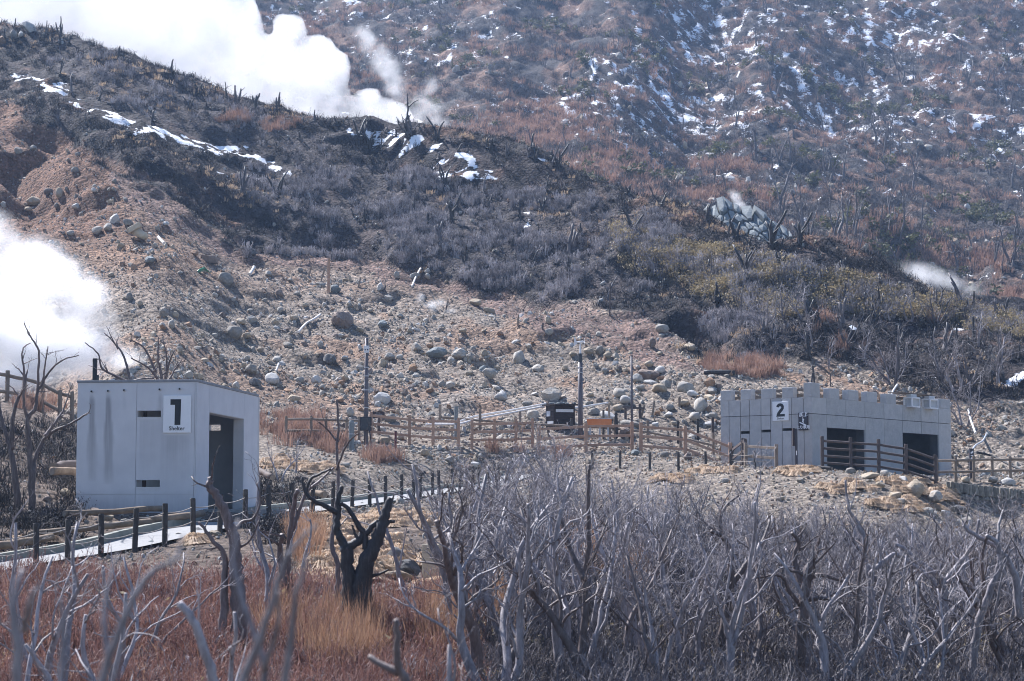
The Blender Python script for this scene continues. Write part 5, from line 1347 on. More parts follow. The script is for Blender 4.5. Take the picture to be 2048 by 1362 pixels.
# what each boulder is told apart by
CW = dict(grey='grey', tan='tan', rust='rust-brown', dark='dark', white='pale', brown='brown', blue='blue-grey')
MARKS = [(60, 300, 'on the bare brown scarp'), (60, 415, 'on the upper debris above the left steam'), (240, 450, 'near the toppled concrete footing'), (300, 520, 'below the toppled footing'), (410, 545, 'near the green sheet'),
         (520, 560, 'above the white pipe end'), (657, 560, 'by the tall brown stake'), (790, 570, 'near the steaming vent'), (900, 615, 'beside the pale gravel strip'), (1060, 650, 'at the end of the gravel strip'),
         (330, 630, 'at the edge of the left steam'), (470, 650, 'above the roof of shelter 1'), (600, 650, 'by the long white stick'), (720, 650, 'beside the huge brown boulder'), (860, 690, 'on the middle debris'), (980, 720, 'left of the wind vane'),
         (1150, 700, 'behind the wind vane'), (1310, 680, 'on the reddish slope'), (1400, 700, 'under the dark scrub hollow'), (420, 740, 'just over the roof of shelter 1'), (540, 750, 'right of the roof of shelter 1'), (660, 770, 'left of the pole with the plate'),
         (790, 770, 'right of the pole with the plate'), (900, 790, 'above the long white pipes'), (1030, 790, 'left of the slatted hut roof'), (1110, 780, 'above the slatted hut'), (1230, 785, 'by the thin bare pole'), (1310, 760, 'in the boulder pile above the trestle'),
         (1400, 790, 'beside the granite shelter corner'), (1230, 840, 'behind the orange barrier'), (1350, 850, 'behind the right orange fence'), (800, 890, 'behind the left orange fence'), (950, 905, 'at the end of the footpath'), (1230, 900, 'in front of the right orange fence'),
         (1500, 960, 'on the gravel bank'), (1830, 980, 'on the bank below the second doorway'), (1900, 1035, 'at the foot of the stone wall'), (1990, 965, 'behind the log fence on the wall'), (790, 1110, 'among the burnt trunks'), (330, 1085, 'on the near side of the path'),
         (150, 985, 'on the bank left of shelter 1'), (580, 960, 'right of the doorway of shelter 1'), (800, 1010, 'by the rope posts')]
SHP = ['blocky', 'rounded', 'angular', 'broken', 'smooth']
from collections import defaultdict
gr = defaultdict(list)
for b in boulders:
    mk = min(MARKS, key=lambda m_: (m_[0] - b['px']) ** 2 + (1.5 * (m_[1] - b['py'])) ** 2)[2]
    sz = 'huge' if b['w'] > 44 else 'large' if b['w'] > 27 else 'mid-sized' if b['w'] > 18 else 'small'
    wd = 'flat ' if b['h'] < .56 * b['w'] else 'tall ' if b['h'] > .98 * b['w'] else ''
    b['base'] = (sz, wd + SHP[b['k']], CW[b['c']], mk); gr[b['base']].append(b)
ORD = ['first', 'second', 'third', 'fourth', 'fifth', 'sixth', 'seventh', 'eighth']
for base, bs_ in gr.items():
    bs_.sort(key=lambda b: b['px'])
    for i, b in enumerate(bs_):
        lab = '%s %s %s boulder %s' % base
        if len(bs_) > 1: lab += ', ' + ('leftmost of its kind' if i == 0 else 'rightmost of its kind' if i == len(bs_) - 1 else ORD[i] + ' from left')
        tag(b['o'], lab, 'boulder', 'boulders strewn over the slope')

# loose stones and gravel
small = []
for cn in ('grey', 'tan', 'brown', 'white', 'rust', 'grey', 'tan', 'grey'):
    me = stone_mesh(700 + len(small), 1, .85, .45); me.materials.append(M[ROCKM[cn]]); small.append(me)
def t_debris(x, y, z, px, py):
    zz = zones(x, y, z)
    d = np.where(zz['ash'], .35, 1.0) * np.where(zz['burnt'], .06, 1.0) * (py > 200)
    clump = smooth(-.1, .55, fbm(x * .22, y * .22, 3, 141)) * (.35 + .65 * smooth(500, 760, py))
    return d * (.12 + .88 * clump)
def rocks(name, label, n, ylo, yhi, test, smin, smax, seed, sink=.25, ulim=.29):
    P = sample_region(n, test, ylo, yhi, ulim, 1.0, seed); k = len(P); rg = np.random.default_rng(seed)
    s = smin * (smax / smin) ** (rg.random(k) ** 2.2)
    P = P + np.array([0, 0, 1.0]) * (s * sink)[:, None]
    scatter(name, label, P, rand_rot(k, 3.1, seed), np.stack([s, s * rg.uniform(.7, 1, k), s * rg.uniform(.5, .9, k)], -1), small, rg.integers(0, len(small), k))
rocks('debris_stones', 'loose stones covering the debris slope', 11500, 86, 152, t_debris, .06, .32, 1, .0)
rocks('debris_gravel', 'fine gravel of the debris slope', 60000, 84, 145, lambda x, y, z, px, py: .45 * (t_debris(x, y, z, px, py) > .01) + .55 * t_debris(x, y, z, px, py), .025, .10, 2)
rocks('bank_gravel', 'gravel on the bank below the second shelter', 26000, 58, 90, lambda x, y, z, px, py: ((px > 560) & (py > 890)) * 1.0, .018, .11, 3)
rocks('valley_stones', 'stones on the near ground around the path', 9000, 28, 62, lambda x, y, z, px, py: (smooth(.0, .4, fbm(x * .4, y * .4, 3, 151)) * .9 + .1) * ((px < 1100)), .015, .10, 4)
rocks('ridge_stones', 'scattered stones on the burnt ridge', 2500, 100, 180, lambda x, y, z, px, py: zones(x, y, z)['burnt'] * 1.0, .05, .25, 5)
rocks('far_stones', 'rocks on the far slope', 1600, 170, 330, lambda x, y, z, px, py: smooth(-.1, .5, fbm(x * .05, y * .05, 3, 161)), .25, 1.1, 6)

# blue-grey cracked rock dome behind the ridge: polygonal blocks parted by dark fissures
def dome():
    c = DOME; dep = c.y; sx = 98 / F * dep; 
    t = thing('cracked_rock_dome', c, 'blue-grey cracked lava dome with a wisp of steam behind the ridge', 'rock dome')
    rgn = random.Random(12)
    seeds = []
    for _ in range(4000):
        u, v = rgn.uniform(-1.05, 1.05), rgn.uniform(-.4, 1.0)
        if all(((u - a) * 1.5) ** 2 + (v - b) ** 2 > .034 for a, b in seeds): seeds.append((u, v))
        if len(seeds) >= 190: break
    def surf(u, v):
        # outline of the dome in the photograph: left shoulder high, right end lower
        prof = np.interp(u, [-1.05, -.8, -.45, -.1, .2, .5, .8, 1.05], [.5, .95, 1.08, 1.0, .9, .86, .66, .3])
        hh = prof * 74 / F * dep
        return Vector((c.x + u * sx * 1.02, dep + (max(v, 0.0) ** 1.3) * 3.5 - 1.5 * (1 - u * u) - .5 * math.sin(u * 7) , c.z - .4 + u * -.7 + v * hh + .2 * math.sin(9 * u + 5 * v)))
    for (a, b) in seeds:
        # each block is the Voronoi cell of its seed, clipped from a square
        poly = [(a - .3, b - .3), (a + .3, b - .3), (a + .3, b + .3), (a - .3, b + .3)]
        for (p, q) in seeds:
            if (p, q) == (a, b) or abs(p - a) > .5 or abs(q - b) > .5: continue
            mx, my, nx, ny = (a + p) / 2, (b + q) / 2, (p - a) * 2.25, q - b
            mx, my = a + (p - a) * .405, b + (q - b) * .405
            out = []
            for i in range(len(poly)):
                A, B = poly[i], poly[(i + 1) % len(poly)]
                da = (A[0] - mx) * nx + (A[1] - my) * ny; db = (B[0] - mx) * nx + (B[1] - my) * ny
                if da <= 0: out.append(A)
                if da * db < 0: f = da / (da - db); out.append((A[0] + (B[0] - A[0]) * f, A[1] + (B[1] - A[1]) * f))
            poly = out
            if len(poly) < 3: break
        if len(poly) < 3: continue
        m = MB(); lift = rgn.uniform(-.25, .3); n = len(poly)
        nr = Vector((a * .35, -.85, .45)).normalized()
        cc = surf(a, b) + nr * (lift + .12)
        front = [surf(*p) + nr * lift for p in poly]; back = [surf(*p) - nr * 1.1 for p in poly]
        m.v = front + back + [cc]; m.f = [[i, (i + 1) % n, 2 * n] for i in range(n)] + [[i, n + i, n + (i + 1) % n, (i + 1) % n] for i in range(n)]
        m.build('rock_block', M['rock_blue'], t)
    m = MB(); K = 14
    for j in range(8):
        for i in range(K + 1): m.v.append(surf(-1.05 + 2.1 * i / K, -.6 + 1.6 * j / 7) + Vector((0, .75, -.25)))
    m.f = [[j * (K + 1) + i, j * (K + 1) + i + 1, (j + 1) * (K + 1) + i + 1, (j + 1) * (K + 1) + i] for j in range(7) for i in range(K)]
    m.build('dark_core', M['rock_dark'], t)
dome()
# ------------------------------------------------------------------ dead trees
def wander(rg, p, d, L, n, gnarl, up, drop=0.0):
    pts = [p.copy()]; d = d.normalized(); cur = p.copy()
    for i in range(n):
        d = (d + Vector((rg.gauss(0, gnarl), rg.gauss(0, gnarl), rg.gauss(0, gnarl * .8) + up))).normalized()
        cur = cur + d * (L / n); pts.append(cur.copy())
    return pts, d
def limb(mb, rg, pts, r0, r1, n, rough=.1):
    k = len(pts) - 1
    mb.tube(pts, [max(.0022, r0 + (r1 - r0) * (i / k) ** .85) for i in range(k + 1)], n, True, rough, rg)
def sprout(mb, rg, pts, r0, r1, level, cfg, length):
    """side branches off a limb, each with its own finer ones"""
    cnt, ratio, sides, gn = cfg['n'][level], cfg['ratio'][level], cfg['sides'][level], cfg['gnarl']
    k = len(pts) - 1
    for _ in range(cnt):
        f = rg.uniform(cfg['from'][level], 1.0); i = min(int(f * k), k - 1); q = pts[i].lerp(pts[i + 1], f * k - i)
        t = (pts[i + 1] - pts[i]).normalized(); side = t.orthogonal(); side = Matrix.Rotation(rg.uniform(0, 6.283), 3, t) @ side
        a = rg.uniform(.45, 1.15); d = (t * math.cos(a) + side * math.sin(a)); d.z += cfg['lift']
        L = length * ratio * rg.uniform(.55, 1.15) * (1.15 - .5 * f); rr = max(.003, (r0 + (r1 - r0) * f) * rg.uniform(.45, .68))
        n = max(3, cfg['seg'][level]); p2, _ = wander(rg, q, d, L, n, gn * 1.25, cfg['up'])
        limb(mb, rg, p2, rr, rr * .3, sides)
        if level + 1 < len(cfg['n']): sprout(mb, rg, p2, rr, rr * .3, level + 1, cfg, L)
CFG = dict(
 thicket=dict(n=[6, 5, 4], ratio=[.50, .52, .5], sides=[5, 4, 3], seg=[9, 6, 4], gnarl=.22, up=.075, lift=.45, **{'from': [.28, .25, .2]}),
 sparse=dict(n=[4, 3, 2], ratio=[.5, .5, .45], sides=[5, 3, 3], seg=[7, 5, 3], gnarl=.2, up=.06, lift=.3, **{'from': [.35, .3, .3]}),
 far=dict(n=[6, 3], ratio=[.42, .45], sides=[3, 3], seg=[5, 3], gnarl=.16, up=.08, lift=.4, **{'from': [.3, .3]}),
 bushy=dict(n=[6, 5, 4], ratio=[.6, .55, .5], sides=[5, 3, 3], seg=[6, 5, 3], gnarl=.25, up=.04, lift=.3, **{'from': [.15, .2, .2]}))
def tree_mesh(seed, kind, h, r, stems, n0, gnarl=.15, tilt=.35):
    rg = random.Random(seed); mt, mbr = MB(), MB(); cfg = CFG[kind]
    for s in range(stems):
        an = rg.uniform(0, 6.28); d = Vector((math.cos(an) * tilt * rg.uniform(.3, 1), math.sin(an) * tilt * rg.uniform(.3, 1), 1))
        L = h * rg.uniform(.72, 1.05); rr = r * rg.uniform(.7, 1.1) * (1 if s == 0 else .8)
        pts, _ = wander(rg, Vector((math.cos(an) * r * .7, math.sin(an) * r * .7, -.25)), d, L, n0, gnarl, .035)
        limb(mt, rg, pts, rr * 1.25, rr * .32, 8, .14)
        sprout(mbr, rg, pts, rr, rr * .35, 0, cfg, L)
    return mt, mbr
def snag_mesh(seed):
    rg = random.Random(seed); mt, mbr = MB(), MB(); h = rg.uniform(1.0, 2.3); r = rg.uniform(.06, .12)
    for s in range(rg.choice([1, 1, 2, 3])):
        an = rg.uniform(0, 6.28); tl = rg.uniform(.03, .28); d = Vector((math.cos(an) * tl, math.sin(an) * tl, 1))
        pts, _ = wander(rg, Vector((rg.uniform(-.15, .15), rg.uniform(-.15, .15), -.2)), d, h * rg.uniform(.5, 1.05), 6, .12, .04)
        limb(mt, rg, pts, r * 1.15, r * .45, 7, .25)
        for _ in range(rg.choice([0, 1, 2])):
            k = rg.randrange(2, 6); p2, _ = wander(rg, pts[k], Vector((rg.uniform(-1, 1), rg.uniform(-1, 1), .6)), h * rg.uniform(.2, .5), 4, .2, .05); limb(mbr, rg, p2, r * .4, r * .1, 4)
    for s in range(4):                                             # splayed roots and char at the foot
        an = rg.uniform(0, 6.28); p2, _ = wander(rg, Vector((0, 0, .12)), Vector((math.cos(an), math.sin(an), -.1)), .45, 3, .15, -.03); limb(mbr, rg, p2, r * .6, r * .15, 4)
    return mt, mbr
def variant(pair, mat, name):
    a = pair[0].mesh(name + '_trunk', (0, 0, 0), True); a.materials.append(mat)
    b = pair[1].mesh(name + '_branches', (0, 0, 0), True); b.materials.append(mat)
    return a, b
def plant(name, var, loc, rz, sc, tilt=0.0):
    e = bpy.data.objects.new(name, None); COL.objects.link(e); e.location = loc; e.rotation_euler = (tilt, 0, rz); e.scale = (sc, sc, sc)
    for nm, me in (('trunk', var[0]), ('branches', var[1])):
        o = bpy.data.objects.new(nm, me); COL.objects.link(o); o.parent = e
    return e
NUM = ['leftmost', 'second', 'third', 'fourth', 'fifth', 'sixth', 'seventh', 'eighth', 'ninth', 'tenth', 'eleventh', 'twelfth', 'thirteenth', 'fourteenth', 'fifteenth', 'sixteenth', 'seventeenth', 'eighteenth']
def label_group(items, cat, group):
    """items: (object, px, phrase); things with one phrase are told apart by their order from the left"""
    g = defaultdict(list)
    for it in items: g[it[2]].append(it)
    for ph, L in g.items():
        L.sort(key=lambda i: i[1])
        for k, it in enumerate(L):
            lab = ph if len(L) == 1 else (ph + ', ' + ('rightmost' if k == len(L) - 1 else NUM[min(k, 17)] + (' from left' if k else '')))
            tag(it[0], lab, cat, group)
# -- the grey thicket in the lower right
TV = [variant(tree_mesh(40 + i, 'thicket', 3.0, .042 + .011 * (i % 4), 1 + (i % 3), 14, .14, .32), M['bark_grey'] if i % 3 else M['bark_brown'], 'thicket_tree') for i in range(14)]
BELOW = [(900, 'below the footpath end'), (1010, 'below the long white pipes'), (1120, 'below the slatted hut'), (1210, 'below the orange barrier'), (1290, 'below the thin bare pole'), (1380, 'below the right orange fence'),
         (1480, 'below the granite corner'), (1565, 'below the number two sign'), (1690, 'below the first doorway'), (1780, 'below the dark fence'), (1850, 'below the second doorway'), (1945, 'below the slim sign post'), (2040, 'below the stone wall')]
rg = random.Random(21); items = []; placed = []
tries = 0
while len(placed) < 165 and tries < 9000:
    tries += 1
    d = 28 + 30 * rg.random() ** .85; px = rg.uniform(915, 2110)
    if px < 1000 and d > 46: continue
    if px > 1180 and d > 55 - (px - 1180) * .004: continue
    x = (px - 1024) / F * d
    if any((x - a) ** 2 + (d - b) ** 2 < (.62 + .012 * (d - 20)) ** 2 for a, b in placed): continue
    placed.append((x, d)); loc = ground_at(px, d)
    top = np.interp(px, [900, 960, 1060, 1180, 1300, 1450, 1600, 1750, 1850, 2050], [900, 865, 865, 905, 965, 970, 995, 1015, 1020, 995]) + rg.uniform(-15, 75)
    hh = ray(px, top)[1] * d - loc.z
    sc = min(max(hh / 2.8, .66), 1.5) * rg.uniform(.88, 1.05)
    e = plant('dead_tree', TV[rg.randrange(14)], loc, rg.uniform(0, 6.28), sc)
    band = 'in front' if d < 32 else 'midway' if d < 44 else 'behind'
    size = 'tall' if sc > 1.12 else 'low' if sc < .82 else 'grey'
    items.append((e, px, '%s twisted tree %s, %s' % (size, min(BELOW, key=lambda m_: abs(m_[0] - px))[1], band)))
label_group(items, 'dead tree', 'grey thicket of dead trees')
# -- smaller bare trees on the left
items = []
SV = [variant(tree_mesh(80 + i, 'sparse', 2.8, .055, 1 + (i % 2), 12, .16, .3), M['bark_grey'], 'slender_tree') for i in range(6)]
for k, (px, d, top, ph) in enumerate(((55, 24, 1060, 'pale slender bare tree left of the footpath posts'), (128, 25.5, 985, 'pale bare tree with curling twigs under the bank'), (95, 28, 1010, 'thin bare tree in front of the dark roots'), (225, 27, 985, 'grey bare tree before the left wall of shelter 1'),
                                    (243, 23.5, 1030, 'stout bare tree below the water stains'), (300, 30, 1060, 'low bare tree below the lower slit'), (340, 19, 1150, 'thin bare sapling in the red brush'), (180, 20.5, 1120, 'small bare tree in the red brush at the left'),
                                    (500, 33, 930, 'pale bare tree right of the doorway'), (560, 36, 990, 'bare tree in front of the kerb'), (605, 40, 960, 'thin leaning bare tree by the rope posts'), (20, 21, 1130, 'bare tree cut by the left edge'), (850, 37, 905, 'tall slim tree left of the beige marker'),
                                    (905, 34, 880, 'grey tree right of the beige marker'), (820, 17.5, 1230, 'small bare sapling beside the broken stub'), (560, 68, 850, 'pale bare shrub right of the doorway, near the red grass'), (590, 72, 845, 'curled bare shrub in the red grass'))):
    loc = ground_at(px, d); hh = ray(px, top)[1] * d - loc.z
    e = plant('dead_tree', SV[k % 6], loc, k * 1.7, max(hh, .6) / 2.75)
    items.append((e, px, ph))
label_group(items, 'dead tree', 'bare trees on the left')

# -- trees whose limbs were traced one by one
def traced(name, label, d, strokes, mat, base, twigs=0, seed=0, spread=.25, cfgname='sparse', group=None, tl=.7):
    rg = random.Random(seed); t = thing(name, ground_at(base, d), label, 'dead tree', group); mt, mbr = MB(), MB()
    low = max(p[0][0][1] for p in strokes)
    for si, (pts, w0, w1) in enumerate(strokes):
        ph = rg.uniform(0, 6.28); P = []
        raw = [at(px, py, d) for px, py in pts]
        fine = refine(raw, 5); n = len(fine)
        r0, r1 = w0 / F * d / 2, w1 / F * d / 2; jt = min(.012, r0 * .12)
        P = [q + Vector((rg.gauss(0, jt), spread * math.sin(ph + 2.2 * i / n) - spread * math.sin(ph), rg.gauss(0, jt * .6))) for i, q in enumerate(fine)]
        if pts[0][1] > low - 70 and w0 > 9:                       # carry the stem down into the ground
            gz = Hs(P[0].x, P[0].y) - .15
            if gz < P[0].z - .05: P = [Vector((P[0].x, P[0].y, gz))] + P
        limb(mt if w0 > 9 or not twigs else mbr, rg, P, r0, r1, 9 if w0 > 9 else 5, .10)
        if twigs:
            cfg = dict(CFG[cfgname]); cfg['n'] = [twigs, 2]; cfg['ratio'] = [1, .5]; cfg['sides'] = [4, 3]; cfg['seg'] = [6, 4]; cfg['from'] = [.35, .3]
            sprout(mbr, rg, P, r0, r1, 0, cfg, tl)
    mt.build('trunk', mat, t, smooth_=True)
    if mbr.f: mbr.build('branches', mat, t, smooth_=True)
    return t
traced('burnt_tree', 'charred tree with a forked trunk and a splintered leaning stem', 33, [
    ([(698, 1230), (698, 1186), (696, 1130), (693, 1094)], 34, 25), ([(693, 1096), (681, 1076), (673, 1058), (676, 1030), (677, 1000), (684, 972)], 19, 9),
    ([(675, 1026), (655, 1014), (630, 1002), (612, 985), (604, 955)], 13, 5), ([(612, 985), (622, 958), (640, 948), (662, 938)], 8, 4), ([(693, 1096), (714, 1084), (727, 1068)], 20, 15),
    ([(718, 1235), (722, 1183), (728, 1139), (743, 1102), (758, 1067), (771, 1030), (781, 996)], 52, 14), ([(731, 1100), (730, 1070), (718, 1052), (700, 1022), (683, 1006)], 14, 8),
    ([(731, 1068), (752, 1046), (768, 1044), (790, 1043)], 13, 7), ([(776, 1020), (784, 1003), (787, 990)], 8, 2), ([(772, 1018), (776, 1000), (773, 992)], 8, 2), ([(742, 1152), (758, 1148), (778, 1138)], 9, 3), ([(716, 1080), (708, 1062), (704, 1050)], 8, 3)], M['bark_char'], 710, 0, 1, .02)
traced('dead_tree', 'slim brown trunk left of the charred forked tree', 34, [([(675, 1230), (674, 1186), (674, 1130), (661, 1092), (664, 1055), (668, 1014), (674, 967), (671, 900), (673, 850), (670, 796)], 13, 4), ([(673, 940), (690, 900), (705, 880), (722, 868)], 6, 2), ([(672, 880), (655, 860), (640, 845)], 5, 2)], M['bark_brown'], 675, 2, 2)
traced('burnt_tree', 'dark twisted trunk with a curled broken top before the doorway', 31, [([(480, 1260), (478, 1211), (472, 1155), (469, 1111), (466, 1067), (453, 1036), (438, 998), (419, 972), (424, 958)], 36, 12),
    ([(447, 1240), (448, 1160), (447, 1111), (422, 1077), (394, 1045)], 20, 5), ([(466, 1070), (482, 1045), (507, 1036), (520, 1000), (512, 965)], 9, 3), ([(470, 1100), (500, 1080), (520, 1040)], 7, 3)], M['bark_brown'], 478, 2, 3, .05)
traced('burnt_tree', 'dark leaning stump with upright limbs near the kerb', 36, [([(572, 1170), (576, 1110), (582, 1060), (590, 1010), (600, 980)], 16, 8), ([(580, 1075), (600, 1020), (612, 985), (640, 960), (664, 935)], 9, 4), ([(565, 1150), (560, 1100), (566, 1070)], 16, 9)], M['bark_brown'], 574, 2, 4)
traced('dead_tree', 'spreading bare tree with dark roots on the bank left of shelter 1', 49, [
    ([(64, 1000), (63, 953), (59, 890), (56, 840), (72, 815), (75, 790), (88, 759), (116, 724), (156, 709)], 14, 2), ([(57, 842), (50, 803), (53, 743), (50, 703), (66, 688)], 8, 2), ([(74, 795), (78, 753), (81, 703), (68, 676), (56, 649)], 7, 2),
    ([(34, 990), (31, 946), (19, 890), (3, 840), (-6, 800)], 15, 5), ([(24, 900), (25, 850), (36, 800), (47, 774), (52, 740)], 11, 3), ([(66, 940), (68, 915), (91, 871), (138, 846), (175, 824)], 11, 3), ([(90, 872), (110, 840), (122, 815), (138, 765)], 8, 2), ([(86, 762), (92, 730), (102, 695)], 5, 2)], M['bark_brown'], 50, 4, 5, tl=.55)
traced('dead_tree', 'wind-bent bare tree rising behind the roof of shelter 1', 66, [([(262, 800), (260, 765), (250, 724), (235, 696), (203, 662)], 9, 2), ([(258, 765), (231, 752), (206, 737), (200, 709), (175, 687)], 7, 2), ([(260, 764), (280, 757), (306, 756)], 6, 3), ([(236, 698), (228, 680), (218, 655)], 4, 1)], M['bark_brown'], 262, 3, 6, tl=.6)
traced('dead_tree', 'bushy bare tree behind the roof of shelter 1, right of the bent one', 67, [([(326, 800), (325, 762), (319, 715), (322, 677)], 10, 2), ([(330, 765), (341, 727), (353, 702)], 7, 2), ([(323, 768), (300, 737), (266, 718)], 7, 2), ([(312, 745), (288, 696), (260, 680)], 6, 2), ([(330, 760), (336, 715), (330, 685)], 6, 2), ([(335, 765), (350, 735), (362, 720)], 5, 2)], M['bark_brown'], 326, 4, 7, tl=.7)
traced('broken_stub', 'broken V-shaped stub at the bottom edge', 14, [([(835, 1440), (812, 1362), (797, 1336), (796, 1296), (793, 1236)], 24, 11), ([(797, 1345), (764, 1331), (736, 1316)], 18, 11)], M['bark_brown'], 830, 0, 8, .06)
traced('broken_stub', 'bare broken branch leaning left at the bottom, in front of the red brush', 15, [([(440, 1420), (430, 1362), (416, 1315), (402, 1272), (388, 1236), (362, 1206)], 23, 15), ([(398, 1262), (400, 1200), (396, 1160)], 6, 2)], M['bark_grey'], 440, 0, 9, .08)
traced('dead_tree', 'out-of-focus grey branches at the bottom left corner', 6.8, [([(42, 1500), (40, 1300), (38, 1200), (47, 1140)], 26, 9), ([(50, 1260), (75, 1200), (100, 1168)], 17, 8), ([(170, 1500), (215, 1340), (255, 1230), (300, 1150), (350, 1118), (362, 1070)], 22, 6), ([(108, 1500), (112, 1310), (106, 1200)], 18, 8), ([(220, 1335), (200, 1240), (205, 1150), (212, 1110)], 14, 5)], M['bark_grey'], 120, 0, 10, .12)
traced('dead_tree', 'out-of-focus fan of grey branches left of centre at the bottom', 7.2, [([(430, 1500), (500, 1330), (545, 1220), (575, 1130), (600, 1090), (640, 1052)], 22, 5), ([(500, 1500), (528, 1340), (490, 1230), (462, 1130), (466, 1040)], 20, 5), ([(550, 1500), (585, 1290), (600, 1190), (622, 1110)], 20, 6), ([(528, 1340), (560, 1250), (570, 1180)], 14, 5), ([(528, 1340), (600, 1330), (690, 1300), (770, 1270), (800, 1225)], 9, 3)][:4], M['bark_grey'], 500, 0, 11, .12)
traced('dead_tree', 'big gnarled grey trunk with a broken head, among the thicket', 30, [([(1595, 1430), (1597, 1330), (1600, 1250), (1604, 1190), (1612, 1140), (1618, 1118)], 27, 15), ([(1604, 1180), (1590, 1120), (1598, 1085), (1582, 1066)], 14, 7), ([(1612, 1155), (1640, 1150), (1670, 1158), (1705, 1168)], 12, 4), ([(1600, 1210), (1575, 1180), (1555, 1150), (1500, 1155)], 10, 4), ([(1608, 1200), (1640, 1195), (1660, 1200)], 12, 4)], M['bark_brown'], 1595, 3, 12, tl=.8)
traced('dead_tree', 'tall dark tree with a V of limbs in the thicket, left of the gnarled one', 32, [([(1440, 1430), (1442, 1300), (1455, 1200), (1460, 1130), (1448, 1080), (1418, 1062)], 22, 7), ([(1455, 1180), (1500, 1120), (1530, 1080), (1545, 1040)], 14, 5), ([(1448, 1080), (1440, 1040), (1455, 1010), (1482, 990)], 10, 4)], M['bark_brown'], 1440, 3, 13, tl=.8)
traced('dead_tree', 'reddish trunk rising through the orange reeds', 30, [([(1155, 1430), (1165, 1300), (1172, 1200), (1170, 1150), (1178, 1080), (1175, 1000), (1180, 930)], 20, 6), ([(1170, 1160), (1150, 1120), (1135, 1080), (1122, 1030)], 14, 5), ([(1178, 1130), (1200, 1080), (1215, 1040)], 9, 3)], M['bark_brown'], 1155, 3, 14, tl=.8)
traced('dead_tree', 'pale snaking trunk with a long left arm at the right of the thicket', 31, [([(1725, 1430), (1728, 1320), (1745, 1200), (1738, 1120), (1730, 1060), (1705, 1020), (1698, 960)], 17, 4), ([(1740, 1150), (1790, 1110), (1830, 1130), (1870, 1160), (1880, 1175)], 12, 6), ([(1880, 1430), (1882, 1300), (1885, 1200), (1878, 1160), (1830, 1120), (1790, 1085)], 22, 8), ([(1880, 1175), (1920, 1130), (1950, 1090), (1962, 1040)], 12, 5)], M['bark_grey'], 1725, 3, 15, tl=.8)
traced('dead_tree', 'stout pale tree leaning right near the right edge', 30, [([(1940, 1430), (1945, 1310), (1955, 1240), (1980, 1160), (1990, 1120), (1985, 1090), (1960, 1070)], 20, 8), ([(2040, 1240), (2030, 1160), (2010, 1120), (1985, 1095), (1940, 1070), (1915, 1050)], 17, 6), ([(1995, 1105), (2005, 1050), (2020, 1020)], 9, 4)], M['bark_grey'], 1940, 3, 16, tl=.8)

# -- charred snags on the ridge
KV = [variant(snag_mesh(200 + i), M['bark_char'], 'snag') for i in range(10)] + [variant(snag_mesh(230 + i), M['bark_far'], 'snag') for i in range(6)]
CREST = [(0, 46), (150, 88), (300, 140), (400, 175), (480, 203), (560, 215), (640, 240), (700, 253), (820, 263), (900, 275), (1000, 290), (1080, 305), (1180, 345), (1300, 388), (1400, 432), (1500, 480), (1620, 515), (1780, 560), (1900, 600), (2048, 638)]
RID = [(60, 'on the skyline at far left'), (220, 'on the ridge before the white steam'), (360, 'above the long snow drift'), (500, 'by the brown bare patch on the ridge'), (640, 'under the billowing steam'), (800, 'near the tall forked snag'), (930, 'by the right snow patches'),
       (1060, 'above the grey scrub'), (1200, 'above the dark hollow'), (1340, 'left of the lava dome'), (1480, 'in front of the lava dome'), (1620, 'in the yellow bamboo grass'), (1760, 'near the right steam vent'), (1900, 'above the black bank'), (2020, 'by the right edge')]
def ridlab(px, py, kind): return '%s %s' % (kind, min(RID, key=lambda m_: abs(m_[0] - px))[1])
rg = random.Random(31); items = []; spots = []
for k in range(95):                                                # along the skyline
    px = rg.uniform(0, 2040); py = float(np.interp(px, [c[0] for c in CREST], [c[1] for c in CREST])) + rg.uniform(3, 22)
    spots.append((px, py, rg.uniform(.45, 1.15) * (.8 if px < 1250 else .95), 'skyline'))
for k in range(150):                                               # down the burnt slope
    px = 2040 * rg.random() ** .62; c = float(np.interp(px, [c[0] for c in CREST], [c[1] for c in CREST]))
    spots.append((px, c + rg.uniform(20, np.interp(px, [0, 500, 1000, 1500, 2048], [150, 220, 260, 220, 150])), rg.uniform(.4, .95), 'slope'))
for px, py, s in ((110, 66, 1.5), (120, 70, 1.2), (245, 122, 1.0), (262, 130, .9), (425, 180, 1.1), (555, 213, 1.5), (560, 214, 1.0), (590, 222, 1.0), (1090, 300, 1.1), (1310, 300, .8), (1070, 302, 1.6), (1650, 600, 1.5), (1690, 610, 1.4), (1760, 640, 1.3), (1885, 600, 1.4), (1600, 490, 1.6), (1500, 500, 1.5), (1565, 540, 1.6), (1440, 600, 1.5), (1795, 690, 1.7), (1850, 650, 1.4)):
    spots.append((px, py, s, 'big'))
for i, (px, py, s, kd) in enumerate(spots):
    b = hit(px, py, 92.0, 190.0)
    if b.y > 186: continue
    b = b + Vector((0, .3 if kd == 'skyline' else 0, 0)); b.z = Hs(b.x, b.y)
    e = plant('charred_snag', KV[rg.randrange(10) if rg.random() < .75 else 10 + rg.randrange(6)], b, rg.uniform(0, 6.28), s * (1.4 if kd != 'big' else .8), rg.uniform(-.1, .1))
    items.append((e, px, ridlab(px, py, ('tall burnt snag' if s > 1.2 else 'burnt stump' if s > .7 else 'small burnt stub') + {'skyline': ' standing', 'slope': ' downslope', 'big': ' upright'}[kd])))
label_group(items, 'burnt stump', 'charred snags on the ridge')
b = hit(814, 268, 92.0, 190.0)
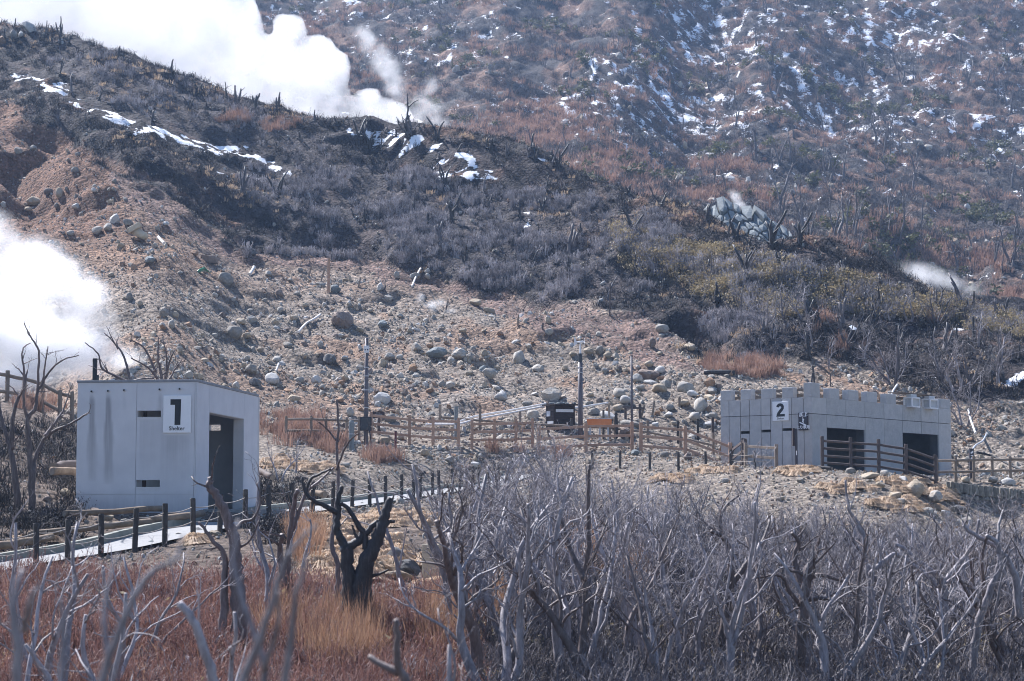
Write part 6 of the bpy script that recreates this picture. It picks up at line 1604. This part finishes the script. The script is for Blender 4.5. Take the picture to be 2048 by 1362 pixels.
traced('forked_snag', 'tall black forked snag against the white steam on the skyline', b.y, [([(813, 275), (813, 245), (816, 215), (814, 186)], 6.5, 2), ([(816, 216), (826, 206), (837, 200)], 4, 1.5), ([(814, 240), (822, 228)], 3, 1.5), ([(813, 268), (800, 252), (793, 234)], 3, 1.2), ([(812, 262), (806, 240), (803, 228)], 3, 1)], M['bark_char'], 813, 0, 17, .05)
# -- pale bare trees on the right-hand slope and on the far mountain
FV = [variant(tree_mesh(300 + i, 'far', 5.0, .16, 1 + (i % 2), 9, .10, .22), M['bark_far'], 'far_tree') for i in range(8)]
BV = [variant(tree_mesh(340 + i, 'bushy', 2.4, .06, 2 + (i % 3), 9, .18, .6), M['bark_grey' if i % 2 else 'bark_far'], 'bare_shrub') for i in range(6)]
items = []
for k, (px, py, s) in enumerate(((1580, 650, 1.3), (1610, 640, 1.2), (1690, 690, 1.2), (1730, 720, 1.0), (1790, 775, 1.5), (1785, 770, 1.1), (1900, 775, 1.7), (1915, 780, 1.4), (1940, 770, 1.3), (2000, 770, 1.6), (1995, 755, 1.2), (1530, 660, 1.0), (1500, 700, .8), (1620, 690, .9), (1560, 735, .8), (1660, 735, .9), (1480, 640, .8), (1930, 850, 1.2),
                                (1740, 610, 1.0), (1820, 640, 1.1), (1870, 650, 1.1), (1960, 690, 1.2), (1420, 560, .8), (1350, 530, .7), (1510, 540, .9), (1290, 520, .7), (1200, 470, .7))):
    b = hit(px, py, 92.0, 190.0); e = plant('bare_shrub', BV[k % 6], b, k * 2.1, s)
    items.append((e, px, 'pale bare shrub ' + ('behind the granite shelter' if py > 730 else 'on the black bank' if py > 660 else min(RID, key=lambda m_: abs(m_[0] - px))[1])))
label_group(items, 'dead shrub', 'bare shrubs on the right slope')
FARM = [(620, 'above the billowing steam'), (760, 'above the thin upper steam wisps'), (950, 'left of the snow gully'), (1150, 'between the furrows'), (1300, 'on the gully left side'), (1450, 'on the gully right side'), (1560, 'above the lava dome'),
        (1700, 'above the grass flat'), (1830, 'above the right vent'), (1960, 'near the right edge'), (2060, 'cut by the right edge')]
rg = random.Random(41); items = []; n = 0
while n < 150:
    px, py = rg.uniform(520, 2070), rg.uniform(-20, 560)
    wt = .25 + .75 * (px > 1400) * (py > 120); c = float(np.interp(px, [c[0] for c in CREST], [c[1] for c in CREST]))
    if py > c - 8 or rg.random() > wt or (px < 880 and py > 60): continue
    b = hit(px, py, 150.0, 430.0)
    if b.y < 150: continue
    n += 1; s = rg.uniform(.5, 1.15) * (1.0 if px > 1350 else .75)
    e = plant('far_tree', FV[rg.randrange(8)], b, rg.uniform(0, 6.28), s)
    items.append((e, px, '%s hazy bare tree %s, %s' % ('tall' if s > .85 else 'small', min(FARM, key=lambda m_: abs(m_[0] - px))[1], 'high up' if py < 150 else 'halfway up' if py < 320 else 'low down')))
label_group(items, 'bare tree', 'bare trees on the far mountain')

# ------------------------------------------------------------------ brush and grasses
def tuft(seed, n, h, spread, w, mat, bend=.35, fork=0, base=.12):
    rg = random.Random(seed); v, f = [], []
    for i in range(n):
        an = rg.uniform(0, 6.28); r = base * math.sqrt(rg.random()); x, y = math.cos(an) * r, math.sin(an) * r
        a2 = an + rg.gauss(0, .7); ln = spread * rg.random() ** .7; hh = h * rg.uniform(.55, 1.1)
        def blade(x, y, z, dx, dy, hh, w, bd):
            px_, py_ = -math.sin(a2 + rg.uniform(-1, 1)) * w / 2, math.cos(a2 + rg.uniform(-1, 1)) * w / 2
            b = len(v)
            m1 = (x + dx * .35, y + dy * .35, z + hh * .55); t1 = (x + dx, y + dy, z + hh * (1 - bd * rg.random()))
            v.extend([(x - px_, y - py_, z), (x + px_, y + py_, z), (m1[0] + px_ * .8, m1[1] + py_ * .8, m1[2]), (m1[0] - px_ * .8, m1[1] - py_ * .8, m1[2]), t1])
            f.extend([(b, b + 1, b + 2, b + 3), (b + 3, b + 2, b + 4)]); return m1, t1
        m1, t1 = blade(x, y, -.05, math.cos(a2) * ln * h, math.sin(a2) * ln * h, hh, w, bend)
        for _ in range(fork):
            a3 = rg.uniform(0, 6.28); q = rg.uniform(.3, .9); s0 = [m1[k] * (1 - q) + t1[k] * q for k in range(3)]
            blade(s0[0], s0[1], s0[2], math.cos(a3) * h * .16, math.sin(a3) * h * .16, h * rg.uniform(.1, .3), w * .7, bend)
    me = bpy.data.meshes.new('tuft'); me.from_pydata(v, [], f); me.update(); me.materials.append(mat); return me
def leafy(seed, n, h, mat, sz):
    rg = random.Random(seed); v, f = [], []
    for i in range(n):
        p = Vector((rg.gauss(0, .28), rg.gauss(0, .28), rg.uniform(.1, 1) * h)); a = Vector((rg.gauss(0, 1), rg.gauss(0, 1), rg.gauss(0, .5))).normalized() * sz; b_ = a.cross(Vector((rg.gauss(0, 1), rg.gauss(0, 1), rg.gauss(0, 1)))).normalized() * sz * .3
        k = len(v); v.extend([tuple(p), tuple(p + a * .5 + b_), tuple(p + a), tuple(p + a * .5 - b_)]); f.append((k, k + 1, k + 2, k + 3))
    for i in range(6):
        x, y = rg.gauss(0, .15), rg.gauss(0, .15); k = len(v); v.extend([(x - .006, y, -.05), (x + .006, y, -.05), (x * 1.6, y * 1.6, h)]); f.append((k, k + 1, k + 2))
    me = bpy.data.meshes.new('leaves'); me.from_pydata(v, [], f); me.update(); me.materials.append(mat); return me
def mop(seed, n, r, mat):
    """a hummock of last year's grass: long blades that fall over on all sides"""
    rg = random.Random(seed); v, f = [], []
    for i in range(n):
        an = rg.uniform(0, 6.28); L = r * rg.uniform(.6, 1.15); rise = r * rg.uniform(.35, .75); w = .012; s0 = rg.uniform(0, .35) * r
        ring = []
        for k in range(4):
            t = k / 3; d = s0 + L * t; z = rise * math.sin(min(1, .25 + t * .95) * math.pi * .98) * (1 - .25 * t) - .02
            c = Vector((math.cos(an + .25 * t) * d, math.sin(an + .25 * t) * d, z)); sd_ = Vector((-math.sin(an), math.cos(an), 0)) * w * (1 - .5 * t); ring.append((c - sd_, c + sd_))
        b = len(v)
        for a_, c_ in ring: v.extend([tuple(a_), tuple(c_)])
        for k in range(3): f.append((b + 2 * k, b + 2 * k + 1, b + 2 * k + 3, b + 2 * k + 2))
    # the solid heart of the hummock
    b = len(v); K = 9
    for j, (rr, z) in enumerate(((.8, -.08), (.66, .16), (.4, .33), (.1, .40))):
        for i in range(K): a = 6.283 * i / K; q = rg.uniform(.85, 1.1); v.append((math.cos(a) * rr * r * .8 * q, math.sin(a) * rr * r * .8 * q, z * r * rg.uniform(.9, 1.1)))
    for j in range(3):
        for i in range(K): f.append((b + j * K + i, b + j * K + (i + 1) % K, b + (j + 1) * K + (i + 1) % K, b + (j + 1) * K + i))
    f.append(tuple(b + 3 * K + i for i in range(K)))
    me = bpy.data.meshes.new('mop'); me.from_pydata(v, [], f); me.update(); me.materials.append(mat); me.materials.append(M['g_thatch'])
    for p_ in me.polygons:
        if min(p_.vertices) >= b: p_.material_index = 1
    return me
def grass(name, label, n, ylo, yhi, test, protos, smin, smax, seed, tilt=.15, ulim=.29):
    P = sample_region(n, test, ylo, yhi, ulim, 1.0, seed); k = len(P)
    if not k: return
    rg = np.random.default_rng(seed + 1); s = rg.uniform(smin, smax, k)
    scatter(name, label, P, rand_rot(k, tilt, seed), np.stack([s, s, s * rg.uniform(.8, 1.2, k)], -1), protos, rg.integers(0, len(protos), k))
def no_snow(x, y, px, py):
    k = np.ones(np.shape(px))
    for pts, w in SNOWP:
        d, t, _ = pl_dist(px, py + 6, [(a, b, 0) for a, b in pts]); k = k * smooth(.9, 1.7, d / (w + 3))
    return k
def blob(px, py, c, rx, ry): return np.exp(-(((px - c[0]) / rx) ** 2 + ((py - c[1]) / ry) ** 2) * 1.2)
red = [tuft(1 + i, 26, .6, .42, .013, M['g_red'], .45, 2, .25) for i in range(5)] + [tuft(9, 20, .55, .5, .013, M['g_grey'], .4, 2, .25), tuft(10, 22, .62, .4, .012, M['g_reed'], .4, 0, .22)]
grass('red_brush', 'rusty red brush carpeting the near left hollow', 6500, 20, 44, lambda x, y, z, px, py: (smooth(1165, 1215, py + 20 * perlin(x, y, 3)) * smooth(960, 880, px) * (1 - .97 * blob(px, py, (765, 1165), 240, 95)) * (.25 + .75 * smooth(-.35, .25, fbm(x * .5, y * .5, 2, 33)))) , red, .6, 1.35, 11)
reed = [tuft(20 + i, 46, 1.0, .30, .011, M['g_reed'], .25, 0, .22) for i in range(4)]
def t_reed(x, y, z, px, py):
    w = 0
    for c, rx, ry in (((690, 1320), 110, 75), ((560, 1290), 60, 40), ((880, 1300), 60, 60), ((1160, 1130), 60, 45), ((610, 1100), 40, 30), ((1000, 1250), 50, 60), ((1240, 1190), 60, 40)): w = np.maximum(w, blob(px, py, c, rx, ry))
    return smooth(.35, .8, w)
grass('orange_reeds', 'tall orange dry reeds', 400, 22, 50, t_reed, reed, .7, 1.2, 12)
straw = [mop(40 + i, 230, .34, M['g_straw']) for i in range(4)]
def t_straw(x, y, z, px, py):
    w = 0
    for c, rx, ry in (((700, 1120), 130, 60), ((880, 1150), 60, 50), ((640, 1060), 90, 25), ((800, 1040), 110, 18), ((1770, 975), 140, 22), ((1900, 990), 60, 22), ((1830, 1010), 120, 18), ((1600, 945), 50, 8), ((560, 930), 60, 16), ((1420, 945), 60, 6), ((340, 1085), 80, 10), ((60, 1075), 60, 14), ((1340, 960), 60, 8), ((640, 940), 50, 12)): w = np.maximum(w, blob(px, py, c, rx, ry))
    d, _, _ = pl_dist(x, y, [tuple(p) for p in PATH_MID])
    return smooth(.3, .8, w) * smooth(-.2, .3, perlin(x * .7, y * .7, 8)) * (d > 1.25)
grass('straw_hummocks', 'pale straw-coloured grass hummocks', 1200, 30, 84, t_straw, straw, .5, 1.05, 13)
grey = [tuft(60 + i, 20, .9, .55, .016, M['g_under'], .45, 3, .3) for i in range(5)]
grass('grey_undergrowth', 'tangled grey twigs under the dead thicket', 2400, 20, 57, lambda x, y, z, px, py: smooth(900, 1010, px) * smooth(1030, 1080, py) * (.4 + .6 * smooth(-.3, .3, perlin(x * .5, y * .5, 4))), grey, .6, 1.25, 14)
leaf = [leafy(80 + i, 30, .5, M['g_sasa'], .12) for i in range(3)]
grass('yellow_leaves', 'yellowing bamboo grass at the bottom', 260, 18, 40, lambda x, y, z, px, py: smooth(.15, .5, perlin(x * .4, y * .4, 12)) * (py > 1230), leaf, .5, 1.0, 15)
scr = [tuft(90 + i, 18, .8, .5, .05, M['g_grey'], .45, 2, .22) for i in range(5)]
grass('ridge_scrub', 'soft grey scrub on the ridge', 7000, 100, 176, lambda x, y, z, px, py: zones(x, y, z)['grey'] * np.where((py < 300) & (px < 700), .35, 1.0) * no_snow(x, y, px, py) * (.05 + .95 * smooth(-.15, .4, fbm(x * .22, y * .22, 2, 14))), scr, .4, .95, 16)
chb = [tuft(100 + i, 16, .5, .7, .03, M['g_char'], .6, 1, .3) for i in range(4)]
grass('charred_litter', 'charred twigs and turf on the burnt ridge', 15000, 94, 182, lambda x, y, z, px, py: zones(x, y, z)['burnt'] * (1 - .8 * zones(x, y, z)['grey']) * no_snow(x, y, px, py) * (.2 + .8 * smooth(-.3, .4, perlin(x * .4, y * .4, 15))), chb, .4, 1.2, 17, .4)
sasa = [leafy(110 + i, 40, .55, M['g_sasa'], .16) for i in range(4)]
grass('bamboo_grass', 'yellow-green dwarf bamboo on the right of the ridge', 4600, 100, 140, lambda x, y, z, px, py: zones(x, y, z)['sasa'] * (.25 + .6 * smooth(-.3, .4, fbm(x * .3, y * .3, 3, 18))), sasa, .5, 1.05, 18)
grass('bamboo_scrub', 'grey twigs among the dwarf bamboo', 2600, 98, 140, lambda x, y, z, px, py: zones(x, y, z)['sasa'] * (.15 + .85 * smooth(.3, -.3, fbm(x * .3, y * .3, 3, 18))), scr, .5, 1.1, 28)
pink = [tuft(120 + i, 36, 1.0, .4, .03, M['g_pink'], .3, 0, .35) for i in range(4)]
def t_pink(x, y, z, px, py):
    w = 0
    for c, rx, ry in (((590, 860), 70, 30), ((660, 890), 50, 14), ((1500, 740), 50, 18), ((1450, 735), 40, 14), ((1690, 690), 40, 25), ((1540, 745), 40, 12), ((1650, 650), 25, 22), ((100, 815), 60, 10), ((780, 920), 50, 8), ((1120, 912), 25, 8), ((1000, 900), 40, 6), ((540, 850), 30, 20), ((470, 240), 40, 14), ((560, 250), 40, 20), ((1870, 640), 50, 8)): w = np.maximum(w, blob(px, py, c, rx, ry))
    return smooth(.1, .95, w) * smooth(-.3, .3, perlin(x * .8, y * .8, 44))
grass('red_grass', 'tall reddish dry grass in patches', 1300, 58, 172, t_pink, pink, .3, .95, 19)
fpk = [tuft(130 + i, 26, 1.0, .5, .06, M['g_pink'], .3, 0, .6) for i in range(4)]
def t_far(x, y, z, px, py):
    w = 0
    for c, rx, ry in (((1650, 500), 130, 22), ((1900, 520), 130, 30), ((2020, 600), 60, 20), ((1230, 330), 110, 40), ((1100, 250), 160, 60), ((1450, 330), 110, 20), ((600, 80), 60, 60), ((1480, 390), 130, 20)): w = np.maximum(w, blob(px, py, c, rx, ry))
    return np.clip(.8 * smooth(.3, .7, w) + .4 * smooth(.05, .45, fbm(x * .11, y * .11, 3, 171)), 0, 1) * ((y > 190) | (~zones(x, y, z)['burnt']))
grass('far_red_grass', 'reddish dry grass on the far mountainside', 8500, 150, 400, t_far, fpk, .5, 1.3, 20)
fbr = [tuft(140 + i, 26, .9, .7, .05, M['g_far'], .4, 2, .5) for i in range(5)]
grass('far_brush', 'dark leafless brush on the far mountainside', 15000, 150, 410, lambda x, y, z, px, py: (.15 + .85 * smooth(-.2, .35, fbm(x * .1, y * .1, 3, 181))) * ((y > 190) | (~zones(x, y, z)['burnt'])), fbr, .5, 1.3, 21)
fgr = [leafy(150 + i, 60, 1.3, M['g_green'], .45) for i in range(3)]
grass('far_evergreens', 'dull green bushes on the far mountainside', 1300, 190, 400, lambda x, y, z, px, py: smooth(.2, .5, fbm(x * .06, y * .06, 3, 191)), fgr, .5, 1.2, 22)
grass('bank_litter', 'dark roots and dead twigs on the bank left of shelter 1', 700, 44, 70, lambda x, y, z, px, py: ((px < 150) | ((px > 515) & (px < 640))) * (py > 850) * smooth(-.3, .3, perlin(x * .6, y * .6, 25)) * (pl_dist(x, y, [tuple(p) for p in PATH_MID])[0] > 1.4), [tuft(160 + i, 20, .5, .9, .02, M['g_char'], .7, 2, .35) for i in range(3)], .5, 1.2, 23, .4)
tan_ = [tuft(170 + i, 22, .45, .6, .04, M['g_straw'], .6, 0, .3) for i in range(3)]
def t_tan(x, y, z, px, py):
    c = np.interp(px, [q[0] for q in CREST], [q[1] for q in CREST])
    crest = smooth(26, 8, np.abs(py - c - 12)) * smooth(.0, .4, fbm(x * .12, y * .12, 3, 66)) * ((px < 620) | (px > 1020))
    strip = smooth(.28, .5, fbm(x * .13, y * .13, 3, 67)) * .5
    return np.clip(crest + strip, 0, 1) * zones(x, y, z)['burnt'] * no_snow(x, y, px, py)
grass('ridge_straw', 'tan dry grass in streaks along the ridge', 1700, 100, 186, t_tan, tan_, .5, 1.1, 24)
# ------------------------------------------------------------------ steam
def ball_mesh(sub=3):
    import bmesh
    bm = bmesh.new(); bmesh.ops.create_icosphere(bm, subdivisions=sub, radius=1.0); me = bpy.data.meshes.new('puff'); bm.to_mesh(me); bm.free(); return me
def puff_mat(name, dens, scale, amp, bias, g=0.35, hard=1.0, warp=0.35):
    """soft-edged cloud in the unit ball of each puff: thins out towards its rim, broken up by noise in world space"""
    m, nt, bs = new_mat(name); nt.nodes.remove(bs)
    tc = N(nt, 'ShaderNodeTexCoord'); ln = N(nt, 'ShaderNodeVectorMath', operation='LENGTH')
    nt.links.new(tc.outputs['Object'], ln.inputs[0])
    p = wpos(nt)
    n1_ = noise_node(nt, scale, 5, 0.62, p, warp)
    e = mathn(nt, 'SUBTRACT', 1.0, ln.outputs['Value'])                     # 1 at the heart, 0 at the rim
    f = mathn(nt, 'ADD', e, mathn(nt, 'MULTIPLY', mathn(nt, 'SUBTRACT', n1_, 0.5), amp))
    f = mathn(nt, 'MULTIPLY', mathn(nt, 'SUBTRACT', f, bias), hard); f.node.use_clamp = True
    rim = mathn(nt, 'MULTIPLY', e, 6.0); rim.node.use_clamp = True
    f = mathn(nt, 'MULTIPLY', mathn(nt, 'MULTIPLY', f, f), rim)
    d = mathn(nt, 'MULTIPLY', f, dens)
    v = N(nt, 'ShaderNodeVolumePrincipled'); v.inputs['Color'].default_value = (1, 1, 1, 1); v.inputs['Anisotropy'].default_value = g
    nt.links.new(d, v.inputs['Density']); nt.links.new(v.outputs[0], nt.nodes['Material Output'].inputs['Volume'])
    return m
BALL = ball_mesh(3)
def plume(name, label, balls, mat, d, zs=1.0):
    e = bpy.data.objects.new(name, None); COL.objects.link(e); e['kind'] = 'stuff'; e['label'] = label
    me = BALL.copy(); me.materials.append(mat)
    for b in balls:
        px, py, rx, ry = b[:4]; dd = d + (b[4] if len(b) > 4 else 0)
        o = bpy.data.objects.new('puff', me); COL.objects.link(o); o.parent = e
        o.location = at(px, py, dd); o.scale = (rx / F * dd, (rx + ry) / 2 / F * dd, ry / F * dd)
        o.rotation_euler = (0, math.radians(b[5]) if len(b) > 5 else 0, 0)
    return e
def hull_plume(name, label, balls, d, dens, g, voxel):
    """billowing cloud: union of balls, roughened into cauliflower heads, filled with dense even vapour"""
    m = MB(); import bmesh
    bm = bmesh.new()
    for b in balls:
        px, py, r = b[:3]; dd = d + (b[3] if len(b) > 3 else 0)
        bmesh.ops.create_icosphere(bm, subdivisions=3, radius=r / F * dd, matrix=Matrix.Translation(at(px, py, dd)) @ Matrix.Diagonal((1, .5, 1, 1)))
    me = bpy.data.meshes.new(name); bm.to_mesh(me); bm.free()
    o = bpy.data.objects.new(name, me); COL.objects.link(o); o['kind'] = 'stuff'; o['label'] = label
    rm = o.modifiers.new('remesh', 'REMESH'); rm.mode = 'VOXEL'; rm.voxel_size = voxel
    for k, (sz, st) in enumerate(((4.2, 2.2), (1.8, 1.1), (.8, .4))):
        tx = bpy.data.textures.new('%s_%d' % (name, k), 'CLOUDS'); tx.noise_scale = sz; tx.noise_depth = 2
        dm = o.modifiers.new('billow', 'DISPLACE'); dm.texture = tx; dm.texture_coords = 'GLOBAL'; dm.strength = st; dm.mid_level = .45
    mt, nt, bs = new_mat(name); nt.nodes.remove(bs)
    v = N(nt, 'ShaderNodeVolumePrincipled'); v.inputs['Color'].default_value = (1, 1, 1, 1); v.inputs['Anisotropy'].default_value = g; v.inputs['Density'].default_value = dens
    nt.links.new(v.outputs[0], nt.nodes['Material Output'].inputs['Volume']); me.materials.append(mt)
    return o
hull_plume('steam_cloud', 'great white steam cloud billowing up behind the ridge', [
    (-110, -50, 100), (60, -60, 130), (170, -10, 110), (270, 30, 120), (370, 60, 110), (440, 40, 80), (470, 110, 80), (400, 130, 80), (330, 110, 70), (250, 90, 70), (540, 130, 62), (560, 180, 55), (500, 170, 60), (625, 120, 46), (650, 145, 42), (620, 170, 60), (660, 200, 45),
    (600, 210, 50), (690, 222, 34), (735, 215, 30), (760, 225, 28), (800, 238, 26), (725, 240, 30), (770, 255, 26), (830, 255, 18), (160, -90, 90), (330, -80, 90), (420, -50, 70), (70, 30, 60), (150, 60, 50), (20, 10, 60), (310, 10, 90), (580, 60, 30), (560, 110, 50)], 206.0, .42, .35, .42)
PM = puff_mat('steam_soft', .95, .30, 1.5, .12, .35, 1.6)
PW = puff_mat('steam_wisp', .22, .45, 2.2, .22, .35, 1.6)
plume('steam_plume', 'white steam drifting up from the pit behind the log fence', [(-40, 640, 210, 150), (60, 690, 170, 110, -2), (150, 700, 110, 90, 1), (60, 560, 150, 110, 2), (-60, 480, 130, 90, 3), (170, 610, 85, 90, 2), (20, 760, 160, 60, -3), (250, 725, 60, 45, 2)], PM, 88.0)
plume('steam_wisp', 'thin steam curling above the right end of the steam cloud', [(850, 215, 60, 60), (865, 175, 30, 40), (880, 245, 45, 22), (775, 140, 45, 95, 0, -28), (735, 75, 40, 60, 0, -25), (790, 190, 40, 40)], PW, 204.0)
plume('steam_wisp', 'small wisp of steam rising from the lava dome', [(1472, 396, 20, 34, 0, -22), (1484, 412, 22, 12)], puff_mat('steam_small', .5, .9, 2.2, .15, .35, 1.6), 181.0)
plume('steam_wisp', 'low drift of steam behind the snags at the right', [(1872, 558, 125, 28, 0, 15), (1838, 542, 60, 30, 1, 15)], puff_mat('steam_low', .22, .6, 1.7, .06, .35, 1.6), 152.0)
plume('steam_wisp', 'faint steam at the vent on the debris slope', [(866, 612, 28, 18), (842, 595, 14, 18), (905, 622, 24, 10), (880, 605, 30, 14)], puff_mat('steam_vent', .6, 1.0, 1.6, .2, .35, 1.6), hit(870, 622, 90).y - 1.0)

# ------------------------------------------------------------------ the hazy air over the whole place
m = MB()
x0, x1, y0, y1, z0, z1 = -480, 480, -40, 920, -8, 345
m.box(((x0 + x1) / 2, (y0 + y1) / 2, (z0 + z1) / 2), Vector(((x1 - x0) / 2, 0, 0)), Vector((0, (y1 - y0) / 2, 0)), UP * ((z1 - z0) / 2))
hz_m, nt, bs = new_mat('haze'); nt.nodes.remove(bs)
v = N(nt, 'ShaderNodeVolumePrincipled'); v.inputs['Color'].default_value = (.45, .65, 1, 1); v.inputs['Density'].default_value = .00024; v.inputs['Anisotropy'].default_value = .3
nt.links.new(v.outputs[0], nt.nodes['Material Output'].inputs['Volume'])
hz = m.build('haze', hz_m); hz['kind'] = 'stuff'; hz['label'] = 'bluish haze in the valley air'
